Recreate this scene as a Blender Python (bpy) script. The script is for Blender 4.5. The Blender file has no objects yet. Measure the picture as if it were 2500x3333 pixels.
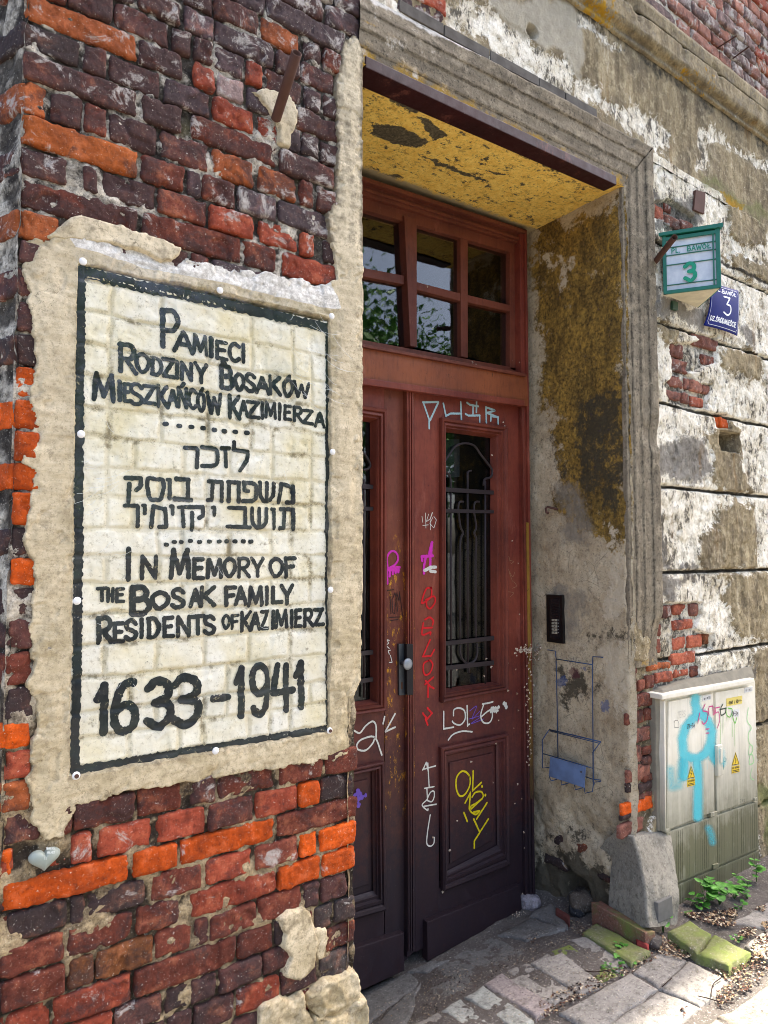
import bpy, bmesh, math, random
import numpy as np
from mathutils import Vector, Matrix
random.seed(11); R_ = random.Random(7)
# ------------------------------------------------------------------ camera, world, sun, exposure
F = 2297.0; PITCH = math.atan(128.5/2297); AZ = math.radians(53.35)
cp, sp = math.cos(PITCH), math.sin(PITCH)
fx, fy = math.cos(AZ), math.sin(AZ)
FW = np.array((fx*cp, fy*cp, sp)); RT = np.array((fy, -fx, 0.0)); UP = np.array((-fx*sp, -fy*sp, cp))
sc = bpy.context.scene
COL = sc.collection
cam = bpy.data.cameras.new('camera'); co = bpy.data.objects.new('camera', cam); COL.objects.link(co)
cam.sensor_fit = 'VERTICAL'; cam.sensor_height = 36.0; cam.lens = F/3333*36
cam.clip_start = 0.02; cam.clip_end = 2000
co.matrix_world = Matrix(((RT[0], UP[0], -FW[0], 0), (RT[1], UP[1], -FW[1], 0), (RT[2], UP[2], -FW[2], 0), (0, 0, 0, 1)))
sc.camera = co
sc.cycles.filter_width = 0.95; sc.cycles.use_denoising = True; sc.cycles.denoising_prefilter = 'ACCURATE'; sc.cycles.denoising_input_passes = 'RGB_ALBEDO_NORMAL'
SUN_EL, SUN_AZ = math.radians(57), math.radians(3.2)     # azimuth measured from the line of the wall
sdir = Vector((math.cos(SUN_EL)*math.cos(SUN_AZ), math.cos(SUN_EL)*math.sin(SUN_AZ), math.sin(SUN_EL)))
w = bpy.data.worlds.new('World'); sc.world = w; w.use_nodes = True
nt = w.node_tree; sky = nt.nodes.new('ShaderNodeTexSky'); sky.sky_type = 'NISHITA'; sky.sun_disc = False
sky.sun_elevation = SUN_EL; sky.sun_rotation = math.pi/2 - SUN_AZ; sky.air_density = .75; sky.dust_density = 5.0; sky.ozone_density = 1.0
nt.links.new(sky.outputs[0], nt.nodes['Background'].inputs[0]); nt.nodes['Background'].inputs[1].default_value = 0.15
sl = bpy.data.lights.new('sun', 'SUN'); sl.energy = 4.6; sl.angle = math.radians(0.6); sl.color = (1.0, 0.93, 0.82)
so = bpy.data.objects.new('sun', sl); COL.objects.link(so); so.rotation_euler = sdir.to_track_quat('Z', 'Y').to_euler()
sc.view_settings.view_transform = 'Standard'; sc.view_settings.look = 'None'; sc.view_settings.gamma = 1
sc.view_settings.use_curve_mapping = False; sc.view_settings.exposure = 2.2

# ------------------------------------------------------------------ pixel -> place
def ray(px, py):
    return FW + (px-1250)/F*RT + (1666.5-py)/F*UP
def atY(px, py, Y=1.8):
    r = ray(px, py); return r*(Y/r[1])
def atX(px, py, X):
    r = ray(px, py); return r*(X/r[0])
def atZ(px, py, Z):
    r = ray(px, py); return r*(Z/r[2])

# ------------------------------------------------------------------ noise
def _h(i, j, k, s):
    n = (i.astype(np.int64)*374761393 + j.astype(np.int64)*668265263 + k.astype(np.int64)*2147483647 + s*144665) & 0xffffffff
    n = ((n ^ (n >> 13))*1274126177) & 0xffffffff
    n = ((n ^ (n >> 16))*2246822519) & 0xffffffff
    return ((n ^ (n >> 15)) & 0xffffff)/float(0xffffff)
def vn(x, y, z=0.0, f=1.0, s=0):
    x = np.asarray(x, float)*f; y = np.asarray(y, float)*f; z = np.broadcast_to(np.asarray(z, float)*f, x.shape)
    y = np.broadcast_to(y, x.shape)
    xi, yi, zi = np.floor(x), np.floor(y), np.floor(z)
    u, v, t = x-xi, y-yi, z-zi
    u, v, t = u*u*(3-2*u), v*v*(3-2*v), t*t*(3-2*t)
    r = 0
    for a in (0, 1):
        for b in (0, 1):
            for c in (0, 1):
                r = r + _h(xi+a, yi+b, zi+c, s)*(u if a else 1-u)*(v if b else 1-v)*(t if c else 1-t)
    return r*2-1
def fbm(x, y, z=0.0, f=1.0, o=3, s=0):
    r = 0; a = 1.0; q = 0
    for i in range(o):
        r = r + a*vn(x, y, z, f, s+i*17); q += a; a *= .5; f *= 2.03
    return r/q
def sstep(a, b, x):
    t = np.clip((x-a)/(b-a), 0, 1); return t*t*(3-2*t)
def sdpoly(x, y, P):
    """signed distance to a polygon, negative inside"""
    P = np.asarray(P, float); d = np.full(x.shape, 1e9); ins = np.zeros(x.shape, bool)
    n = len(P)
    for i in range(n):
        a = P[i]; b = P[(i+1) % n]; ex, ey = b-a
        wx, wy = x-a[0], y-a[1]
        t = np.clip((wx*ex+wy*ey)/(ex*ex+ey*ey+1e-12), 0, 1)
        d = np.minimum(d, (wx-ex*t)**2+(wy-ey*t)**2)
        c = (a[1] > y) != (b[1] > y)
        xx = a[0]+(y-a[1])/(ey if abs(ey) > 1e-12 else 1e-12)*ex
        ins ^= c & (x < xx)
    d = np.sqrt(d)
    return np.where(ins, -d, d)

# ------------------------------------------------------------------ objects
def link(o, parent=None):
    COL.objects.link(o)
    if parent: o.parent = parent
    return o
def worldloc(o):
    v = Vector(o.location); p = o.parent
    while p: v += p.location; p = p.parent
    return v
def mesh_obj(name, V, Fc, mat, parent=None, smooth=True, attrs=None, uvn=None, origin=None, mi=None):
    V = np.asarray(V, float).reshape(-1, 3)
    c = np.array(origin) if origin is not None else (V.min(0)+V.max(0))/2
    me = bpy.data.meshes.new(name)
    me.from_pydata((V-c).tolist(), [], Fc)
    if attrs:
        for k, a in attrs.items():
            at = me.attributes.new(k, 'FLOAT', 'POINT'); at.data.foreach_set('value', np.asarray(a, np.float32).ravel())
    for m in (mat if isinstance(mat, (list, tuple)) else [mat]): me.materials.append(m)
    if mi is not None: me.polygons.foreach_set('material_index', mi)
    me.polygons.foreach_set('use_smooth', [smooth]*len(me.polygons))
    me.update()
    o = bpy.data.objects.new(name, me); link(o, parent)
    pw = worldloc(parent) if parent else Vector((0, 0, 0))
    o.location = Vector(c)-pw
    return o
def thing(name, label, cat, loc, group=None):
    o = bpy.data.objects.new(name, None); o.empty_display_size = .1; link(o); o.location = loc
    o['label'] = label; o['category'] = cat
    if group: o['group'] = group
    return o
def tag(o, label=None, cat=None, group=None, kind=None):
    for k, v in (('label', label), ('category', cat), ('group', group), ('kind', kind)):
        if v: o[k] = v
    return o
def gridF(nu, nv, flip=False, off=0):
    F_ = []
    for j in range(nv-1):
        for i in range(nu-1):
            a = off+j*nu+i
            F_.append((a, a+nu, a+nu+1, a+1) if flip else (a, a+1, a+nu+1, a+nu))
    return F_
def npgridF(nu, nv, keep=None, flip=False):
    i, j = np.meshgrid(np.arange(nu-1), np.arange(nv-1)); a = (j*nu+i).ravel()
    q = np.stack([a, a+1, a+nu+1, a+nu] if not flip else [a, a+nu, a+nu+1, a+1], 1)
    if keep is not None:
        q = q[keep[q].any(1)]
    return q.tolist()
def box_m(bev=.0015, corners=None):
    """hexahedron from 8 corners: 4 front (TL,TR,BR,BL) and 4 back, with a small bevel"""
    bm = bmesh.new(); vs = [bm.verts.new(c) for c in corners]
    for f in ((0, 3, 2, 1), (4, 5, 6, 7), (0, 1, 5, 4), (1, 2, 6, 5), (2, 3, 7, 6), (3, 0, 4, 7)): bm.faces.new([vs[i] for i in f])
    bmesh.ops.recalc_face_normals(bm, faces=bm.faces)
    if bev: bmesh.ops.bevel(bm, geom=list(bm.edges), offset=bev, segments=2, profile=.6, affect='EDGES', clamp_overlap=True)
    return bm
def bm_obj(name, bm, mat, parent=None, smooth=False):
    bm.verts.ensure_lookup_table(); V = [tuple(v.co) for v in bm.verts]; bm.verts.index_update()
    Fc = [[v.index for v in f.verts] for f in bm.faces]; bm.free()
    return mesh_obj(name, V, Fc, mat, parent, smooth)
def qbox(name, px, Y0, Y1, mat, parent, bev=.0015):
    """board whose face is a px quad (TL,TR,BR,BL) on the plane y=Y0, reaching back to y=Y1"""
    f = [atY(x, y, Y0) for x, y in px]; b = [np.array((p[0], Y1, p[2])) for p in f]
    return bm_obj(name, box_m(bev, f+b), mat, parent)
def wbox(name, x0, x1, y0, y1, z0, z1, mat, parent=None, bev=.002):
    f = [(x0, y0, z1), (x1, y0, z1), (x1, y0, z0), (x0, y0, z0)]; b = [(p[0], y1, p[2]) for p in f]
    return bm_obj(name, box_m(bev, f+b), mat, parent)
def picture_frame(name, outer, inner, prof, Y, mat, parent):
    """mitred moulding: prof = [(t, out)] from the outer edge (t=0) to the inner edge (t=1)"""
    O = [atY(x, y, Y) for x, y in outer]; I = [atY(x, y, Y) for x, y in inner]
    V = []; n = len(prof)
    for t, h in prof:
        for a, b in zip(O, I): p = a*(1-t)+b*t; V.append((p[0], Y-h, p[2]))
    Fc = [(k*4+i, k*4+(i+1) % 4, (k+1)*4+(i+1) % 4, (k+1)*4+i) for k in range(n-1) for i in range(4)]
    return mesh_obj(name, V, Fc, mat, parent, False)
def tube(pts, r, seg=8, cap=True, bm=None, hollow=False):
    own = bm is None
    if own: bm = bmesh.new()
    pts = [Vector(p) for p in pts]; rings = []; n = len(pts)
    rr = r if isinstance(r, (list, tuple)) else [r]*n
    up = None
    for i, p in enumerate(pts):
        t = (pts[min(i+1, n-1)]-pts[max(i-1, 0)]).normalized()
        if up is None:
            up = Vector((0, 0, 1)) if abs(t.z) < .9 else Vector((1, 0, 0))
        a = t.cross(up).normalized(); b = a.cross(t).normalized(); up = b
        rings.append([bm.verts.new(p+(a*math.cos(k*2*math.pi/seg)+b*math.sin(k*2*math.pi/seg))*rr[i]) for k in range(seg)])
    for A, B in zip(rings, rings[1:]):
        for k in range(seg): bm.faces.new((A[k], A[(k+1) % seg], B[(k+1) % seg], B[k]))
    if cap: bm.faces.new(rings[0][::-1]); bm.faces.new(rings[-1])
    return bm

# ------------------------------------------------------------------ materials
def hx(h):
    c = [int(h[i:i+2], 16)/255 for i in (1, 3, 5)]
    return tuple(((v+.055)/1.055)**2.4 if v > .04045 else v/12.92 for v in c)+(1,)
class NT:
    def __init__(s, name, rough=.85, spec=.3, metal=0):
        s.m = bpy.data.materials.new(name); s.m.use_nodes = True; s.t = s.m.node_tree; s.N = s.t.nodes; s.L = s.t.links
        s.b = s.N['Principled BSDF']; s.b.inputs['Roughness'].default_value = rough; s.b.inputs['Specular IOR Level'].default_value = spec
        s.b.inputs['Metallic'].default_value = metal
        s.pos = s.N.new('ShaderNodeNewGeometry').outputs['Position']
    def set(s, i, v):
        if isinstance(v, bpy.types.NodeSocket): s.L.new(v, i)
        else: i.default_value = v
    def noise(s, scale, det=4, rough=.6, vec=None, dist=0.0, st=None):
        v = vec or s.pos
        if st:
            mp = s.N.new('ShaderNodeMapping'); mp.inputs['Scale'].default_value = st; s.L.new(v, mp.inputs[0]); v = mp.outputs[0]
        n = s.N.new('ShaderNodeTexNoise'); n.inputs['Scale'].default_value = scale; n.inputs['Detail'].default_value = det
        n.inputs['Roughness'].default_value = rough; n.inputs['Distortion'].default_value = dist; s.L.new(v, n.inputs['Vector']); return n.outputs['Fac']
    def vor(s, scale, feat='F1', vec=None, rnd=1):
        n = s.N.new('ShaderNodeTexVoronoi'); n.feature = feat; n.inputs['Scale'].default_value = scale; n.inputs['Randomness'].default_value = rnd
        s.L.new(vec or s.pos, n.inputs['Vector']); return n.outputs[0]
    def mr(s, v, a, b, c=0, d=1):
        n = s.N.new('ShaderNodeMapRange'); s.set(n.inputs[0], v)
        for i, q in zip((1, 2, 3, 4), (a, b, c, d)): n.inputs[i].default_value = q
        return n.outputs[0]
    def ma(s, op, a, b=0.0):
        n = s.N.new('ShaderNodeMath'); n.operation = op; s.set(n.inputs[0], a); s.set(n.inputs[1], b); return n.outputs[0]
    def mix(s, f, a, b, bl='MIX'):
        n = s.N.new('ShaderNodeMix'); n.data_type = 'RGBA'; n.blend_type = bl; s.set(n.inputs[0], f)
        for i, q in ((6, a), (7, b)): s.set(n.inputs[i], hx(q) if isinstance(q, str) else q)
        return n.outputs[2]
    def attr(s, name):
        n = s.N.new('ShaderNodeAttribute'); n.attribute_name = name; return n.outputs['Fac']
    def z(s, a, b):
        n = s.N.new('ShaderNodeSeparateXYZ'); s.L.new(s.pos, n.inputs[0]); return s.mr(n.outputs[2], a, b)
    def xyz(s, i):
        n = s.N.new('ShaderNodeSeparateXYZ'); s.L.new(s.pos, n.inputs[0]); return n.outputs[i]
    def bump(s, hts):
        prev = None
        for h, st, d in hts:
            n = s.N.new('ShaderNodeBump'); n.inputs['Strength'].default_value = st; n.inputs['Distance'].default_value = d
            s.L.new(h, n.inputs['Height'])
            if prev: s.L.new(prev, n.inputs['Normal'])
            prev = n.outputs[0]
        s.L.new(prev, s.b.inputs['Normal'])
    def col(s, c): s.set(s.b.inputs['Base Color'], hx(c) if isinstance(c, str) else c); return s.m
    def edge(s, mask, nz, wid=.06, amp=.8):
        """sharp ragged threshold of a soft mask by a noise"""
        v = s.ma('ADD', mask, s.ma('MULTIPLY', s.ma('SUBTRACT', nz, .5), amp)); return s.mr(v, .5-wid, .5+wid)
def plain(name, c, rough=.6, spec=.4, metal=0, nz=None, amt=.25):
    t = NT(name, rough, spec, metal)
    n = t.noise(nz or 30, 5); d = t.mix(t.mr(n, .35, .75, 0, amt), c, '#241f1b')
    f = t.noise((nz or 30)*7, 3); t.bump([(f, .15, .002)])
    return t.col(d)
def m_brick():
    t = NT('brick', .9, .2); oi = t.N.new('ShaderNodeObjectInfo'); c = oi.outputs['Color']; rnd = oi.outputs['Random']
    n1 = t.noise(22, 6, .65); n2 = t.noise(9, 5, .6); n3 = t.noise(70, 5, .7)
    c = t.mix(t.mr(t.noise(6, 7, .75, dist=.5), .44, .62, 0, .55), c, t.mix(.5, c, '#6e3320')); c = t.mix(t.mr(n3, .55, .68, 0, .45), c, '#3a2018'); c1 = t.mix(t.mr(n1, .3, .55), t.mix(.5, c, '#2a1c1a'), c)
    c1 = t.mix(t.mr(n1, .52, .72, 0, .55), c1, t.mix(.6, c, '#d98a62'))
    soot = t.edge(t.mr(oi.outputs['Alpha'], 0, 1), t.noise(13, 9, .72, dist=.4), .12, 2.3)
    c2 = t.mix(t.ma('MULTIPLY', soot, .72), c1, t.mix(n3, '#231c1c', '#4a3d3c'))
    # lime bloom and salts, more of it on the upper courses
    hz = t.mr(t.xyz(2), .3, 1.7, 0, .075)
    sp_ = t.noise(11, 9, .75, dist=.6)
    e = t.mr(t.ma('ADD', sp_, hz), .60, .66, 0, .8)
    c3 = t.mix(e, c2, t.mix(n3, '#8f8781', '#d6cfc4'))
    c3 = t.mix(t.mr(t.noise(95, 6, .85), .53, .60, 0, .6), c3, t.mix(.5, c, '#140e0c')); c3 = t.mix(t.mr(t.noise(130, 5, .85), .60, .66, 0, .5), c3, t.mix(.5, c, '#e0c8ae')); pit = t.mr(t.vor(120), .0, .30); pc = t.mix(t.mr(pit, 0, 1, .75, 0), c3, '#120d0c')
    fl = t.mr(t.noise(170, 3, .7), .66, .70, 0, .75); c4 = t.mix(fl, t.mix(.35, c3, pc), '#e6ddd0')
    t.bump([(t.noise(420, 3, .8), .6, .0012), (t.noise(120, 7, .8), .8, .003), (pit, .4, .002), (n1, .6, .006)])
    return t.col(c4)
def m_mortar():
    t = NT('mortar', .95, .15); n1 = t.noise(14, 7, .7); n2 = t.noise(60, 6, .7)
    up = t.mix(t.mr(n1, .38, .52), '#38332f', t.mix(t.mr(n2, .3, .65), '#857b6c', '#e6dcc8'))
    lo = t.mix(t.mr(n1, .34, .54), '#463a2f', t.mix(t.mr(n2, .3, .65), '#857258', '#cbb48c'))
    c = t.mix(t.z(-.6, -.1), lo, up); c = t.mix(t.ma('MULTIPLY', t.edge(t.attr('deep'), n2, .15, .7), .88), c, t.mix(n2, '#1a1614', '#3a322c'))  # deep joints coloured near black: joint shadow and dirt put into the mortar
    c = t.mix(t.mr(t.noise(5, 4), .6, .7, 0, .35), c, '#8d8458')
    c = t.mix(t.mr(t.noise(110, 6, .85), .53, .59, 0, .6), c, '#2a241e'); c = t.mix(t.mr(t.noise(140, 5, .85), .60, .65, 0, .6), c, '#efe6d2')
    t.bump([(n2, 1, .008), (t.noise(200, 5, .8), .8, .003)]); return t.col(c)
def m_plaster():
    t = NT('beige_plaster', .9, .2); n1 = t.noise(6, 8, .7); n2 = t.noise(40, 6, .65); tr = t.noise(16, 6, .6, st=(1, 1, 5), dist=.4)
    c = t.mix(t.mr(n1, .36, .62), '#a8966f', '#dccba8'); c = t.mix(t.mr(t.noise(13, 9, .78, st=(1, 1, 1.6)), .54, .60, 0, .5), c, '#dccbaa'); c = t.mix(t.mr(t.noise(21, 10, .8), .58, .62, 0, .65), c, '#7b6a4f')
    c = t.mix(t.mr(n2, .48, .72, 0, .6), c, '#8a7654'); c = t.mix(t.mr(t.noise(95, 6, .8), .52, .66, 0, .45), c, '#5e4f39')
    c = t.mix(t.z(-1.2, 1.3), c, t.mix(.45, c, '#cfc5ae'))
    wv = t.N.new('ShaderNodeVectorMath'); wv.operation = 'ADD'; nv_ = t.N.new('ShaderNodeTexNoise'); nv_.inputs['Scale'].default_value = 30; nv_.inputs['Detail'].default_value = 4; sc_ = t.N.new('ShaderNodeVectorMath'); sc_.operation = 'SCALE'; sc_.inputs['Scale'].default_value = .12
    t.L.new(t.pos, nv_.inputs['Vector']); t.L.new(nv_.outputs['Color'], sc_.inputs[0]); t.L.new(sc_.outputs[0], wv.inputs[0]); t.L.new(t.pos, wv.inputs[1]); cr = t.mr(t.vor(7, 'DISTANCE_TO_EDGE', vec=wv.outputs[0]), 0, .012, 1, 0); nn = t.mr(t.noise(6), .56, .66)
    c = t.mix(t.ma('MULTIPLY', t.ma('MULTIPLY', cr, nn), .7), c, '#3c3226')
    c = t.mix(t.mr(t.noise(120, 6, .85), .54, .60, 0, .42), c, '#6a5a40'); c = t.mix(t.mr(t.noise(150, 5, .85), .60, .66, 0, .4), c, '#efe3c8'); sp_ = t.mr(t.noise(110, 4, .8), .67, .71, 0, .8); c = t.mix(sp_, c, '#2e271f')
    w_ = t.edge(t.attr('white'), n1, .04, .5); c = t.mix(w_, c, t.mix(t.mr(t.noise(70, 8, .85), .42, .6), '#b3ada2', '#eeeae0'))
    d_ = t.edge(t.attr('dirt'), n2, .2, 1.2); c = t.mix(t.ma('MULTIPLY', d_, .8), c, t.mix(n2, '#3a322a', '#6e6350'))
    t.bump([(tr, .3, .006), (t.noise(55, 9, .8), .35, .005), (t.noise(320, 4, .8), .6, .002), (t.ma('MULTIPLY', cr, nn), -.6, .003)]); return t.col(c)
def m_paintbrick():
    t = NT('cream_paint_on_brick', .75, .3); n1 = t.noise(7, 7, .65); n2 = t.noise(48, 7, .7)
    c = t.mix(t.mr(n1, .35, .65), '#dfd3ab', '#f2eedc')
    c = t.mix(t.mr(t.noise(3, 5, .6), .45, .6, 0, .6), c, '#e9e6da'); c = t.mix(t.ma('MULTIPLY', t.edge(t.attr('joint'), t.noise(11, 8, .75), .25, 3.2), .32), c, t.mix(n1, '#a08a50', '#cdbd88')); c = t.mix(t.ma('MULTIPLY', t.attr('joint'), t.mr(t.noise(9, 9, .82), .53, .60, 0, .8)), c, '#6a5c3c'); c = t.mix(t.mr(t.noise(95, 7, .85), .55, .61, 0, .45), c, '#8a7a52')
    c = t.mix(t.mr(t.noise(20, 8, .75), .60, .68, 0, .7), c, t.mix(n2, '#5a503a', '#8a7d58'))
    c = t.mix(t.mr(t.noise(120, 4, .7), .66, .71, 0, .7), c, '#2b271f')
    c = t.mix(t.mr(t.noise(4, 3), .6, .75, 0, .35), c, '#aab7b4')
    t.bump([(n2, .6, .004), (t.noise(280, 3), .4, .0012)]); return t.col(c)
def m_blackpaint(name='black_paint', col='#10171b', wear=.66):
    t = NT(name, .55, .35); n2 = t.noise(90, 7, .75)
    c = t.mix(t.mr(t.noise(10, 3), .4, .7), col, '#1b2a26' if name == 'black_paint' else col)
    c = t.mix(t.mr(n2, wear, wear+.05), c, '#8f8768'); t.bump([(n2, .3, .002)]); return t.col(c)
def m_stucco():
    t = NT('weathered_render', .93, .15); n1 = t.noise(5, 8, .7); n2 = t.noise(26, 8, .72); n3 = t.noise(90, 6, .75); st = t.noise(13, 9, .72, st=(1, 1, .16))
    tan = t.mix(t.mr(st, .36, .62), '#665a45', '#ab9a78'); tan = t.mix(t.mr(t.noise(3.5, 7, .7), .5, .62, 0, .55), tan, '#5d5346'); tan = t.mix(t.mr(st, .60, .66, 0, .5), tan, '#cfc6b0'); tan = t.mix(t.mr(n2, .5, .66, 0, .6), tan, '#cbbd9a'); tan = t.mix(t.mr(t.noise(75, 8, .85), .54, .60, 0, .6), tan, '#4a4234'); tan = t.mix(t.mr(n3, .55, .75, 0, .6), tan, '#3a342a')
    lime = t.mix(t.mr(n2, .28, .55), '#d0c4a6', '#f8f2e2'); lime = t.mix(t.mr(n1, .45, .68, 0, .65), lime, '#a8946a'); lime = t.mix(t.mr(t.noise(16, 8, .75), .52, .6, 0, .6), lime, '#8f8266')
    sp_ = t.mr(t.ma('ADD', t.noise(34, 10, .82, st=(1, 1, .5)), t.mr(n1, .38, .62, -.07, .06)), .54, .575, 0, .92); lime = t.mix(sp_, lime, t.mix(n3, '#26231f', '#5e574c'))
    c = t.mix(t.edge(t.attr('lime'), t.noise(15, 11, .82, dist=.4), .04, 3.6), tan, lime)
    grey = t.mix(n2, '#3f3c38', '#8a837a'); c = t.mix(t.ma('MULTIPLY', t.edge(t.attr('grey'), t.noise(24, 11, .85), .16, 3.6), .85), c, grey)
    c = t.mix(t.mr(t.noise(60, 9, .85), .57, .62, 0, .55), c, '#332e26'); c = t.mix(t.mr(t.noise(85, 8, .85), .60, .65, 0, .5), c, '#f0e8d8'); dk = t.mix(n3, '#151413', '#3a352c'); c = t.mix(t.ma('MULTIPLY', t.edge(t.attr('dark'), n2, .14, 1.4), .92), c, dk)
    yl = t.mix(n2, '#6f5316', '#cfa032'); c = t.mix(t.edge(t.attr('yellow'), t.noise(30, 8, .75), .05, 1.7), c, yl)
    gr = t.mix(n2, '#4f5530', '#80844c'); c = t.mix(t.ma('MULTIPLY', t.edge(t.attr('moss'), n2, .25, 1.2), .8), c, gr)
    bl = t.mix(n2, '#8f8878', '#c4bca8'); c = t.mix(t.ma('MULTIPLY', t.edge(t.attr('pale'), n1, .12, 1.0), .85), c, bl)
    rs = t.mr(t.noise(7, 5, .6, st=(1.4, 1.4, .2)), .62, .72, 0, .45); c = t.mix(rs, c, '#86612a')
    t.bump([(n2, .9, .010), (n3, .8, .004), (t.noise(320, 4, .8), .6, .002)]); return t.col(c)
def m_soffit():
    t = NT('yellow_flaking_paint', .85, .25); n1 = t.noise(5, 5, .6); n2 = t.noise(24, 9, .78, dist=.3); n3 = t.noise(90, 6)
    y = t.mix(t.mr(n2, .35, .65), '#e4b650', '#fbdc78'); y = t.mix(t.mr(n3, .5, .75, 0, .5), y, '#8a6a22')
    g = t.mix(t.mr(t.noise(70, 8, .85), .45, .6), '#453f33', '#6f6650'); h = t.ma('MAXIMUM', t.mr(t.noise(26, 10, .82, st=(.6, 1, 1)), .565, .575), t.mr(t.noise(60, 8, .85), .585, .60, 0, .7)); y = t.mix(t.mr(t.noise(15, 9, .8), .55, .6, 0, .6), y, '#a8823a')
    holes = t.ma('MAXIMUM', h, t.edge(t.attr('bare'), t.noise(30, 10, .82), .03, 2.2))
    c = t.mix(holes, y, g); c = t.mix(t.edge(t.attr('pale'), n2, .1, .8), c, t.mix(n2, '#8a7a5a', '#b8a888'))
    t.bump([(holes, -.6, .004), (n3, .4, .002)]); return t.col(c)
def m_reveal():
    t = NT('reveal_render', .9, .2); n1 = t.noise(7, 8, .7); n2 = t.noise(30, 9, .78); n3 = t.noise(110, 5, .7)
    pale = t.mix(t.mr(n1, .3, .7), '#a99679', '#dccdae'); pale = t.mix(t.mr(n3, .55, .75, 0, .5), pale, '#5c5348')
    oc = t.mix(t.mr(t.noise(60, 9, .8), .38, .6), '#4f4024', '#be9848'); oc = t.mix(t.mr(t.noise(13, 9, .78, st=(1, 1, .45)), .42, .58, 0, .62), oc, '#352c1f')
    pale = t.mix(t.mr(t.noise(70, 9, .85), .54, .60, 0, .6), pale, '#544a3b'); pale = t.mix(t.mr(t.noise(24, 10, .82), .54, .60, 0, .5), pale, '#6c6152'); pale = t.mix(t.mr(t.noise(90, 7, .85), .60, .65, 0, .5), pale, '#dccfb6')
    c = t.mix(t.edge(t.attr('ochre'), t.noise(9, 11, .84), .12, 3.8), pale, oc); c = t.mix(t.mr(t.noise(18, 10, .85), .60, .64, 0, .5), c, '#8d8069')
    dk = t.mix(n3, '#221f1c', '#57503f'); c = t.mix(t.ma('MULTIPLY', t.edge(t.attr('dark'), t.noise(16, 10, .82), .12, 3.4), .9), c, dk)
    wh = t.mix(n3, '#b5a68c', '#e0d2b6'); c = t.mix(t.edge(t.attr('white'), t.noise(16, 10, .82), .08, 2.8), c, wh)
    gy = t.mix(n2, '#746d62', '#9d9484'); c = t.mix(t.ma('MULTIPLY', t.edge(t.attr('cement'), t.noise(14, 9, .75), .2, 2.0), .8), c, gy)
    c = t.mix(t.ma('MULTIPLY', t.edge(t.attr('blue'), t.noise(40, 9, .85), .1, 3.6), .6), c, '#2c4f88'); c = t.mix(t.ma('MULTIPLY', t.edge(t.attr('wine'), t.noise(40, 9, .85), .1, 3.6), .6), c, '#5c2436')
    cr = t.mr(t.vor(4.5, 'DISTANCE_TO_EDGE'), 0, .01, 1, 0); c = t.mix(t.ma('MULTIPLY', cr, t.mr(n1, .5, .6, 0, .6)), c, '#221c14')
    t.bump([(n2, 1, .010), (n3, .8, .003), (t.noise(320, 3), .5, .0015)]); return t.col(c)
def m_arch():
    t = NT('weathered_moulding', .9, .2); n2 = t.noise(14, 8, .75); n3 = t.noise(90, 6, .7)
    sx = t.noise(30, 7, .7, st=(1, 1, .08)); sh = t.noise(30, 7, .7, st=(.08, 1, 1)); s_ = t.mix(t.attr('vert'), sh, sx)
    c = t.mix(t.mr(s_, .38, .6), '#6f6555', '#8d816d'); c = t.mix(t.mr(n2, .5, .62, 0, .6), c, '#b3a58c'); c = t.mix(t.mr(t.noise(30, 10, .82), .54, .62, 0, .6), c, '#3d362c'); c = t.mix(t.mr(t.noise(80, 8, .85), .53, .60, 0, .75), c, '#2b2720'); c = t.mix(t.mr(t.noise(95, 7, .85), .60, .65, 0, .6), c, '#d2c6ae')
    c = t.mix(t.edge(t.attr('yellow'), n2, .08, 1.1), c, t.mix(n3, '#77591a', '#c39a35'))
    c = t.mix(t.edge(t.attr('white'), n2, .08, 1.2), c, t.mix(n3, '#b5b0a6', '#e4dfd6'))
    c = t.mix(t.ma('MULTIPLY', t.edge(t.attr('dark'), t.noise(24, 9, .8), .14, 1.8), .85), c, t.mix(n3, '#211e1a', '#4d463a'))
    t.bump([(s_, .25, .002), (n3, .8, .003), (t.noise(26, 9, .8), .7, .006)]); return t.col(c)
def m_door(name, c1, c2, grime=True, yel=.67):
    t = NT(name, .55, .32); n1 = t.noise(4, 5, .6); n2 = t.noise(60, 8, .75, st=(1, 1, .18)); n3 = t.noise(30, 8, .75)
    c = t.mix(t.mr(n1, .35, .65), c1, c2); c = t.mix(t.mr(n2, .5, .72, 0, .5), c, '#351814'); c = t.mix(t.mr(t.noise(12, 10, .8, st=(1, 1, .3)), .56, .66, 0, .3), c, '#a8695a'); c = t.mix(t.mr(t.noise(48, 9, .85, st=(1, 1, .5)), .615, .63, 0, .75), c, '#2a1814')
    if grime:  # paint darkens towards the foot: grime plus doorway shade put into the colour
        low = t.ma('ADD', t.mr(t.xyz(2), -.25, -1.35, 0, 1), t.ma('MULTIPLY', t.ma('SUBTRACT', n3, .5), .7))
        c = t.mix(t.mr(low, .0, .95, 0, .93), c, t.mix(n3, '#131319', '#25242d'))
    y = t.mr(t.noise(34, 9, .8, st=(1, 1, .4)), yel, yel+.03)
    if 'scraped' in name: y = t.ma('MULTIPLY', y, t.ma('MULTIPLY', t.mr(t.ma('ADD', t.xyz(2), t.mr(n3, .3, .7, -.15, .15)), .08, -.1), t.mr(t.ma('ADD', t.xyz(2), t.mr(n3, .3, .7, -.2, .2)), -1.1, -.8))); c = t.mix(y, c, t.mix(n3, '#a86a12', '#d9a02a'))
    sp_ = t.mr(t.noise(190, 3), .73, .77, 0, .65); c = t.mix(sp_, c, '#c8bfb4')
    t.bump([(n2, .35, .0015), (t.noise(250, 3), .2, .0006)])
    t.L.new(t.mr(n3, .3, .7, .4, .7), t.b.inputs['Roughness']); return t.col(c)
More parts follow.
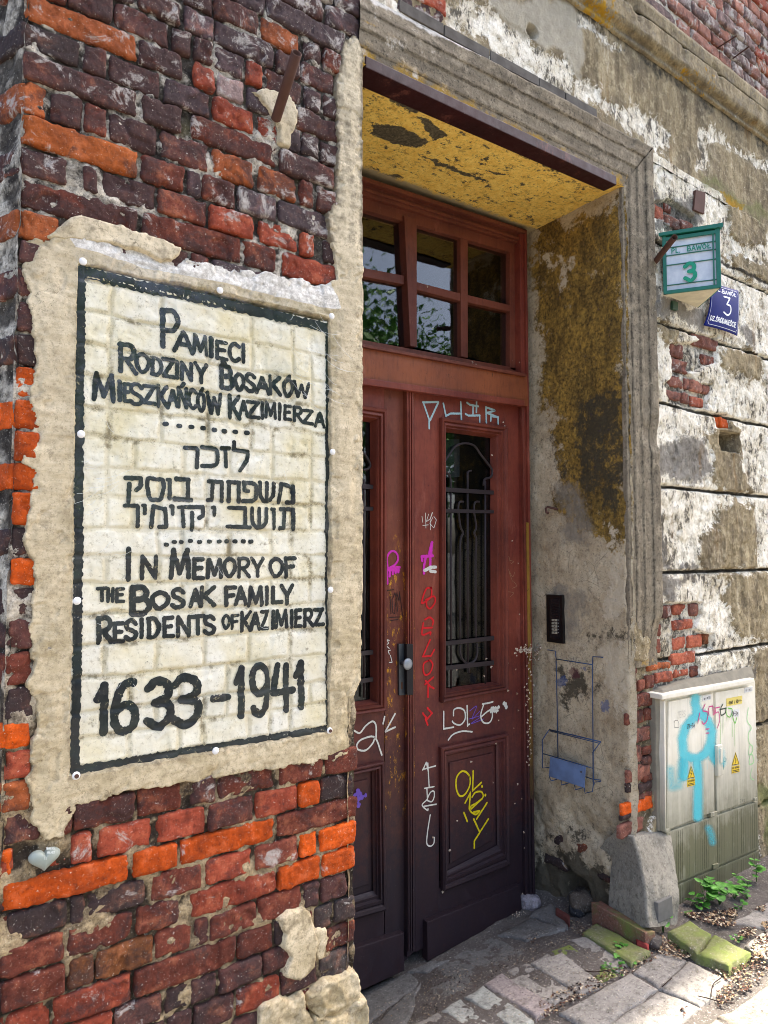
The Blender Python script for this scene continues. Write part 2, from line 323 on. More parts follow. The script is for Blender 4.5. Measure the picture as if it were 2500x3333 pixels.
def m_glass(name, tint=(.75, .8, .8, 1), rough=.02, wav=.02, fac=None, ior=1.5):
    t = NT(name); t.N.remove(t.b); out = t.N['Material Output']
    g = t.N.new('ShaderNodeBsdfGlossy'); g.inputs['Roughness'].default_value = rough
    tr = t.N.new('ShaderNodeBsdfTransparent'); tr.inputs[0].default_value = tint
    fr = t.N.new('ShaderNodeFresnel'); ge = t.N.new('ShaderNodeNewGeometry'); t.L.new(t.mr(ge.outputs['Backfacing'], 0, 1, ior, 1/ior), fr.inputs[0])
    b = t.N.new('ShaderNodeBump'); b.inputs['Strength'].default_value = wav; b.inputs['Distance'].default_value = .02
    t.L.new(t.noise(7, 2), b.inputs['Height']); t.L.new(b.outputs[0], g.inputs['Normal']); t.L.new(b.outputs[0], fr.inputs['Normal'])
    mx = t.N.new('ShaderNodeMixShader'); t.L.new(fr.outputs[0], mx.inputs[0]); t.L.new(tr.outputs[0], mx.inputs[1]); t.L.new(g.outputs[0], mx.inputs[2])
    res = mx.outputs[0]
    if fac is not None:
        df = t.N.new('ShaderNodeBsdfDiffuse'); df.inputs[0].default_value = hx('#8f8a80')
        m2 = t.N.new('ShaderNodeMixShader'); t.L.new(t.mr(t.noise(18, 8, .75), .45, .8, 0, fac), m2.inputs[0]); t.L.new(res, m2.inputs[1]); t.L.new(df.outputs[0], m2.inputs[2]); res = m2.outputs[0]
    t.L.new(res, out.inputs[0]); return t.m
def m_stone(name, a, b, moss=0, lite=.3):
    t = NT(name, .93, .18); n1 = t.noise(5, 7, .7); n2 = t.noise(40, 8, .75); n3 = t.noise(150, 5, .7)
    c = t.mix(t.mr(n1, .3, .7), a, b); c = t.mix(t.mr(n2, .48, .62, 0, .5), c, '#3c3833'); c = t.mix(t.mr(t.noise(14, 10, .82), .52, .62, 0, .45), c, '#585349'); c = t.mix(t.mr(t.noise(100, 7, .85), .54, .60, 0, .6), c, '#2a2723'); c = t.mix(t.mr(t.noise(130, 5, .85), .58, .64, 0, lite+.2), c, '#d8d2c6')
    if moss: c = t.mix(t.mr(n1, .75-moss*.6, .9-moss*.6, 0, .9), c, t.mix(n2, '#4a5426', '#8a9650'))
    t.bump([(n2, .6, .004), (n3, .6, .002)]); return t.col(c)
BR = m_brick(); MO = m_mortar(); PL = m_plaster(); PB = m_paintbrick(); BK = m_blackpaint(wear=.61); ST = m_stucco(); SO = m_soffit(); RV = m_reveal(); AR = m_arch()
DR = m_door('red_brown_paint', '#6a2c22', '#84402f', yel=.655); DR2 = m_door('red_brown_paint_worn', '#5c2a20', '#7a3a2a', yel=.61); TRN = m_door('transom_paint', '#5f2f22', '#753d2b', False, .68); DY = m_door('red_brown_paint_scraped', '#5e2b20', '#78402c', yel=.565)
GL = m_glass('window_glass', ior=1.65); AC = m_glass('acrylic', (.985, .985, .98, 1), .05, .3, .05)
IRON = plain('painted_iron', '#2c2326', .5, .4); RUST = plain('rusty_steel', '#5a3f36', .8, .25, .1)
TEAL = plain('green_enamel', '#0f6e58', .45, .5); BLUEW = plain('blue_enamel_wire', '#1d3f66', .4, .5); BLUEP = plain('blue_enamel_plate', '#7188b0', .45, .5, 0, 12, .5)
BLACKP = plain('black_plastic', '#0c0c0e', .35, .5); STEEL = plain('dull_steel', '#4b5157', .4, .5, .6); WHITEP = plain('white_plastic', '#e4e2de', .5, .4, 0, 30, .08)
# ------------------------------------------------------------------ the tenement: its root and bulk
YW = 1.8                                             # plane of the street front
B = thing('tenement_building', 'decayed brick and stucco tenement with a red-brown double door and painted memorial panel', 'building', (1.25, 1.8, -1.6))
DIRS = np.array((-.348, .938, 0.0))                  # the side wall runs off at an obtuse angle
XC = .277
FRONT = (np.array((0, YW, 0.0)), np.array((1.0, 0, 0)), np.array((0, -1.0, 0)))
SIDE = (np.array((XC, YW, 0.0)), -DIRS, np.array((-.938, -.348, 0.0)))
PAL = dict(p='#5c3d38', v='#5f5154', r='#713a2c', R='#9a4630', o='#a85a30', O='#d3560f', Q='#bd632b', d='#3f3633', b='#734626', g='#504a45', w='#96807a', m='#84574a', n='#a3705f', s='#7a4638', u='#a85a42')
ALP = dict(p=.26, v=.28, r=.16, R=.04, o=.1, O=-.16, Q=.02, d=.4, b=.14, g=.3, w=.2, m=.12, n=.05, s=.15, u=.05)
_n = [0]
def brick(x0, x1, z0, z1, c, fr=FRONT, parent=None, out=0.0, step=.0045, rnd=.011, deep=.03, amp=1.0, alpha=None, label=None, poly=None):
    _n[0] += 1; k = _n[0]; O, U, Nn = fr
    nu = max(6, int((x1-x0)/step)+1); nv = max(5, int((z1-z0)/step)+1)
    u, v = np.meshgrid(np.linspace(0, 1, nu+2), np.linspace(0, 1, nv+2))
    ui = np.clip((np.arange(nu+2)-1)/(nu-1), 0, 1); vi = np.clip((np.arange(nv+2)-1)/(nv-1), 0, 1)
    u, v = np.meshgrid(ui, vi)
    X = x0+(x1-x0)*u; Z = z0+(z1-z0)*v; W, H = x1-x0, z1-z0
    # corner rounding of the outline
    a, b = u*2-1, v*2-1
    rr = .035*min(1, H/W*1.6); X = X-(np.sign(a)*rr*W*.5*(abs(a)**3)*(abs(b)**6)); Z = Z-(np.sign(b)*.035*H*(abs(b)**3)*(abs(a)**8))
    e = np.maximum(abs(a), abs(b))**3
    X = X+e*(fbm(X, Z, k*.37, 26, 2, 3)*.0035+fbm(X, Z, k, 90, 3, 4)*.003)*amp; Z = Z+e*(fbm(X, Z, k*.37, 26, 2, 9)*.0035+fbm(X, Z, k, 90, 3, 10)*.003)*amp
    d = np.minimum(np.minimum(u, 1-u)*W, np.minimum(v, 1-v)*H)
    t = np.clip(d/(rnd*.35), 0, 1); h = -rnd*.15*(1-t)**2; cw = .002+.020*np.clip(fbm(X, Z, k*2.1, 24, 3, 61)+.12, 0, 1)*amp; h = h-(1-np.clip(d/cw, 0, 1))*np.minimum(cw*.8, .009)
    h = h+fbm(X, Z, k*.7, 10, 2, 21)*.0030*amp-abs(fbm(X, Z, k*.3, 40, 4, 31))*.0050*amp+fbm(X, Z, 0.0, 140, 2, 32)*.0016
    ch = fbm(X, Z, k*1.3, 18, 2, 44); h = h-sstep(.34, .42, ch)*.006*amp          # spalled hollows
    h = h+out+(k*37 % 11-5)*.0006+(u-.5)*((k*13 % 7)-3)*.0007
    ring = (np.arange(nu+2)[None, :] == 0) | (np.arange(nu+2)[None, :] == nu+1) | (np.arange(nv+2)[:, None] == 0) | (np.arange(nv+2)[:, None] == nv+1)
    h = np.where(ring, -deep, h)
    P = O+X[..., None]*U+Z[..., None]*np.array((0, 0, 1.0))+h[..., None]*Nn
    o = mesh_obj('brick', P.reshape(-1, 3), npgridF(nu+2, nv+2), BR, parent or B)
    cc = np.array(hx(PAL.get(c, c))[:3])*(1+.22*math.sin(k*12.9898))
    o.color = (cc[0], cc[1], cc[2], (ALP.get(c, .3) if alpha is None else alpha)+.10*math.sin(k*4.1)+.25+(.14 if z0 > .7 and c in 'pvrd' else 0))
    if label: o['label'] = label
    return o
BND = [1.945,1.87,1.795,1.72,1.645,1.57,1.495,1.42,1.345,1.271,1.196,1.12,1.038,.961,.886,.807,.732,.672,.591,.510,.433,.356,.282,.206,.139,.057,-.012,-.080,-.154,-.227,-.306,-.385,-.448,-.517,-.590,-.665,-.74,-.808,-.88,-.952,-1.026,-1.10,-1.17,-1.245,-1.32,-1.4,-1.48,-1.56]
ROWS = '''0:279,396,v 404,656,r 664,781,p 789,906,p 914,1031,p 1039,1156,v 1164,1241,p
1:279,396,p 404,521,p 529,581,p 589,641,v 649,901,p 909,1026,p 1034,1151,p 1159,1241,p
2:279,396,p 404,456,p 464,581,p 589,641,p 649,701,v 709,961,p 969,1086,r 1094,1146,p 1154,1241,v
3:279,531,p 539,791,v 799,851,p 859,1111,p 1119,1241,v
4:279,396,p 404,521,p 529,781,p 789,907,v 911,1192,v 1202,1241,v
5:279,531,p 539,656,v 664,746,p 750,885,p 893,1024,o 1040,1098,p 1111,1171,r 1181,1241,p
6:279,531,v 539,656,p 664,750,v 754,938,v 948,1025,p 1029,1149,p 1159,1241,v
7:279,368,r 372,477,p 483,624,p 634,686,p 694,746,p 754,843,v 847,902,R 912,1038,p 1042,1101,v 1111,1241,p
8:275,540,o 546,663,p 693,756,R 762,844,w 854,1010,v 1014,1176,p 1186,1241,p
9:277,402,d 408,464,p 472,601,p 611,742,v 751,874,R 889,950,R 960,1029,v 1033,1096,v 1102,1176,p 1186,1241,v
10:275,543,p 556,663,p 689,949,r 961,1151,p 1161,1241,p
11:275,329,o 339,410,p 414,467,r 474,598,p 608,739,p 750,875,o 892,1016,o 1028,1076,r 1089,1164,r 1174,1241,v
12:275,547,Q 556,671,r 681,720,v 724,824,r 830,951,v 957,1156,v 1166,1241,r
13:278,379,p 414,452,p 460,595,p 601,735,r 745,879,R 896,1021,R 1031,1077,R 1114,1173,p 1183,1241,p
14:280,550,r 564,838,r 846,950,r 971,1161,R 1171,1241,r
15:284,364,o 374,626,v 634,686,p 694,746,r 754,1006,v 1014,1066,r 1074,1191,p 1199,1241,p
16:279,396,p 404,456,r 464,581,v 589,841,v 849,966,p 974,1091,r 1099,1241,v
17:279,531,r 539,591,R 599,651,d 659,776,r 784,901,p 909,961,r 969,1086,p 1094,1146,d 1154,1236,r
18:279,396,d 404,521,p 529,646,p 654,906,d 914,1031,r 1039,1156,d 1164,1236,r
19:279,396,p 404,456,r 464,581,p 589,706,R 714,831,p 839,956,p 964,1081,r 1089,1236,p
20:279,396,p 404,521,p 529,781,p 789,841,R 849,966,d 974,1091,p 1099,1236,p
21:279,396,p 404,521,p 529,781,p 789,1041,d 1049,1236,r
22:279,396,p 404,656,R 664,716,R 724,776,r 784,1036,d 1044,1236,r
23:279,396,r 404,521,R 529,646,d 654,906,R 914,1031,p 1039,1156,r 1164,1236,R
24:279,396,R 404,456,r 464,516,r 524,641,r 649,701,r 709,761,r 769,1021,r 1029,1146,r 1154,1236,r
25:279,396,d 404,656,d 664,781,r 789,906,r 914,966,p 974,1091,p 1099,1236,p
26:279,396,r 404,521,p 529,646,R 654,771,p 779,896,p 904,1020,R 1029,1236,R
27:279,531,p 539,591,d 599,716,R 724,841,p 849,966,r 974,1026,R 1034,1151,R 1159,1236,r
28:279,331,R 339,456,p 464,581,d 589,706,p 714,831,R 839,956,r 964,1236,R
29:279,396,d 404,521,r 529,646,p 654,771,d 779,896,r 904,1020,R 1029,1236,p
30:279,396,p 404,521,r 529,781,p 789,906,p 914,966,d 974,1091,r 1099,1236,d
31:279,331,p 339,456,r 464,581,r 589,706,R 714,831,p 839,891,d 899,1016,r 1024,1141,p 1149,1236,p
32:279,531,d 539,656,d 664,781,R 789,906,r 914,966,p 974,1236,R
33:275,345,r 355,607,R 615,867,R 875,992,d 1000,1236,p
34:280,356,p 366,427,r 431,572,r 578,692,r 717,784,p 790,957,r 974,1119,r 1129,1236,r
35:275,329,O 339,419,R 423,472,R 485,616,R 630,756,R 765,896,r 903,1034,R 1040,1107,O 1115,1230,d
36:283,558,O 568,683,O 690,959,O 969,1235,r
37:293,421,d 427,459,d 465,602,d 618,747,r 757,892,R 902,1035,r 1042,1100,O 1108,1233,O
38:281,416,r 422,573,r 579,691,r 721,966,R 972,1109,O 1115,1222,O
39:287,418,r 427,482,b 488,624,b 630,723,r 733,769,r 773,906,r 913,1051,r 1057,1109,p 1115,1202,p
40:296,387,R 393,573,R 580,849,r 855,960,r 966,1007,d 1017,1086,r 1090,1153,g 1159,1244,g
41:279,396,d 404,530,R 534,647,p 657,720,d 724,794,p 800,925,p 932,1015,p 1025,1125,d 1129,1227,r
42:279,396,r 404,656,d 664,728,p 732,844,p 850,979,R 985,1103,p 1109,1215,g
43:279,396,d 404,521,p 529,646,p 654,706,r 714,831,R 839,956,p 964,1081,r 1089,1236,R
44:279,396,r 404,521,r 529,781,r 789,906,r 914,1166,d 1174,1236,d
45:279,396,r 404,521,r 529,581,R 589,706,r 714,966,d 974,1026,r 1034,1151,r 1159,1236,r
46:279,396,R 404,456,r 464,581,r 589,706,r 714,966,r 974,1091,R 1099,1236,d'''
rows = {}
for l in ROWS.strip().split('\n'):
    r, t = l.split(':'); rows[int(r)] = [(int(a)/1000, int(b)/1000, c) for a, b, c in (q.split(',') for q in t.split())]
S_ = 2.6544
def T(ox, oy, pts): return [(ox+x/S_, oy+y/S_) for x, y in pts]
def toXZ(px, Y=1.79): return [(p[0], p[2]) for p in (atY(x, y, Y) for x, y in px)]
P_OUT = toXZ([(79,795),(110,760),(160,775),(205,745),(300,770),(420,800),(560,830),(693,863),(847,882),(945,905),(1058,923),(1096,905),(1105,860),(1085,800),(1070,690),(1100,620),(1095,540),(1105,430),(1100,330),(1092,280),(1108,210),(1120,150),(1128,115),(1160,108),(1186,130),(1186,1000),(1184,1990),(1179,2212),(1160,2254),(1148,2306),(1140,2380),(1143,2420),(1135,2457),(1080,2480),(896,2500),(787,2519),(690,2535),(595,2549),(505,2571),(433,2571),(320,2609),(248,2624),(245,2650),(211,2726),(143,2737),(113,2669),(109,2587),(94,2549),(102,2476),(128,2355),(94,2231),(117,2155),(102,2043),(90,1967),(109,1911),(105,1835),(75,1760),(94,1685),(98,1586),(117,1530),(80,1500),(102,1455),(109,1360),(94,1266),(98,1210),(120,1164),(109,1059),(102,991),(87,908)])
P_IN = toXZ([(256,852),(620,925),(1078,1032),(1082,1700),(1076,2384),(640,2458),(230,2530),(243,1600)])
P_WH = toXZ([(205,740),(300,765),(625,800),(693,855),(847,875),(945,900),(1075,915),(1100,960),(1112,1000),(1093,1006),(620,898),(350,832),(245,806)])
P_PATCH = toXZ(T(625, 2500, [(770,1310),(850,1270),(960,1220),(1030,1260),(1060,1400),(1080,1500),(1070,1720),(980,1800),(900,1830),(830,1790),(860,1650),(800,1560),(840,1430)]))
P_PIPE = toXZ(T(625, 0, [(520,780),(640,760),(850,790),(940,960),(900,1080),(850,1240),(760,1200),(740,1050),(640,900)]))
FIRST = {16:'p',17:'p',18:'p',19:'d',20:'O',21:'O',22:'O',23:'O',24:'O',25:'d',26:'O',27:'d',28:'p',29:'r',30:'d',31:'O',32:'R',33:'o'}
def inside(x, z, P): return sdpoly(np.array([x]), np.array([z]), P)[0]
LB = {'O': 'vivid orange brick'}
for r, L in rows.items():
    z0, z1 = BND[r+1]+.0035, BND[r]-.0035
    for i, (a, b, c) in enumerate(L):
        zc = (z0+z1)/2
        if i == 0 and r in FIRST: c = FIRST[r]; b = min(b, .335)
        if 16 <= r <= 33:
            q = [inside(a+.01, zc, P_OUT), inside(b-.01, zc, P_OUT)]
            if max(q) < -.012 or (q[0] < 0 and b > 1.2): continue
            if q[1] < -.012:
                if a > .33: continue
                b = min(b, .335)
        elif inside((a+b)/2, zc, P_OUT) < -.03 and inside(b-.005, zc, P_OUT) < -.01 and inside(a+.005, zc, P_OUT) < -.01: continue
        if r == 11 and i == 0: continue_gap = True
        hd = -.02 if (r == 37 and b < .42) else 0.0
        if r in (11, 13, 15) and a < .3: pass
        x1 = b-.001
        if x1 > 1.22: x1 = 1.236+.006*math.sin(r*2.3) if r > 33 else 1.245
        if r == 35 and i == 0:            # a cavity in this course holds the pebble: only the far end of the brick is left
            brick(.277, .300, z0, z1, 'O', out=.0); brick(.375, .418, z0, z1, 'R', out=-.012); continue
        if r in (35,) and a < .41: continue
        brick(a+.001, x1, z0, z1, c, out=(.004 if c in 'OQ' else 0)+(-.004 if c == 'd' else 0), rnd=.013 if r > 12 else .011, label='burnt orange brick with pitted face' if (r, i) == (12, 0) else None)
# return wall at the left: bricks keyed into the corner every other course
for r in range(3, 46):
    z0, z1 = BND[r+1]+.0045, BND[r]-.0045
    c = FIRST.get(r, rows[r][0][2])
    if r in (8, 10, 12, 14, 34, 36, 38): c = random.choice('pdr') if c in 'OQo' else c
    if r % 2 == 1 or r > 26: brick(-.12, -.004, z0, z1, c if r < 34 else random.choice('rRp'), SIDE, out=.004 if r % 2 else -.006)
    if r % 2 == 1 and r < 34: brick(-.26, -.13, z0, z1, 'p', SIDE, out=-.002)
# ------------------------------------------------------------------ mortar behind the bricks
def sheet(name, fr, x0, x1, z0, z1, step, hf, mat, parent, attrs=None, keep=None, kind=None, flip=False, label=None):
    nu, nv = int((x1-x0)/step)+2, int((z1-z0)/step)+2
    X, Z = np.meshgrid(np.linspace(x0, x1, nu), np.linspace(z0, z1, nv))
    h = hf(X, Z); O, U, Nn = fr
    P = O+X[..., None]*U+Z[..., None]*np.array((0, 0, 1.0))+h[..., None]*Nn
    k = keep(X, Z).ravel() if keep is not None else None
    Fc = npgridF(nu, nv, k, flip)
    A = {n: f(X, Z) for n, f in attrs.items()} if attrs else None
    o = mesh_obj(name, P.reshape(-1, 3), Fc, mat, parent, attrs=A)
    if k is not None:
        bm = bmesh.new(); bm.from_mesh(o.data); bmesh.ops.delete(bm, geom=[v for v in bm.verts if not v.link_faces], context='VERTS'); bm.to_mesh(o.data); bm.free()
    return o
def mort_h(X, Z):
    return -.0105-.0028*(Z > .7)-.002*(Z < -.9)+fbm(X, Z, 0, 16, 4, 5)*.016+fbm(X, Z, 0, 80, 3, 6)*.004-.04*(sdpoly(X, Z, P_IN) < .004)
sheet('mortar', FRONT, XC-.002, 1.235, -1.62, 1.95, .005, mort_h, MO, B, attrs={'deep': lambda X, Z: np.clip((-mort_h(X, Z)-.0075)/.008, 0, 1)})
def mside_h(X, Z): return -.004+fbm(X, Z, 3, 14, 3, 5)*.010+fbm(X, Z, 0, 60, 2, 6)*.003
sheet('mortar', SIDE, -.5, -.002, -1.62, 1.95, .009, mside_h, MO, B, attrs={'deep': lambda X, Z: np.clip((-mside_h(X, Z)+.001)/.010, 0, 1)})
# end face of the jamb at the door recess (roughcast brick ends)
JB = (np.array((1.228, 1.8, 0.0)), np.array((0, 1.0, 0)), np.array((1.0, 0, 0)))
sheet('jamb_return', JB, .0, .56, -1.72, 1.57, .02, lambda X, Z: -.004+fbm(X, Z, 0, 14, 3, 8)*.006-.02*(X < .012), MO, B)
# ------------------------------------------------------------------ beige plaster surround
def soft(P, w=.02, nz=.012, s=50):
    return lambda X, Z: np.clip(.5-(sdpoly(X, Z, P)+fbm(X, Z, 0, 14, 3, s)*nz)/w, 0, 1)
def frame_sd(X, Z):
    n = fbm(X, Z, 0, 26, 5, 60)*.016
    o = sdpoly(X, Z, P_OUT)+n*np.where(X > 1.2, .0, 1); i = -sdpoly(X, Z, P_IN)+fbm(X, Z, 0, 30, 3, 61)*.005
    return np.maximum(o, i)
def plas_h(X, Z):
    o = sdpoly(X, Z, P_OUT)+fbm(X, Z, 0, 26, 5, 60)*.016*np.where(X > 1.235, 0, 1); i = -sdpoly(X, Z, P_IN)+fbm(X, Z, 0, 30, 3, 61)*.005
    s = np.maximum(o, i)
    body = .0060+fbm(X, Z, 0, 5, 2, 62)*.003+fbm(X, Z*4, 0, 16, 3, 63)*.0022+fbm(X, Z, 0, 60, 4, 64)*.0011
    lip = 0
    jag = sstep(.12, .16, fbm(X, Z, 0, 14, 4, 66))*.0045*sstep(-.055, -.02, s)+sstep(.0, .04, fbm(X, Z, 0, 20, 4, 67))*.003*sstep(-.03, -.012, s)
    h = body+lip-jag
    return np.where(s > 0, h-sstep(0, .004, s)*.034, h)
PLo = sheet('plaster_surround', FRONT, .27, 1.262, -1.02, 1.80, .0036, plas_h, PL, B,
    attrs={'white': soft(P_WH, .02, .006), 'dirt': lambda X, Z: np.clip(.55-(-frame_sd(X, Z)-.004)/.02, 0, 1)*.55+.35*(Z > .95)*(X > 1.1)},
    keep=lambda X, Z: frame_sd(X, Z) < .006)
def patch_h(P, th=.012):
    def f(X, Z):
        s = sdpoly(X, Z, P)+fbm(X, Z, 0, 25, 4, 70)*.012
        h = th+fbm(X, Z, 0, 20, 3, 71)*.004+fbm(X, Z, 0, 80, 2, 72)*.0012
        return np.where(s > 0, h-sstep(0, .007, s)*.032, h)
    return f
def patch(P, th=.010, name='plaster_patch', mat=None, step=.005, mg=.03):
    a = np.array(P); f = patch_h(P, th)
    return sheet(name, FRONT, a[:, 0].min()-mg, a[:, 0].max()+mg, a[:, 1].min()-mg, a[:, 1].max()+mg, step, f, mat or PL, B,
                 attrs={'white': lambda X, Z: X*0, 'dirt': lambda X, Z: X*0+.28}, keep=lambda X, Z: sdpoly(X, Z, P) < .018)
patch(P_PATCH); patch(P_PIPE, .006)
patch(toXZ([(160,770),(205,738),(255,705),(330,720),(420,745),(520,775),(600,805),(560,850),(420,800),(300,785)]), .010)
for c in ((690,190),(520,500),(60,120)):
    pass
# thick broken cement render at the foot of the jamb
def crag(px, th, sd, mat, name):
    P = toXZ(px, 1.79); a = np.array(P)
    def f(X, Z):
        s = sdpoly(X, Z, P)+fbm(X, Z, sd, 16, 5, 73)*.02; r = .5-abs(fbm(X, Z, sd, 14, 5, 74))
        h = th*.4+r*th*1.1+fbm(X, Z, sd, 60, 3, 75)*.003
        return np.where(s > 0, h-sstep(0, .008, s)*(th+.04), h)
    sheet(name, FRONT, a[:, 0].min()-.03, min(a[:, 0].max()+.03, 1.262), a[:, 1].min()-.03, a[:, 1].max()+.03, .004, f, mat, B, attrs={'white': lambda X, Z: X*0+.30+.25*fbm(X, Z, sd, 5, 2, 4), 'dirt': lambda X, Z: np.clip(.30-(.35-abs(fbm(X, Z, sd, 14, 5, 74)))*1.2, 0, .7)}, keep=lambda X, Z: sdpoly(X, Z, P) < .022)
qM = lambda P: T(625, 2500, P)
crag(qM([(970,1960),(1150,1850),(1400,1760),(1440,1900),(1400,2100),(1250,2150),(1100,2120),(990,2060)]), .026, 1, PL, 'broken_render')
crag(qM([(600,2080),(760,1990),(960,1960),(980,2110),(1080,2180),(1100,2260),(560,2260)]), .020, 2, PL, 'broken_render')
crag(qM([(1060,2140),(1260,2120),(1400,2010),(1470,1990),(1490,2300),(1000,2300)]), .040, 3, PL, 'broken_render')
crag(qM([(1060,1400),(1170,1390),(1180,1480),(1150,1640),(1090,1660),(1070,1560)]), .010, 4, PL, 'broken_render')
# ------------------------------------------------------------------ painted brick panel inside the surround
PX0, PX1, PZ0, PZ1 = .345, 1.185, -.56, .70
cells = []
for r in range(16, 34):
    L = [c for c in rows[r]]
    xs = [.30]
    rr_ = random.Random(r*7+3)
    x = .30+rr_.choice([.06, .125, .19])
    while x < 1.2: xs.append(x); x += rr_.choice([.13, .13, .13, .065, .26])
    xs.append(1.22)
    for a, b in zip(xs, xs[1:]):
        z1_, z0_ = BND[r], BND[r+1]
        a2, b2 = max(a, PX0), min(b, PX1); z0c, z1c = max(z0_, PZ0), min(z1_, PZ1)
        if b2-a2 > .012 and z1c-z0c > .01: cells.append((a2, b2, z0c, z1c, a, b, z0_, z1_))
def Hj(X, Z):
    """distance into the nearest painted brick (0 at the joint)"""
    D = np.zeros(X.shape)
    Xw = X+fbm(X, Z, 0, 24, 2, 90)*.005; Zw = Z+fbm(X, Z, 0, 20, 2, 91)*.006
    for c in cells: D = np.maximum(D, np.minimum(np.minimum(Xw-c[4], c[5]-Xw), np.minimum(Zw-c[6], c[7]-Zw)))
    return D
def Hp(X, Z):
    d = Hj(X, Z)
    return -.011+sstep(.001, .008, d)*.0040*(1+.9*fbm(X, Z, 0, 6, 2, 95))+fbm(X, Z, 0, 7, 2, 92)*.005-abs(fbm(X, Z, 0, 40, 4, 93))*.0030-sstep(.3, .5, fbm(X, Z, 0, 22, 3, 94))*.003
for c in cells:
    nu, nv = max(4, int((c[1]-c[0])/.0045)+2), max(4, int((c[3]-c[2])/.0045)+2)
    X, Z = np.meshgrid(np.linspace(c[0], c[1], nu), np.linspace(c[2], c[3], nv)); h = Hp(X, Z)
    P = np.stack([X, YW-h, Z], -1)
    mesh_obj('painted_brick', P.reshape(-1, 3), npgridF(nu, nv), PB, B, attrs={'joint': 1-sstep(.002, .014, Hj(X, Z))})
# ------------------------------------------------------------------ brush strokes and lettering
_k = [0]
def catmull(P, n=8):
    P = [np.array(p, float) for p in P]
    if len(P) < 3: return P
    cl = np.allclose(P[0], P[-1]); Q = ([P[-2]] if cl else [2*P[0]-P[1]])+P+([P[1]] if cl else [2*P[-1]-P[-2]]); out = []
    for i in range(1, len(Q)-2):
        for k in range(n):
            t = k/n; a, b, c, d = Q[i-1:i+3]
            out.append(.5*((2*b)+(c-a)*t+(2*a-5*b+4*c-d)*t*t+(3*b-a-3*c+d)*t**3))
    out.append(P[-1]); return out
def ribbon(pts3, wid, V, Fc, place, rough=.12, taper=.0, seed=0):
    """pts3: polyline in plane coordinates (x,z) metres; wid metres; place(x,z,lift)->3D"""
    P = np.array(pts3, float); d = np.r_[0, np.cumsum(np.hypot(*(P[1:]-P[:-1]).T))]
    if d[-1] < 1e-5: return
    n = max(3, int(d[-1]/max(.0022, wid*.22))+2); s = np.linspace(0, d[-1], n)
    Q = np.stack([np.interp(s, d, P[:, 0]), np.interp(s, d, P[:, 1])], 1)
    Tn = np.gradient(Q, axis=0); Tn /= np.linalg.norm(Tn, axis=1)[:, None]+1e-9; Nn = np.stack([-Tn[:, 1], Tn[:, 0]], 1)
    hw = wid/2*(1-taper*s/d[-1])
    ja = 1+rough*vn(s, s*0+seed, 0, 900, 1)+rough*vn(s, s*0+seed, 0, 250, 5); jb = 1+rough*vn(s, s*0+seed+9, 0, 900, 2)+rough*vn(s, s*0+seed, 0, 250, 6)
    # round ends
    cap = 3; pre = [(Q[0]-Tn[0]*hw[0]*math.sin(a), math.cos(a)) for a in (1.35, .95, .5)]; post = [(Q[-1]+Tn[-1]*hw[-1]*math.sin(a), math.cos(a)) for a in (.5, .95, 1.35)]
    C = np.array([p for p, _ in pre]+list(Q)+[p for p, _ in post])
    f = np.array([q for _, q in pre]+[1]*n+[q for _, q in post]); NN = np.r_[[Nn[0]]*cap, Nn, [Nn[-1]]*cap]
    HW = np.r_[[hw[0]]*cap, hw, [hw[-1]]*cap]; JA = np.r_[[ja[0]]*cap, ja, [ja[-1]]*cap]; JB_ = np.r_[[jb[0]]*cap, jb, [jb[-1]]*cap]
    L = C+NN*(HW*f*JA)[:, None]; Rr = C-NN*(HW*f*JB_)[:, None]
    M = 5; off = len(V); A = np.stack([L*(1-t)+Rr*t for t in np.linspace(0, 1, M)], 1).reshape(-1, 2)
    _k[0] += 1
    V.extend(place(A[:, 0], A[:, 1], (_k[0] % 9)*.00009).tolist())
    m = len(C)
    for j in range(m-1):
        for i in range(M-1):
            a = off+j*M+i; Fc.append((a, a+M, a+M+1, a+1))
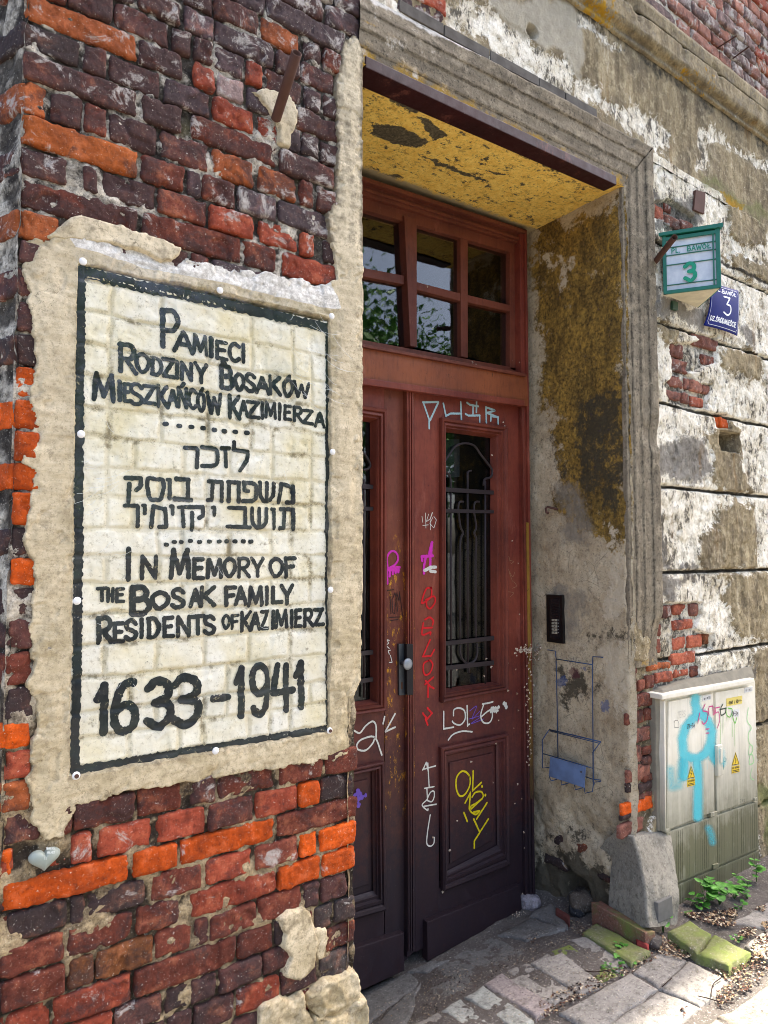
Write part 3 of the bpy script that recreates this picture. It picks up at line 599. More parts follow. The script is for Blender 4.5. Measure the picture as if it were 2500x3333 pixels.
G = {
'A': ['l 0,0 .5,1 1,0', 'l .2,.36 .8,.36'], 'B': ['l .08,0 .08,1', 'c .08,.98 .6,1 .85,.78 .6,.55 .1,.53', 'c .1,.53 .75,.55 1,.28 .7,.02 .05,.02'],
'C': ['c .95,.85 .6,1 .2,.85 .02,.5 .2,.12 .6,0 .97,.15'], 'D': ['l .08,0 .08,1', 'c .0,1 .6,.97 .95,.5 .6,.03 .02,0'], 'E': ['l .08,0 .08,1', 'l .05,.98 .95,1', 'l .08,.52 .8,.54', 'l .05,.02 1,.0'],
'F': ['l .08,0 .08,1', 'l .05,.98 1,1', 'l .08,.52 .8,.55'], 'H': ['l .1,0 .1,1', 'l .9,0 .9,1', 'l .1,.5 .9,.5'], 'I': ['l .5,0 .5,1'], 'K': ['l .1,0 .1,1', 'l .95,1 .15,.45', 'l .3,.55 1,0'],
'L': ['l .12,1 .12,.02', 'l .12,.02 1,.04'], 'M': ['l .02,0 .12,1', 'l .12,1 .5,.15', 'l .5,.15 .88,1', 'l .88,1 .98,0'], 'N': ['l .05,0 .08,1', 'l .08,1 .92,.02', 'l .92,0 .95,1'],
'O': ['c .5,1 .08,.8 .02,.45 .3,.03 .6,.02 .97,.4 .9,.8 .5,1'], 'P': ['l .1,0 .1,1', 'c .1,.97 .7,1 .98,.74 .7,.48 .12,.45'], 'R': ['l .1,0 .1,1', 'c .05,.97 .7,1 .93,.76 .65,.5 .12,.46', 'l .4,.47 1,0'],
'S': ['c .95,.82 .6,1 .15,.9 .15,.62 .6,.47 .95,.3 .8,.05 .35,0 .02,.14'], 'T': ['l .5,0 .5,1', 'l 0,.98 1,1'], 'U': ['c .05,1 .05,.3 .5,0 .95,.3 .95,1'], 'W': ['l 0,1 .25,0', 'l .25,0 .5,.8', 'l .5,.8 .75,0', 'l .75,0 1,1'],
'Y': ['l 0,1 .5,.45', 'l 1,1 .5,.45', 'l .5,.5 .5,0'], 'Z': ['l .02,.98 .98,1', 'l .95,1 .05,.02', 'l .03,.02 1,.0'],
'Ę': ['l .08,0 .08,1', 'l .05,.98 .95,1', 'l .08,.52 .8,.54', 'l .05,.02 1,.0', 'c .75,0 .55,-.16 .85,-.24'], 'Ó': ['c .5,1 .08,.8 .02,.45 .3,.03 .6,.02 .97,.4 .9,.8 .5,1', 'l .5,1.12 .68,1.24'],
'Ń': ['l .05,0 .08,1', 'l .08,1 .92,.02', 'l .92,0 .95,1', 'l .45,1.1 .65,1.25'], 'Ś': ['c .95,.82 .6,1 .15,.9 .15,.62 .6,.47 .95,.3 .8,.05 .35,0 .02,.14', 'l .45,1.12 .65,1.26'],
'Ł': ['l .2,1 .2,.02', 'l .2,.02 1,.04', 'l 0,.4 .6,.65'], '.': ['l .4,.02 .6,.02'], '-': ['l 0,.5 1,.5'], '/': ['l .1,0 .9,1'], 'G': ['c .95,.85 .6,1 .2,.85 .02,.5 .2,.12 .6,0 .95,.2', 'l .95,.2 .95,.45', 'l .95,.45 .55,.45'],
'1': ['l .1,.72 .62,1', 'l .62,1 .62,0'], '6': ['c .85,.95 .4,.9 .08,.5 .1,.15 .5,0 .92,.12 .92,.4 .5,.52 .12,.42'], '3': ['c .05,.85 .4,1 .85,.88 .85,.62 .35,.52', 'c .35,.52 .9,.45 .95,.18 .5,-.02 .02,.14'],
'9': ['c .9,.6 .5,.42 .1,.58 .1,.88 .5,1 .9,.85 .9,.5 .75,.1 .4,0 .1,.14'], '4': ['l .25,1 .02,.42', 'l .0,.4 1,.42', 'l .68,.98 .66,0'], '2': ['c .05,.8 .3,1 .85,.9 .8,.6 .05,.02', 'l .05,.02 1,.02'], '7': ['l .02,.98 .98,1', 'l .95,1 .35,0'], '5': ['l .9,1 .15,1', 'l .15,1 .12,.55', 'c .12,.55 .6,.65 .95,.35 .6,0 .05,.1'],
'8': ['c .5,.52 .12,.7 .2,.95 .5,1 .8,.95 .88,.7 .5,.52 .05,.3 .2,.03 .5,0 .8,.03 .95,.3 .5,.52'],
':': ['l .45,.2 .55,.2', 'l .45,.75 .55,.75'], 'ר': ['l .0,.98 .85,1', 'c .85,1 .98,.9 .95,.0'], 'כ': ['l 0,1 .6,1', 'c .6,1 1,.9 1,.2 .6,.02', 'l .6,.02 0,.0'], 'ז': ['l .0,.97 1,1', 'l .5,.97 .6,0'], 'ל': ['l .0,1.4 .0,1.0', 'l .0,1 1,.95', 'c 1,.95 .9,.5 .4,-.1'],
'ק': ['l .0,.98 .98,1', 'c .98,1 .98,.5 .7,.25', 'l .25,.6 .2,-.55'], 'ס': ['c .05,1 .5,1 .95,.98 .98,.5 .8,.02 .5,0 .2,.02 .02,.5 .05,1'], 'ו': ['l 0,1 .6,1', 'l .6,1 .6,0'], 'ב': ['l 0,1 .85,1', 'l .85,1 .85,.05', 'l -.1,.02 1.1,.0'],
'ת': ['l 0,1 .9,1', 'l .9,1 .92,0', 'l .25,1 .22,.05', 'l .22,.05 -.05,.03'], 'ח': ['l 0,1 1,1', 'l .95,1 .95,0', 'l .1,1 .08,0'], 'פ': ['l .05,1 .7,1', 'c .7,1 1,.85 .98,.2 .7,.02', 'l .7,.02 0,.0', 'l .1,1 .1,.6', 'l .1,.6 .4,.55'],
'ש': ['c .02,1 .05,.3 .4,0 .9,.25 .98,1', 'l .5,1 .5,.1'], 'מ': ['l .15,1 .95,.85', 'l .95,.9 1,.02', 'l 1,.02 .55,.02', 'l .15,1 .0,.0'], 'י': ['l 0,1 .6,1', 'l .6,1 .6,.6'],
}
def shear(px, py, xc):
    return py+(1795-py)/(4336-xc)*(px-xc)
def glyph(ch, x0, x1, yt, yb, w, V, Fc, place, Y, slant=True, sd=0):
    for st in G[ch]:
        k, rest = st[0], st[2:]; pts = []
        for q in rest.split():
            u, v = map(float, q.split(',')); px = x0+(x1-x0)*u; py = yb+(yt-yb)*v
            xc = (x0+x1)/2
            if slant: py = py+(1795-py)/(4336-xc)*(px-xc)
            p = atY(px, py, Y); pts.append((p[0], p[2]))
        if k == 'c': pts = catmull(pts, 7)
        ribbon(pts, w, V, Fc, place, seed=sd+x0)
def place_panel(x, z, lift):
    return np.stack([x, YW-(Hp(x, z)+.0011+lift), z], 1)
TX = [
('P',524,580,1012,1131,15),('A',567,625,1080,1146,13),('M',628,673,1093,1152,12),('I',683,693,1100,1160,13),('Ę',704,738,1114,1168,12),('C',747,780,1118,1174,12),('I',788,798,1121,1177,12),
('R',387,442,1123,1211,14),('O',444,484,1152,1211,12),('D',493,527,1168,1220,12),('Z',531,567,1170,1226,12),('I',572,580,1177,1230,12),('N',590,624,1182,1236,12),('Y',636,672,1185,1245,12),
('B',718,758,1193,1264,14),('O',767,794,1217,1268,12),('S',801,830,1216,1273,12),('A',836,874,1227,1279,12),('K',877,911,1227,1283,12),('Ó',922,951,1238,1289,12),('W',956,1004,1246,1292,11),
('M',306,371,1219,1302,14),('I',386,393,1242,1302,13),('E',404,420,1250,1306,11),('S',423,462,1250,1316,12),('Z',468,503,1257,1313,12),('K',512,545,1257,1325,12),('A',548,575,1268,1321,11),('Ń',579,608,1264,1326,11),('C',614,638,1268,1330,11),('Ó',644,665,1280,1338,11),('W',676,719,1281,1346,11),
('K',745,780,1289,1360,13),('A',782,805,1302,1352,10),('Z',806,842,1308,1358,11),('I',850,857,1311,1361,11),('M',864,897,1311,1359,10),('I',907,914,1315,1364,11),('E',926,947,1322,1365,10),('R',956,982,1326,1370,10),('Z',986,1018,1337,1378,10),('A',1027,1055,1343,1388,10),
('ר',603,643,1458,1520,12),('כ',658,706,1458,1518,12),('ז',722,746,1458,1518,12),('ל',762,808,1466,1526,12),
('ק',409,459,1556,1606,13),('ס',480,533,1560,1626,12),('ו',546,558,1562,1622,12),('ב',574,620,1560,1626,13),('ת',681,726,1568,1630,12),('ח',742,778,1570,1632,12),('פ',790,832,1572,1632,12),('ש',845,892,1572,1632,12),('מ',908,956,1576,1636,12),
('ר',407,450,1645,1712,12),('י',466,476,1645,1710,11),('מ',492,540,1648,1716,12),('י',556,566,1648,1710,11),('ז',582,606,1650,1714,11),('ק',614,662,1650,1698,12),('י',692,702,1652,1712,11),('ב',745,806,1654,1716,12),('ש',818,868,1656,1718,12),('ו',886,896,1658,1720,11),('ת',914,960,1658,1722,12),
('I',407,428,1787,1886,15),('N',460,510,1812,1882,13),('M',555,615,1790,1879,14),('E',628,660,1820,1882,13),('M',674,719,1822,1879,12),('O',728,764,1819,1875,12),('R',773,810,1818,1877,11),('Y',819,857,1818,1874,12),('O',880,921,1819,1875,12),('F',930,962,1817,1877,12),
('T',318,346,1915,1955,10),('H',350,369,1916,1957,10),('E',379,403,1917,1958,10),
('B',428,487,1912,1998,17),('O',496,549,1929,1980,14),('S',560,600,1918,1977,13),('A',620,652,1917,1973,12),('K',652,698,1912,1971,13),('F',732,764,1912,1969,13),('A',765,798,1910,1966,12),('M',809,852,1912,1970,12),('I',864,872,1912,1966,12),('L',886,918,1912,1962,12),('Y',917,953,1906,1965,12),
('R',316,362,2012,2090,14),('E',370,401,2029,2088,12),('S',408,444,2020,2081,13),('I',457,465,2016,2074,12),('D',482,520,2013,2073,12),('E',533,563,2011,2071,12),('N',577,617,2008,2070,12),('T',623,664,2006,2062,12),('S',665,697,2006,2062,12),
('O',724,745,2003,2044,9),('F',752,773,2003,2045,9),('K',782,815,1993,2052,12),('A',816,844,1992,2048,11),('Z',850,873,1990,2046,11),('I',887,893,1990,2045,11),('M',899,936,1988,2042,11),('I',948,954,1988,2041,11),('E',963,982,1986,2039,11),('R',991,1019,1985,2038,11),('Z',1025,1052,1984,2033,11),
('1',312,354,2230,2386,22),('6',368,443,2214,2380,24),('3',477,555,2214,2362,24),('3',562,648,2203,2357,24),('-',693,742,2266,2278,20),('1',766,797,2176,2330,20),('9',818,876,2167,2324,20),('4',890,953,2165,2311,19),('1',962,990,2158,2300,20)]
def word(items, name, mat, parent, place, Y, kx=1.0, slant=True):
    V, Fc = [], []
    for ch, x0, x1, yt, yb, wpx in items:
        p0 = atY(x0, yt, Y); dep = float(np.dot(p0, FW)); glyph(ch, x0, x1, yt, yb, wpx*kx*dep/F, V, Fc, place, Y, slant)
    if V: return mesh_obj(name, V, Fc, mat, parent)
# one painted line of text = one part
rowsT = {}
for it in TX:

    i_ = TX.index(it); key = [k for k, a in enumerate((0, 7, 21, 42, 46, 55, 66, 76, 90, 110)) if a <= i_][-1]
    rowsT.setdefault(key, []).append(it)
for k, its in rowsT.items(): word(its, 'painted_lettering', BK, B, place_panel, YW+.008, 1.18)
# rows of dots
def dots(L, r, mat, parent, place, Y):
    V, Fc = [], []
    for x, y in L:
        p0 = atY(x-r*.35, y, Y); p1 = atY(x+r*.35, y, Y); d = float(np.dot(p0, FW))
        ribbon([(p0[0], p0[2]), (p1[0], p1[2])], r*1.9*d/F, V, Fc, place, .1, seed=x)
    return mesh_obj('painted_dots', V, Fc, mat, parent)
dots([(538,1381),(582,1387),(622,1390),(661,1394),(697,1400),(730,1404),(766,1406),(804,1409)], 8, BK, B, place_panel, YW+.008)
dots([(539,1773),(565,1764),(589,1764),(618,1761),(648,1764),(680,1763),(712,1763),(737,1762),(763,1762),(790,1762),(815,1763)], 7, BK, B, place_panel, YW+.008)
def line(name, L, wpx, mat, parent, place, Y, rough=.12, curve=False, taper=0):
    V, Fc = [], []
    for pts in L:
        Q = [atY(x, y, Y) for x, y in pts]; d = float(np.dot(Q[0], FW)); Q = [(q[0], q[2]) for q in Q]
        if curve: Q = catmull(Q, 7)
        ribbon(Q, wpx*d/F, V, Fc, place, rough, taper, seed=pts[0][0])
    return mesh_obj(name, V, Fc, mat, parent)
line('painted_border', [[(262,880),(262,1000),(259,1300),(257,1600),(256,1800),(250,2100),(247,2350),(243,2505)]], 28, BK, B, place_panel, YW+.008, .18)
line('painted_border', [[(262,884),(450,930),(625,965),(836,1012),(1000,1052),(1072,1070)]], 38, BK, B, place_panel, YW+.008, .2)
line('painted_border', [[(1071,1060),(1070,1400),(1071,1800),(1071,2100),(1070,2370)]], 25, BK, B, place_panel, YW+.008, .12)
line('painted_border', [[(243,2508),(450,2474),(625,2443),(850,2408),(1065,2372)]], 28, BK, B, place_panel, YW+.008, .22)
# ------------------------------------------------------------------ acrylic sheet screwed over the panel
ac = thing('acrylic_sheet', 'clear acrylic sheet screwed over the painted memorial lettering', 'acrylic sheet', (.75, 1.78, -.5))
YA = YW-.0215
def acr():
    c = [atY(*p, YA) for p in ((247,812),(1096,1013),(1090,2395),(218,2556))]; n, m_ = 60, 90; V = []
    for j in range(m_):
        for i in range(n):
            u, v = i/(n-1), j/(m_-1); p = c[0]*(1-u)*(1-v)+c[1]*u*(1-v)+c[2]*u*v+c[3]*(1-u)*v
            V.append((p[0], YA-.0012*math.sin(p[0]*9+1)*math.sin(p[2]*7)-.0006*math.sin(p[2]*23+p[0]*11), p[2]))
    return V, n, m_
V_, n_, m__ = acr(); sh_ = mesh_obj('clear_sheet', V_, npgridF(n_, m__, flip=True), AC, ac)
SCR = m_blackpaint('acrylic_scratch', '#d8dcda', .9); rs_ = random.Random(6); V, Fc = [], []
for k in range(46):
    if k < 22: x, y, a, L = rs_.uniform(940, 1085), 1040+rs_.uniform(-20, 260), rs_.uniform(.15, .9), rs_.uniform(30, 110)
    elif k < 34: x, y, a, L = rs_.uniform(240, 330), rs_.uniform(1500, 1680), rs_.uniform(-.6, -.1), rs_.uniform(30, 120)
    else: x, y, a, L = rs_.uniform(300, 1000), rs_.uniform(900, 2300), rs_.uniform(-3, 3), rs_.uniform(15, 60)
    Q = [atY(x+L*t*math.cos(a), y+L*t*math.sin(a)+9*math.sin(t*3), YA-.003) for t in (0, .33, .66, 1)]
    ribbon([(q[0], q[2]) for q in Q], .0006, V, Fc, lambda X_, Z_, l: np.stack([X_, X_*0+YA-.0022-l, Z_], 1), .3, seed=k)
mesh_obj('scratches', V, Fc, SCR, ac)['kind'] = 'stuff'
def screw(x, y, k):
    p = atY(x, y, YA-.004); bm = bmesh.new(); bmesh.ops.create_uvsphere(bm, u_segments=14, v_segments=8, radius=.0095)
    for v in bm.verts: v.co = (v.co.x, v.co.y*.45, v.co.z)
    bmesh.ops.translate(bm, verts=bm.verts, vec=Vector(p)); o = bm_obj('screw_cap', bm, WHITEP, ac, True)
    if k:
        bm = bmesh.new(); bmesh.ops.create_cone(bm, cap_ends=True, segments=12, radius1=.005, radius2=.005, depth=.003); bmesh.ops.rotate(bm, verts=bm.verts, matrix=Matrix.Rotation(math.pi/2, 3, 'X'))
        bmesh.ops.translate(bm, verts=bm.verts, vec=Vector(p)+Vector((0, -.0052, 0))); bm_obj('screw_head', bm, RUST, o)
for k, (x, y) in enumerate([(270,851),(716,945),(1080,1029),(264,1413),(1083,1471),(251,1956),(1076,1920),(702,2444),(1073,2378),(248,2525)]): screw(x, y, k > 7)
# ------------------------------------------------------------------ stucco front: rusticated bands right of the door, frieze over it
TA, TB, TC, TD = (1250, 0), (1875, 0), (1875, 833), (1875, 1666)
TE, TG = (1875, 2500), (1250, 833)
def poly(o, pts, Y=1.8): return toXZ(T(o[0], o[1], pts), Y)
LIME = [poly(TA, [(480,60),(700,20),(900,60),(1150,260),(1380,420),(1570,500),(1659,720),(1659,900),(1400,740),(1050,520),(800,370),(560,240)]),
 poly(TB, [(0,650),(60,690),(140,700),(200,740),(240,820),(330,890),(440,880),(540,910),(620,940),(720,980),(790,1060),(820,1130),(805,1320),(740,1300),(600,1220),(380,1090),(200,960),(0,860)]),
 poly(TB, [(1050,1130),(1180,1080),(1290,1190),(1480,1330),(1700,1440),(1700,1560),(1500,1440),(1350,1300),(1250,1258),(1150,1262),(1160,1380),(1130,1510),(1040,1470)]),
 poly(TB, [(0,0),(60,60),(150,200),(320,330),(400,440),(330,420),(200,330),(60,230),(0,200)])]
TAN = [poly(TB, [(1240,1640),(1480,1770),(1700,1880),(1640,2070),(1480,2130),(1380,2080),(1310,1990),(1340,1850),(1290,1760)]), poly(TB, [(1150,1262),(1250,1260),(1350,1310),(1500,1445),(1700,1570),(1700,1850),(1130,1520),(1160,1390)]),
 poly(TC, [(1260,820),(1500,790),(1600,870),(1590,1080),(1500,1130),(1380,1000),(1250,930)]), poly(TC, [(1130,1520),(1240,1490),(1420,1500),(1440,1720),(1480,1980),(1540,2050),(1250,2040),(1185,1920),(1190,1720),(1140,1600)]),
 poly(TD, [(1230,-60),(1540,-60),(1560,240),(1580,490),(1100,500),(1080,420),(1080,290),(1150,200),(1230,120)]), poly(TD, [(1230,545),(1720,520),(1720,1130),(1440,1110),(1350,950),(1290,830),(1270,720),(1310,620)]),
 poly(TD, [(1540,1190),(1720,1160),(1720,3200),(1560,3200),(1550,1810)]), poly(TC, [(1230,60),(1400,130),(1700,240),(1700,60),(1400,0)]), poly(TC, [(700,560),(900,620),(920,680),(900,740),(800,730),(690,640)])]
GREY = [poly(TC, [(715,1660),(800,1590),(1100,1620),(1180,1800),(1200,1900),(900,1960),(715,1950)]), poly(TC, [(690,240),(760,340),(960,430),(1110,420),(1130,640),(980,610),(850,560),(680,500)]), poly(TD, [(700,40),(790,320),(830,450),(1060,470),(1060,505),(700,515)]),
 poly(TC, [(1420,580),(1500,570),(1550,650),(1540,760),(1440,700)]), poly(TD, [(700,560),(900,570),(1040,590),(900,640),(860,770),(720,820)]), poly(TB, [(680,1680),(1000,1690),(1100,1900),(1000,1990),(680,1990)]), poly(TD, [(750,1480),(1540,1340),(1540,1440),(750,1590)]),
 poly(TD, [(690,1500),(760,1500),(760,2400),(680,2400)])]
PALE = [poly(TA, [(860,-60),(1150,0),(1400,0),(1700,40),(1700,720),(1560,490),(1380,400),(1180,240),(1000,140)])]
YEL = [poly(TB, [(1270,1660),(1400,1740),(1470,1810),(1400,1850),(1330,1790)])]
MOSS = [poly(TE, [(1560,120),(1720,120),(1720,900),(1590,300)]), poly(TB, [(1100,1520),(1659,1850),(1659,1900),(1100,1570)])]
DARK = [poly(TC, [(1250,40),(1700,250),(1700,275),(1250,65)])]
def multi(Ps, w=.05, nz=.05, s=40):
    def f(X, Z):
        X2 = X+fbm(X, Z, 0, 9, 4, s)*nz; Z2 = Z+fbm(X, Z, 5, 9, 4, s+3)*nz; m_ = np.full(X.shape, 9.0)
        for P in Ps: m_ = np.minimum(m_, sdpoly(X2, Z2, P))
        return np.clip(.5-m_/w, 0, 1)
    return f
fL, fT, fG, fP, fY, fM, fD = multi(LIME, .09, .05, 40), multi(TAN, .08, .05, 140), multi(GREY, .06, .05, 41), multi(PALE, .08, .05, 42), multi(YEL, .08, .06, 43), multi(MOSS, .12, .06, 44), multi(DARK, .03, .02, 45)
# holes broken through the render down to the bricks
def zrow(z): return z
HOLE = [poly(TC, [(820,735),(960,735),(1240,700),(1215,930),(1110,960),(1000,1000),(1080,1090),(1185,1110),(1140,1310),(1010,1310),(800,1240),(790,1130),(770,1100),(850,1010),(850,880)]),
 poly(TC, [(1215,1370),(1345,1370),(1345,1490),(1225,1490)]), poly(TB, [(680,1750),(860,1740),(1030,1850),(1050,2010),(780,2000),(760,1900),(680,1890)]),
 poly(TD, [(640,780),(1090,770),(1100,890),(1040,1030),(1120,1060),(1200,1050),(1190,1170),(1060,1210),(1085,1440),(860,1500),(690,1590),(690,2250),(400,2250),(430,1280),(640,1290),(690,970),(640,930)]),
 poly(TE, [(400,-40),(690,-40),(700,420),(600,610),(400,600)])]
fH = multi(HOLE, .02, .02, 46)
GZ = [1.812+.003, 1.429, 1.053, .678, .294, -.096, -.486, -.886, -1.29, -1.62]
NICHE = (atY(2341, 1400), atY(2407, 1475))
def band_h(z1, z0):
    def f(X, Z):
        lime = fL(X, Z)*0; tan = fT(X, Z)
        h = sstep(.4, .6, tan+fbm(X, Z, 0, 25, 3, 49)*.3)*.009-.003+fbm(X, Z, 0, 6, 3, 50)*.007+fbm(X, Z, 0, 30, 5, 51)*.006-sstep(.1, .16, fbm(X, Z, 0, 9, 5, 48))*.005
        d = np.minimum(z1-Z, Z-z0); h = h-(1-sstep(.002, .015, d+fbm(X, Z, 0, 18, 4, 52)*.010))*.024
        hole = fH(X, Z); h = h-sstep(.35, .65, hole)*.020
        nx0, nx1, nz1, nz0 = NICHE[0][0], NICHE[1][0], NICHE[0][2], NICHE[1][2]
        ins = np.minimum(np.minimum(X-nx0, nx1-X), np.minimum(nz1-Z, Z-nz0)); h = np.where(ins > 0, -.38, h)
        return h
    return f
AT = {'lime': lambda X, Z: np.clip(1-fT(X, Z), 0, 1)*np.where(Z > 1.84, fL(X, Z), 1)*np.where((X < 2.84) & (Z < -.1), .25, .86), 'grey': fG, 'dark': lambda X, Z: np.maximum(fD(X, Z), sstep(.5, .9, fH(X, Z))*.45), 'yellow': fY, 'moss': fM, 'pale': fP}
for k in range(len(GZ)-1):
    z1, z0 = GZ[k], GZ[k+1]
    A2 = dict(AT)
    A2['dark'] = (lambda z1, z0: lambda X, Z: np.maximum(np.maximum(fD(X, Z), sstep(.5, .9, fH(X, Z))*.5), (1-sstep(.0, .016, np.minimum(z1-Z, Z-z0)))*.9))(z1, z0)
    sheet('rusticated_band', FRONT, 2.652 if k > 4 else 2.835, 4.6, z0, z1, .006, band_h(z1, z0), ST, B, attrs=A2)
def frieze_h(X, Z):
    l = fL(X, Z); h = fbm(X, Z, 0, 5, 3, 53)*.006+fbm(X, Z, 0, 35, 4, 54)*.003-sstep(.4, .6, l)*.006
    c = np.array(atY(1733, 100)); d = np.hypot(X-c[0], Z-c[2])+fbm(X, Z, 0, 20, 2, 55)*.01; h = h-(1-sstep(.022, .032, d))*.06
    return h
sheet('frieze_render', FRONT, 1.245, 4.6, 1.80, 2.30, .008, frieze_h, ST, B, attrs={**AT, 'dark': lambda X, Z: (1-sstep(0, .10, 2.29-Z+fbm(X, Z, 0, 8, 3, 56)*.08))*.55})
# string course over the frieze: moulded band, then a worn ledge
def sweepX(name, prof, x0, x1, mat, parent, attrs, step=.012, amp=.004, sd=0):
    pr = []
    for (a, b), (c, d) in zip(prof, prof[1:]):
        m_ = max(1, int(math.hypot(c-a, d-b)/.008))
        for i in range(m_): pr.append((a+(c-a)*i/m_, b+(d-b)*i/m_))
    pr.append(prof[-1]); pr = np.array(pr); nx = int((x1-x0)/step)+1; X, K = np.meshgrid(np.linspace(x0, x1, nx), np.arange(len(pr)))
    Zp = pr[K, 1]; Op = pr[K, 0]; n = fbm(X, Zp, Op, 12, 4, 57+sd)
    chip = sstep(.3, .5, fbm(X, Zp, 0, 7, 3, 58+sd))*.012*(Op > .02)
    Y = YW-(Op+n*amp-chip); Zz = Zp+fbm(X, Zp, Op, 14, 3, 59+sd)*amp*.8
    P = np.stack([X, Y, Zz], -1)
    return mesh_obj(name, P.reshape(-1, 3), npgridF(nx, len(pr)), mat, parent, attrs={k: f(X, Zp) for k, f in attrs.items()})
cz = lambda X, Z: np.clip(.35+.5*fbm(X, Z, 0, 2.2, 3, 33), 0, 1)
zero = lambda X, Z: X*0
CA = {'lime': zero, 'grey': lambda X, Z: X*0+.25, 'dark': lambda X, Z: np.where(abs(Z-2.432) < .012, .95, .28), 'yellow': lambda X, Z: np.clip(.20+.55*fbm(X, Z, 0, 2.4, 3, 33)+.06*(X > 3), 0, .6), 'moss': zero, 'pale': zero}
sweepX('string_course', [(.0, 2.285), (.012, 2.287), (.016, 2.300), (.010, 2.303), (.012, 2.318), (.035, 2.325), (.045, 2.34), (.045, 2.42), (.038, 2.428), (.012, 2.432), (.014, 2.440), (.030, 2.445), (.034, 2.50), (.028, 2.515), (.0, 2.56), (-.02, 2.58)], 1.9, 4.8, ST, B, CA, amp=.005)
# brickwork above the string course
sheet('mortar', FRONT, 1.2, 4.9, 2.50, 3.3, .02, lambda X, Z: -.012+fbm(X, Z, 0, 14, 3, 5)*.008, MO, B)
sheet('frieze_render', FRONT, 1.245, 2.0, 2.27, 2.62, .012, lambda X, Z: fbm(X, Z, 0, 8, 3, 5)*.008, ST, B, attrs={'lime': lambda X, Z: X*0+.9, 'grey': zero, 'dark': zero, 'yellow': zero, 'moss': zero, 'pale': zero})
rb = random.Random(4)
for r in range(10):
    z0 = 2.555+r*.0755; x = 2.30-.05*r+rb.random()*.1
    while x < 4.75:
        wd = rb.choice([.27, .13, .13, .27]); pxx = x+wd/2
        if z0 < 1.62+ .37*pxx+.62: brick(x, x+wd-.010, z0, z0+.066, rb.choice('wnnwnwmw' if rb.random() < .9 else 'oR'), step=.009, out=rb.uniform(-.006, .006), amp=1.0)
        x += wd
for q in [(250,540,0,60,'R'), (260,530,60,200,'p'), (100,250,-20,120,'v')]:
    a = atY(1250+q[0]/S_, (q[2]+q[3])/2/S_); b = atY(1250+q[1]/S_, (q[2]+q[3])/2/S_+18); brick(a[0], b[0], b[2]-.03, b[2]+.04, q[4], out=.004)
# bricks bared in the broken render
BX = [(TB,690,780,1770,1895,'R'),(TB,785,855,1755,1830,'r'),(TB,790,920,1860,1960,'p'),(TB,925,1035,1900,1990,'p'),(TB,690,780,1910,1990,'r'),
 (TC,830,950,750,870,'p'),(TC,1020,1250,690,790,'p'),(TC,1110,1220,850,950,'r'),(TC,850,990,890,1000,'p'),(TC,820,950,1030,1130,'p'),(TC,955,1005,1050,1150,'p'),(TC,1010,1110,1065,1170,'v'),(TC,1115,1185,1110,1190,'p'),(TC,800,930,1160,1240,'p'),(TC,935,1010,1180,1270,'p'),(TC,1015,1130,1210,1300,'R'),(TC,1230,1340,1390,1485,'O'),
 (TD,760,850,810,920,'r'),(TD,860,980,800,890,'R'),(TD,1000,1080,790,900,'p'),(TD,700,765,975,1090,'r'),(TD,700,765,1100,1230,'r'),(TD,860,1030,935,1020,'R'),(TD,860,975,1085,1195,'R'),(TD,985,1115,1065,1175,'R'),(TD,1125,1185,1050,1150,'b'),(TD,850,1060,1215,1320,'R'),(TD,640,845,1310,1370,'o'),(TD,710,860,1385,1480,'R'),(TD,870,1000,1360,1430,'R'),(TD,1010,1080,1335,1430,'r'),
 (TD,500,560,1450,1550,'b'),(TD,630,705,1415,1530,'r'),(TD,490,680,1575,1690,'r'),(TD,462,620,1730,1845,'r'),(TD,625,685,1705,1810,'r'),(TD,490,670,1870,2000,'p'),(TD,500,600,2030,2180,'p'),(TE,470,670,0,120,'p'),(TE,550,690,130,220,'d'),(TE,425,690,280,410,'O'),(TE,400,610,465,590,'p')]
for a_ in [(TD,500,560,1350,1440,'r'),(TD,560,625,1455,1555,'r'),(TD,600,680,2030,2110,'r'),(TD,600,690,2120,2200,'p'),(TD,520,600,2190,2260,'p'),(TE,600,690,60,125,'r'),(TE,470,545,135,220,'d'),(TE,560,690,225,275,'p'),(TE,420,500,410,460,'d')]: BX.append(a_)
for o_, x0, x1, y0, y1, c in BX:
    c = dict(p='m', r='s', R='u', v='n').get(c, c)
    y = (y0+y1)/2; a = atY(o_[0]+x0/S_, o_[1]+y/S_); b = atY(o_[0]+x1/S_, o_[1]+y/S_); t = atY(o_[0]+(x0+x1)/2/S_, o_[1]+y0/S_); d = atY(o_[0]+(x0+x1)/2/S_, o_[1]+y1/S_)
    brick(a[0]+.002, b[0]-.002, d[2]+.001, t[2]-.001, c, out=-.011, step=.006, rnd=.008, amp=1.1)
# steel plate set in the render above the lamp
qbox('wall_plate', T(*TB, [(1035,1640),(1120,1660),(1110,1850),(1020,1810)]), 1.79, 1.82, RUST, B)
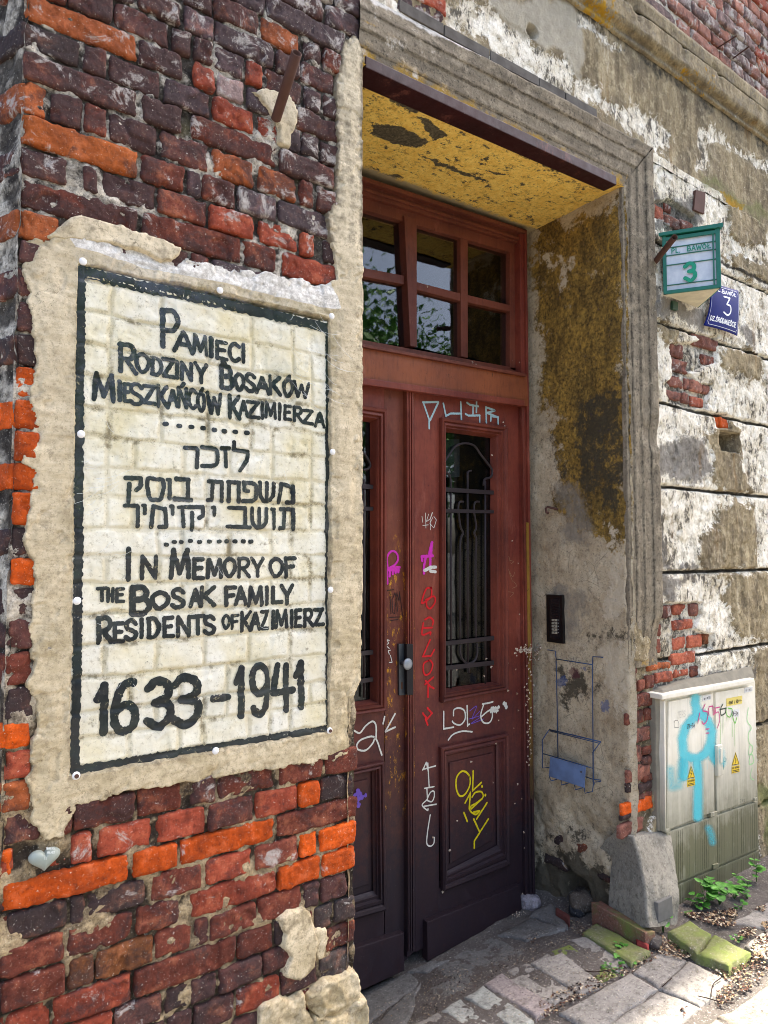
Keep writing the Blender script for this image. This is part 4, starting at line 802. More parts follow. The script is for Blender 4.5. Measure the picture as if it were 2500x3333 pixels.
# ------------------------------------------------------------------ moulded surround of the doorway
XJ = 2.645                                            # inner arris of the right jamb
def z_lint(x): return 1.572+(x-1.339)*.026
prof = [(0, -.03), (0, .0), (.048, .001), (.052, .009), (.095, .011), (.099, .019), (.106, .019), (.150, .021), (.157, .034), (.200, .044), (.206, .032), (.212, .006), (.214, -.02)]
def arch():
    pr = []
    for (a, b), (c, d) in zip(prof, prof[1:]):
        m_ = max(1, int(math.hypot(c-a, d-b)/.006))
        for i in range(m_): pr.append((a+(c-a)*i/m_, b+(d-b)*i/m_))
    pr.append(prof[-1]); pr = np.array(pr); n = 190
    Sg, K = np.meshgrid(np.linspace(0, 1, n), np.arange(len(pr))); Wd, Op = pr[K, 0], pr[K, 1]
    # lintel length
    kx = 1.14; X = 1.236+(XJ+Wd-1.236)*Sg; Z = z_lint(X)+Wd*kx
    er = sstep(.3, .55, fbm(X, Z, 0, 6, 3, 200))*.5; worn = sstep(2.0, 1.45, X)*sstep(.12, .2, Wd)
    Y = YW-(Op*.6*(1-er*.6)*(1-worn*.8)+fbm(X, Z, Wd, 30, 4, 201)*.0026); P = np.stack([X, Y, Z+fbm(X, Z, 0, 25, 3, 202)*.002], -1)
    A = {'vert': X*0, 'yellow': np.clip(.62-Wd*5.5+fbm(X, Z, 0, 4, 3, 203)*.3, 0, .62)+.26*(Wd > .118)*(Wd < .19), 'white': np.clip((Wd-.19)*22, 0, .62)+.35*sstep(2.0, 1.5, X), 'dark': .16+.42*sum(np.exp(-((Wd-q)/.0035)**2) for q in (.047, .097, .153))+.25*(Wd > .2)}
    mesh_obj('door_surround', P.reshape(-1, 3), npgridF(n, len(pr)), AR, B, attrs=A)
    n = 240; Sg, K = np.meshgrid(np.linspace(0, 1, n), np.arange(len(pr))); Wd, Op = pr[K, 0], pr[K, 1]
    zb = -.50; X = XJ+Wd; zt = z_lint(XJ)+Wd*kx; Z = zb+(zt-zb)*Sg
    er = sstep(.25, .5, fbm(X, Z, 0, 5, 3, 204)); bot = sstep(-.2, -.48, Z+fbm(X, Z, 0, 12, 3, 207)*.1)
    Y = YW-(Op*.7*(1-er*.6)*(1-bot)-bot*.012+fbm(X, Z, Wd, 30, 4, 205)*.0022); Xn = X+fbm(X, Z, 0, 18, 3, 206)*.003
    P = np.stack([Xn, Y, Z], -1)
    A = {'vert': X*0+1, 'yellow': .12+.3*sstep(-.3, -.5, Z), 'white': .18+.1*fbm(X, Z, 0, 3, 2, 9), 'dark': .18+.40*sum(np.exp(-((Wd-q)/.003)**2) for q in (.047, .097, .153))+.22*np.exp(-((Wd-.02)/.02)**2)+.3*(Wd > .205)}
    mesh_obj('door_surround', P.reshape(-1, 3), npgridF(n, len(pr), flip=True), AR, B, attrs=A)
arch()
# slate drip course on top of the surround
SL = plain('slate', '#6a655f', .9, .1, 0, 20, .5); x = 1.40
rs = random.Random(3)
while x < 2.95:
    wd = rs.uniform(.16, .34); zz = z_lint(x)+.242; zz2 = z_lint(x+wd)+.242
    f = [(x, YW-.007, zz+.040), (x+wd-.006, YW-.007, zz2+.040), (x+wd-.006, YW-.007+rs.uniform(-.004, .004), zz2), (x, YW-.007, zz)]
    if x < 2.40: bm_obj('slate_slip', box_m(.002, f+[(p[0], YW+.02, p[2]) for p in f]), SL, B)
    x += wd
# ------------------------------------------------------------------ soffit and right reveal of the recess
YD = 2.326
def z_sof(X, Y): return z_lint(X)-(Y-1.8)*.02
def sofpoly(o, pts): return [(p[0], p[1]) for p in (atZ(x, y, 1.575) for x, y in T(o[0], o[1], pts))]
SB = [sofpoly(TA, [(-100,1070),(0,1080),(160,1090),(300,1180),(410,1240),(300,1290),(120,1240),(-100,1150)]), sofpoly(TA, [(300,1020),(400,1040),(480,1110),(560,1180),(440,1230),(380,1150)]), sofpoly(TA, [(320,1340),(470,1390),(700,1500),(900,1590),(880,1605),(600,1490),(400,1400)]), sofpoly(TA, [(60,830),(200,880),(330,960),(300,985),(150,920),(40,880)]), sofpoly(TA, [(880,1500),(1000,1520),(1090,1540),(960,1550)]), sofpoly(TA, [(850,1400),(910,1370),(900,1430)]), sofpoly(TA, [(0,1490),(120,1500),(180,1530),(60,1520)])]
X, Yv = np.meshgrid(np.linspace(1.25, XJ+.01, 260), np.linspace(1.795, YD+.05, 100))
Zs = z_sof(X, Yv)+fbm(X, Yv, 0, 10, 3, 210)*.004+fbm(X, Yv, 0, 50, 3, 211)*.0012
bare = np.full(X.shape, 9.0); Xw, Yw_ = X+fbm(X, Yv, 0, 20, 3, 212)*.02, Yv+fbm(X, Yv, 3, 20, 3, 213)*.012
for p in SB: bare = np.minimum(bare, sdpoly(Xw, Yw_, p))
mesh_obj('soffit', np.stack([X, Yv, Zs], -1).reshape(-1, 3), npgridF(260, 100, flip=True), SO, B, attrs={'bare': np.clip(.5-bare/.03, 0, 1), 'pale': np.clip((Yv-YD+.09)*9, 0, .9)})
IB = m_door('maroon_beam_paint', '#260d0e', '#331213', False, .8)
bq = [(1.262, 1.795), (2.60, 1.795), (2.60, 1.862), (1.262, 1.885)]
f = [(x, y, z_lint(x)-.010) for x, y in bq]; bm_obj('lintel_beam', box_m(.003, f+[(p[0], p[1], p[2]+.04) for p in f]), IB, B)
def rvp(o, pts): return [(p[1], p[2]) for p in (atX(x, y, XJ) for x, y in T(o[0], o[1], pts))]
R0 = (1700, 2050)
def R0p(pts): return [(p[1], p[2]) for p in (atX(1700+x*500/705, 2050+y*900/1269, XJ) for x, y in pts)]
OC = [rvp(TG, [(1300,-300),(1659,-300),(2100,-500),(2100,2600),(1560,2300),(1500,2150),(1540,1900),(1440,1500),(1400,1100),(1350,700),(1310,150)])]
DK = [rvp(TC, [(0,1250),(160,1150),(420,1000),(440,1750),(380,2230),(0,2100)]), rvp(TG, [(1390,1470),(1470,1500),(1560,1900),(1520,1960),(1440,1750)]), R0p([(300,-20),(520,-20),(500,60),(330,60),(290,20)]), R0p([(160,170),(300,150),(330,250),(300,340),(160,350),(170,260)]), R0p([(60,1080),(260,1060),(430,1200),(460,1400),(40,1400)]), R0p([(325,215),(390,250),(380,300),(330,290)]), R0p([(510,20),(620,20),(590,120),(520,120)]),
 R0p([(230,925),(305,925),(300,955),(240,945)]), R0p([(395,955),(490,985),(490,1045),(430,1030)])]
WT = [rvp(TG, [(1380,-10),(1600,-10),(1590,250),(1540,290),(1490,130),(1420,110)]), R0p([(330,90),(480,60),(500,200),(480,420),(400,330),(380,180)]), rvp(TD, [(270,180),(330,160),(440,400),(470,800),(420,950),(230,900),(250,600),(290,400)]), R0p([(100,200),(140,180),(150,300),(110,290)]), R0p([(480,260),(520,300),(500,600),(480,600)])]
CE = [rvp(TD, [(-200,640),(0,620),(70,680),(60,900),(20,1120),(-150,1150),(-260,1000)]), rvp(TD, [(-160,-300),(100,-200),(60,300),(-160,300)])]
BLU = [R0p([(165,230),(200,210),(215,235),(180,270)]), R0p([(355,330),(385,325),(390,365),(360,370)]), R0p([(270,175),(295,165),(300,190)])]
WI = [R0p([(215,175),(265,170),(265,215),(230,220)])]
def mm(Ps, w=.05, nz=.04, s=300):
    def f(Yy, Z):
        a, b = Yy+fbm(Yy, Z, 0, 11, 4, s)*nz, Z+fbm(Yy, Z, 4, 11, 4, s+5)*nz; m_ = np.full(Yy.shape, 9.0)
        for P in Ps: m_ = np.minimum(m_, sdpoly(a, b, P))
        return np.clip(.5-m_/w, 0, 1)
    return f
Yv, Z = np.meshgrid(np.linspace(1.792, YD+.06, 110), np.linspace(-1.74, 1.615, 560))
rub = sstep(-1.0, -1.25, Z); hh = fbm(Yv, Z, 0, 5, 3, 220)*.008+fbm(Yv, Z, 0, 30, 4, 221)*.0035+rub*(fbm(Yv, Z, 0, 9, 3, 222)*.03)
hole = np.hypot((Yv-2.10)/.09, (Z+1.52)/.09)+fbm(Yv, Z, 0, 12, 2, 223)*.3; hh = hh-(1-sstep(.6, 1.1, hole))*.09
roundc = sstep(.03, 0, Yv-1.792)*.02*(1+fbm(Yv, Z, 0, 12, 3, 224)); hh = hh-roundc
mesh_obj('reveal_render', np.stack([XJ-hh, Yv, Z], -1).reshape(-1, 3), npgridF(110, 560, flip=True), RV, B,
         attrs={'ochre': mm(OC, .14, .06)(Yv, Z), 'dark': mm(DK, .10, .05, 310)(Yv, Z)*.68+.3*sstep(-1.2, -1.35, Z), 'white': mm(WT, .08, .06, 320)(Yv, Z)*.72, 'cement': mm(CE, .08, .07, 330)(Yv, Z)*.7, 'blue': mm(BLU, .02, .02, 340)(Yv, Z), 'wine': mm(WI, .02, .02, 350)(Yv, Z)})
# strip of pier front below the moulding, level with the stucco
# bricks bared low on the reveal
REV = (np.array((XJ, 0.0, 0.0)), np.array((0, -1.0, 0)), np.array((-1.0, 0, 0)))
for pts, c in [([(140,935),(225,960),(225,1010),(150,990)], 'd'), ([(228,965),(320,990),(320,1050),(235,1020)], 'o'), ([(335,1020),(405,1040),(405,1090),(335,1075)], 'p'), ([(400,955),(490,980),(490,1040),(410,1020)], 'd'), ([(215,1035),(400,1100),(400,1150),(220,1090)], 'd'), ([(100,1040),(200,1060),(200,1100),(110,1090)], 'd'), ([(380,1135),(415,1135),(415,1165),(385,1165)], 'r')]:
    q = R0p(pts); ys = [a for a, b in q]; zs = [b for a, b in q]; brick(-max(ys), -min(ys), min(zs)*.5+sorted(zs)[1]*.5, max(zs)*.5+sorted(zs)[2]*.5, c, REV, out=.006, step=.009, alpha=.45, amp=1.6)
# concrete guard stone at the foot of the pier
CN = m_stone('concrete', '#7d776b', '#a09a8a', .14, .25)
def guard():
    fbl, ftl, ftr, frm, fbr = atY(2112,3020,1.665), atY(2060,2725,1.785), atY(2180,2706,1.785), atY(2210,2890,1.68), atY(2208,3010,1.672)
    lb = atX(1990, 2990, XJ-.045); lt = atX(1992, 2800, XJ-.012); lb = np.array((lb[0], lb[1], -1.60)); lt = np.array(lt)
    Ls = [lb*(1-t)+lt*t+np.array((-.02*math.sin(t*3.14), 0, 0)) for t in np.linspace(0, 1, 22)]
    Cs = [fbl*(1-t)+ftl*t+np.array((.006*math.sin(t*3.14), -.012*math.sin(t*3.14), 0)) for t in np.linspace(0, 1, 22)]
    Rr = [(fbr*(1-t/.45)+frm*t/.45) if t < .45 else (frm*(1-(t-.45)/.55)+ftr*(t-.45)/.55) for t in np.linspace(0, 1, 22)]
    V = []; cols = 31
    for a, b, c in zip(Ls, Cs, Rr):
        for i in range(cols):
            t = i/15; p = a*(1-t)+b*t if t <= 1 else b*(2-t)+c*(t-1); V.append(p)
    top = [V[21*cols+i] + np.array((0.01, .09, .0)) for i in range(cols)]; V += top
    V = np.array(V); n = fbm(V[:, 0], V[:, 1], V[:, 2], 16, 5, 230)*.018; V[:, 1] -= n; V[:, 0] -= n*.5
    mesh_obj('guard_stone', V, npgridF(cols, 23), CN, B)
guard()
g = atY(2155, 2965, 1.662)
fz = [atY(x, y, 1.669) for x, y in ((2142,2940),(2188,2916),(2192,2986),(2143,3006))]
bm_obj('broken_corner_patch', box_m(.003, fz+[(p[0], p[1]+.03, p[2]) for p in fz]), plain('grey_cement', '#6f6d68', .9, .2), B)
# mortar fillet left of the cabinet and on top of it
# ------------------------------------------------------------------ the rest of the building mass (casts the street shade)
MS = m_stone('upper_wall_render', '#6a6254', '#8a8070')
def prism(name, P, z0, z1, mat, parent):
    n = len(P); V = [(x, y, z0) for x, y in P]+[(x, y, z1) for x, y in P]
    return mesh_obj(name, V, [tuple(range(n))[::-1], tuple(range(n, 2*n))]+[(i, (i+1) % n, n+(i+1) % n, n+i) for i in range(n)], mat, parent, False)
d_ = DIRS; fp = [(XC, 1.83), (12.0, 1.83), (12.0, 9.0), (XC+d_[0]*7.6, 1.83+d_[1]*7.6)]
prism('upper_wall', fp, 3.28, 9.6, MS, B)
prism('upper_wall', [(4.55, 1.80), (12.0, 1.80), (12.0, 9.0), (4.55, 9.0)], -1.75, 3.28, MS, B)
prism('inner_wall', [(XC+.05, 1.92), (1.20, 1.92), (1.20, 4.6), (XC+.05, 4.6)], -1.75, 3.28, MS, B)
prism('inner_wall', [(2.80, 2.0), (4.55, 2.0), (4.55, 4.6), (2.80, 4.6)], -1.75, 3.28, MS, B)
prism('inner_wall', [(1.20, 1.86), (2.80, 1.86), (2.80, 4.6), (1.20, 4.6)], 1.72, 3.28, MS, B)
prism('inner_wall', [(XC, 1.92), (XC+.1, 1.92), (-.65, 4.6), (-.75, 4.6)], -1.75, 3.28, MS, B)
prism('inner_wall', [(-.75, 4.6), (4.6, 4.6), (4.6, 4.8), (-.75, 4.8)], -1.75, 3.28, MS, B)
# ------------------------------------------------------------------ ground
def G_(x, y):
    x = np.asarray(x, float); y = np.asarray(y, float)
    zf = -1.545-.05*np.clip(2.6-x, 0, 1.6)
    t = sstep(1.72, 2.32, y)*sstep(2.75, 2.55, x)*sstep(1.0, 1.25, x); zd = -1.640-.068*np.clip((2.36-x)/.6, 0, 2)
    return zf*(1-t)+zd*t
def onG(px, py, h=0.0):
    z = -1.56
    for _ in range(6): p = atZ(px, py, z+h); z = float(G_(p[0], p[1]))
    return np.array((p[0], p[1], z+h))
DIRT = m_stone('pavement_dirt', '#4c4642', '#6d665f', .12, .55)
SL1 = m_stone('grey_paver', '#858078', '#a39d94', 0, .45); SL2 = m_stone('pale_paver', '#8f8f88', '#aeb0a6', .05, .5); SL3 = m_stone('mauve_paver', '#8a7f7a', '#a39792', 0, .4); SL4 = m_stone('mossy_paver', '#6c7050', '#848a60', .72, .3)
SL5 = m_stone('sill_cement', '#65635f', '#7f7c77', .04, .35); SL6 = m_stone('mossy_brick_stone', '#6f6d50', '#85835c', .52, .6); SL7 = m_stone('sunlit_slab', '#857b6c', '#9c9182', 0, .4)
pv = bpy.data.objects.new('pavement', None); link(pv); pv.location = (2, 1, -1.55); pv['kind'] = 'structure'
X, Yv = np.meshgrid(np.linspace(.2, 4.8, 420), np.linspace(.7, 2.42, 170))
n_ = fbm(X, Yv, 0, 4, 3, 400)*.012+fbm(X, Yv, 0, 40, 4, 401)*.006+abs(fbm(X, Yv, 0, 90, 2, 402))*.004
mesh_obj('dirt_bed', np.stack([X, Yv, G_(X, Yv)-.004+n_], -1).reshape(-1, 3), npgridF(420, 170), DIRT, pv)
def slab(px, mat, h=.012, thick=.05, name='paving_stone', parent=pv, label=None, rnd=.008, rough=1.0, k=0):
    c = [onG(x, y, h) for x, y in px]; nu, nv = 34, 26
    a, b = np.meshgrid(np.linspace(0, 1, nu), np.linspace(0, 1, nv)); 
    w4 = [(1-a)*(1-b), a*(1-b), a*b, (1-a)*b]; P = sum(wi[..., None]*np.array(ci) for wi, ci in zip(w4, c))
    e = np.maximum(abs(a*2-1), abs(b*2-1)); rim = e > .9999; Lx = np.linalg.norm(c[1]-c[0]); Ly = np.linalg.norm(c[3]-c[0])
    d = np.minimum(np.minimum(a, 1-a)*Lx, np.minimum(b, 1-b)*Ly)
    wx = fbm(P[..., 0], P[..., 1], k*1.7, 14, 3, 410)*.012*rough*e**3; wy = fbm(P[..., 0], P[..., 1], k*1.7+5, 14, 3, 411)*.012*rough*e**3
    P[..., 0] += wx; P[..., 1] += wy; P[..., 2] += fbm(P[..., 0], P[..., 1], k, 8, 3, 412)*.003*rough+fbm(P[..., 0], P[..., 1], k, 50, 3, 413)*.0022-(1-sstep(0, rnd, d))*.006
    V = P.reshape(-1, 3).tolist(); Fc = npgridF(nu, nv, flip=False)
    # skirt
    idx = [i for i in range(nu)]+[nu*(j+1)-1 for j in range(1, nv)]+[nu*nv-1-i for i in range(1, nu)]+[nu*(nv-1-j) for j in range(1, nv-1)]
    base = len(V); V += [[V[i][0], V[i][1], V[i][2]-thick] for i in idx]; m_ = len(idx)
    Fc += [(idx[i], base+i, base+(i+1) % m_, idx[(i+1) % m_]) for i in range(m_)]
    bm = bmesh.new(); vs = [bm.verts.new(v) for v in V]; [bm.faces.new([vs[i] for i in f]) for f in Fc]; bmesh.ops.recalc_face_normals(bm, faces=bm.faces)
    o = bm_obj(name, bm, mat, parent, True)
    if label: o['label'] = label
    return o
def Z1(P): return [(1150+x/1.36, 2800+y/1.36) for x, y in P]
def Z2(P): return [(1800+x/1.36, 2800+y/1.36) for x, y in P]
for k, (P, m_, h) in enumerate([
 (Z1([(660,494),(880,630),(806,690),(578,542)]), SL3, .016), (Z1([(572,550),(800,704),(735,765),(490,602)]), SL2, .014), (Z1([(470,607),(700,770),(620,840),(388,655)]), SL2, .012),
 (Z1([(766,446),(985,575),(895,632),(672,486)]), SL1, .006), (Z1([(862,410),(1090,548),(1002,590),(778,452)]), SL1, .014), (Z1([(955,370),(1170,500),(1100,540),(872,402)]), SL4, .004),
 (Z2([(60,345),(180,330),(330,455),(280,490)]), SL1, .006), (Z2([(-130,500),(30,600),(-40,650),(-230,540)]), SL1, .008), (Z2([(-60,440),(40,400),(215,540),(110,590)]), SL1, .010),
 (Z1([(380,670),(600,830),(560,900),(240,725)]), SL1, .006),
 (Z2([(350,490),(480,390),(600,440),(470,560)]), SL1, .008), (Z2([(600,442),(785,525),(655,645),(474,562)]), SL1, .009), (Z2([(345,494),(466,566),(170,760),(30,665)]), SL1, .010), (Z2([(470,570),(650,650),(420,840),(180,765)]), SL1, .008),
 (Z2([(850,375),(1000,250),(1100,300),(1010,480)]), SL1, .012), (Z2([(790,275),(960,180),(1100,240),(960,310)]), SL1, .004),
 (Z2([(735,690),(960,540),(1100,640),(900,800)]), SL7, .006), (Z2([(560,800),(725,700),(890,810),(700,930)]), SL7, .006)]):
    slab(P, m_, h, k=k)
# cement sill along the door foot: broken slabs
for k, (P, h) in enumerate([(Z1([(-20,590),(240,485),(300,530),(40,740)]), .004), (Z1([(240,485),(335,450),(445,432),(330,490)]), .010), (Z1([(60,740),(300,532),(270,650),(210,760)]), .004),
 (Z1([(330,470),(620,330),(780,410),(520,560)]), -.002), (Z1([(640,325),(800,250),(950,300),(760,345)]), .012), (Z1([(780,245),(870,185),(960,240),(950,295)]), .010), (Z1([(330,560),(480,500),(560,540),(350,640)]), .002)]):
    slab(P, SL5, h, .04, 'cement_slab', rnd=.02, rough=1.8, k=k+40)
GS = 'stones edging the pavement by the guard stone'
def lone(name, label, cat, P, mat, h, thick, group=None, tilt=None, k=0):
    o = slab(P, mat, h, thick, name, None, k=k, rnd=.012, rough=1.1); tag(o, label, cat, group); return o
lone('mossy_stone', 'flat green mossy paving stone lying in front of the tilted brick', 'stone', Z2([(190,274),(430,396),(345,455),(135,315)]), SL6, .022, .05, k=61)
lone('mossy_stone', 'squarish green mossy stone beside the small sprout at the guard stone', 'stone', Z2([(605,262),(697,322),(632,405),(512,312)]), SL6, .040, .07, k=62)
lone('mossy_stone', 'green mossy stone end with crumbled corner, farther from the pier', 'stone', Z2([(712,326),(875,400),(775,462),(640,408)]), SL6, .038, .07, k=63)
# tilted old brick leaning on the guard stone
TB_ = m_stone('mossy_red_brick', '#7d5148', '#8c6a52', .38, .4)
c = [onG(*p) for p in Z2([(215,262),(455,378)])]; A_, B_ = c; ax = (B_-A_)/np.linalg.norm(B_-A_); nn_ = np.array((-ax[1], ax[0], 0))
f = [A_+np.array((0, 0, .075)), B_+np.array((0, 0, .055)), B_+np.array((0, 0, -.02)), A_+np.array((0, 0, -.02))]; bk = [p+nn_*.06*(1 if nn_[1] > 0 else -1)+np.array((0, 0, .012)) for p in f]
bm = box_m(.004, f+bk); bmesh.ops.subdivide_edges(bm, edges=bm.edges, cuts=3, use_grid_fill=True)
for v in bm.verts:
    n = fbm(np.array([v.co.x]), np.array([v.co.y]), np.array([v.co.z]), 30, 3, 420)[0]; v.co += Vector((n*.004, n*.004, n*.004))
o = bm_obj('tilted_brick', bm, TB_, None, True); tag(o, 'old red brick set on edge against the foot of the pier, mossy on top', 'brick')
tag(slab(Z2([(372,345),(425,365),(418,378),(375,362)]), plain('red_brick_chip', '#8c3a34', .9, .2), .03, .04, 'brick_chip', None, k=71), 'small bright red brick chip under the tilted mossy brick', 'rubble')
tag(slab(Z1([(902,206),(960,240),(955,262),(898,228)]), plain('brick_red_rubble', '#70413a', .9, .2), .03, .04, 'brick_fragment', None, k=72), 'reddish brick fragment in the gutter below the reveal hole', 'rubble')
def rock(name, label, x, y, r, mat, sq=(1, 1, .7), k=0):
    p = onG(x, y, 0); bm = bmesh.new(); bmesh.ops.create_icosphere(bm, subdivisions=4, radius=r); A = np.array([v.co for v in bm.verts]); n = fbm(A[:, 0]+k, A[:, 1], A[:, 2], 1.2/r*.6, 4, 430)
    for v, m_ in zip(bm.verts, n): v.co *= 1+.7*m_; v.co = Vector((v.co.x*sq[0], v.co.y*sq[1], v.co.z*sq[2]))
    bmesh.ops.translate(bm, verts=bm.verts, vec=Vector(p)+Vector((0, 0, r*.35))); return tag(bm_obj(name, bm, mat, None, True), label, 'rubble')
rock('cement_rubble', 'pale mauve lump of cement in the corner of the door frame', 1725, 2952, .055, m_stone('pale_cement', '#8d8488', '#a8a0a2'), k=3)
rock('stone_rubble', 'brown stone lump beside the hole low in the reveal', 1905, 2950, .06, m_stone('brown_rubble', '#4a413a', '#6a5f52'), k=5)
rock('stone_rubble', 'dark broken stone under the end of the tilted brick', 2130, 3075, .035, m_stone('dark_rubble', '#3c3835', '#5b544d'), k=8)
rock('stone_rubble', 'dark rock wedged between reveal foot and tilted brick', 1880, 2975, .035, m_stone('black_rubble', '#25262a', '#3c3d40'), k=9)
# loose litter: seeds, leaf bits, grit
LITM = [plain('dry_leaf_bits', '#a58a68', .9, .2), plain('seed_husks', '#cdbfa4', .9, .2), plain('dark_grit', '#2a2320', .95, .1), plain('brown_leaf_bits', '#5c4034', .9, .2)]
def litter(name, region, n, smin, smax, seed, w_=(3, 2, 3, 3), label=None, lift=.006):
    rg = random.Random(seed); V, Fc, MI = [], [], []
    xs = [p[0] for p in region]; ys = [p[1] for p in region]; pts = []
    cand = np.array([(rg.uniform(min(xs), max(xs)), rg.uniform(min(ys), max(ys))) for _ in range(n*3)])
    dens = fbm(cand[:, 0]/300, cand[:, 1]/200, seed, 2.5, 3, 440)
    ok = (sdpoly(cand[:, 0], cand[:, 1], region) < 0) & (dens > -.1); cand = cand[ok][:n]
    for x, y in cand:
        p = onG(x, y, lift+rg.uniform(0, .010)); s = rg.uniform(smin, smax); a = rg.uniform(0, 6.28); t = rg.uniform(-.6, .6); e = rg.uniform(.25, .8); b = len(V)
        ux = np.array((math.cos(a), math.sin(a), t*.6)); uy = np.array((-math.sin(a), math.cos(a), rg.uniform(-.5, .5)))*e
        for q in ((-1, 0, 0), (-.3, .9, .25), (.8, .6, .1), (1, -.2, 0), (.1, -1, .3)): V.append(tuple(p+s*(ux*q[0]+uy*q[1])+np.array((0, 0, s*q[2]))))
        Fc.append((b, b+4, b+3, b+2, b+1)); MI.append(rg.choices(range(4), w_)[0])
    o = mesh_obj(name, V, Fc, LITM, None, False, mi=MI); o['kind'] = 'stuff'
    return o
litter('leaf_litter', Z2([(560,230),(660,230),(900,200),(980,190),(1000,420),(880,440),(760,300),(620,260)]), 2000, .002, .009, 1)
litter('leaf_litter', Z2([(700,500),(880,400),(1000,450),(880,560),(720,660),(600,720),(560,660),(790,540)]), 950, .002, .008, 2, (2, 1, 5, 4))
litter('leaf_litter', Z2([(-60,620),(250,480),(380,420),(440,400),(470,430),(300,520),(60,640),(-80,725)]), 900, .002, .007, 3, (2, 2, 4, 4))
litter('grit', Z1([(280,650),(330,500),(640,420),(960,330),(960,400),(700,470),(480,600),(300,720)]), 1800, .0008, .0035, 4, (1, 2, 5, 2))
litter('grit', Z1([(760,340),(960,260),(1100,300),(960,370),(800,380)]), 900, .0008, .004, 5, (2, 2, 3, 3))
litter('grit', Z1([(0,600),(500,450),(960,250),(1350,300),(1700,500),(1650,725),(0,725)]), 2600, .0007, .0026, 6, (2, 4, 3, 1))
litter('leaf_litter', Z2([(480,330),(640,420),(560,440),(430,400)]), 380, .002, .007, 7)
# twigs
TWG = plain('twig_brown', '#2f211c', .9, .2)
for k, (P, lb) in enumerate([([(1250,530),(1235,560),(1210,585)], 'short curved twig on the large grey slab'), ([(1265,810),(1240,870),(1225,920)], 'x')]): pass
def twig(P, lb):
    pts = [onG(x, y, .016) for x, y in P]; o = bm_obj('twig', tube(catmull(pts, 4), .0016, 6), TWG, None, True); tag(o, lb, 'twig')
twig(Z2([(527,520),(505,540),(483,560)]), 'short thin twig lying alone near the middle of the large slab')
twig(Z2([(745,520),(712,545),(702,575),(700,605)]), 'curved twig on the right rim of the large slab')
twig(Z2([(140,490),(190,494),(240,487)]), 'straight twig below the flat mossy stone')
twig(Z2([(640,600),(690,612),(745,628),(805,632)]), 'forked dark twig at the edge of the sunlit slab')
# street beyond: kerb, road and far ground
wd_ = bpy.data.objects
def flat(name, x0, x1, y0, y1, z, mat, kind='structure'):
    o = mesh_obj(name, [(x0, y0, z), (x1, y0, z), (x1, y1, z), (x0, y1, z)], [(0, 1, 2, 3)], mat, None, False); o['kind'] = kind; return o
RD = m_stone('asphalt', '#3f3e3d', '#4c4b49', 0, .2); PVM = m_stone('far_pavement', '#7d7870', '#958f86', 0, .3)
flat('ground', -300, 300, -300, 300, -1.86, RD)
mesh_obj('far_pavement', [(x, y, z) for x, y, z in [(-12,-.9,-1.625),(14,-.9,-1.575),(14,.72,-1.575),(-12,.72,-1.625),(-12,-.9,-1.9),(14,-.9,-1.9)]], [(0,1,2,3),(4,5,1,0)], PVM, None, False)['kind'] = 'structure'
flat('pavement', 4.78, 14, .70, 1.83, -1.565, PVM); mesh_obj('pavement', [(-8, .70, -1.62), (.22, .70, -1.61), (.22, 1.95, -1.61), (-8, 1.95, -1.62)], [(0, 1, 2, 3)], PVM, None, False)['kind'] = 'structure'
# ------------------------------------------------------------------ door frame, transom window, door leaves
def Lp(name, px, Y0, Y1, m_, p, b=.002): return qbox(name, px, Y0, Y1, m_, p, b)
YF = 2.300                                           # face of the frame
fr_top = Lp('door_frame', [(1120,553),(1715,748),(1716,800),(1120,616)], 2.315, 2.42, TRN, B)
Lp('frame_bead', [(1120,553),(1715,750),(1715,762),(1120,568)], 2.290, 2.33, TRN, fr_top)
Lp('frame_bead', [(1120,588),(1700,775),(1700,784),(1120,598)], 2.305, 2.33, TRN, fr_top)
jr = Lp('frame_post', [(1692,760),(1714,752),(1742,2945),(1712,2960)], 2.300, 2.42, DR, B)
Lp('post_bead', [(1700,1330),(1706,1330),(1733,2935),(1726,2940)], 2.290, 2.31, DR2, jr); Lp('post_bead', [(1709,760),(1715,757),(1743,2940),(1737,2940)], 2.287, 2.31, DR, jr)
FOAM = m_door('yellow_foam_strip', '#7d5a1c', '#96722a', True, .9)
Lp('foam_strip', [(1715,1700),(1722,1700),(1738,2600),(1728,2600)], 2.284, 2.33, FOAM, B, .004)
tw = thing('t', 'x', 'x', (0, 0, 0)); bpy.data.objects.remove(tw)
sash = Lp('transom_window', [(1120,612),(1692,795),(1692,830),(1120,664)], 2.335, 2.40, TRN, B)
for px in ([(1120,1095),(1692,1200),(1694,1218),(1120,1118)], [(1660,800),(1692,808),(1694,1215),(1660,1200)]): Lp('sash_rail', px, 2.336, 2.40, TRN, sash)
Lp('mullion', [(1316,700),(1357,713),(1357,1130),(1336,1126)], 2.322, 2.40, TRN, sash)
Lp('glazing_bar', [(1499,745),(1523,752),(1523,1165),(1501,1160)], 2.338, 2.39, TRN, sash)
Lp('glazing_bar', [(1120,860),(1316,897),(1316,926),(1120,888)], 2.338, 2.39, TRN, sash); Lp('glazing_bar', [(1357,918),(1499,955),(1499,980),(1357,943)], 2.338, 2.39, TRN, sash); Lp('glazing_bar', [(1523,960),(1664,994),(1664,1015),(1523,984)], 2.338, 2.39, TRN, sash)
for px in ([(1120,660),(1318,690),(1318,900),(1120,865)], [(1355,700),(1501,745),(1501,960),(1355,920)], [(1521,748),(1662,795),(1662,1000),(1521,962)], [(1120,885),(1318,920),(1318,1128),(1120,1100)], [(1355,940),(1501,978),(1501,1165),(1355,1130)], [(1521,980),(1662,1010),(1662,1200),(1521,1160)]): Lp('pane', px, 2.362, 2.365, GL, sash, 0)
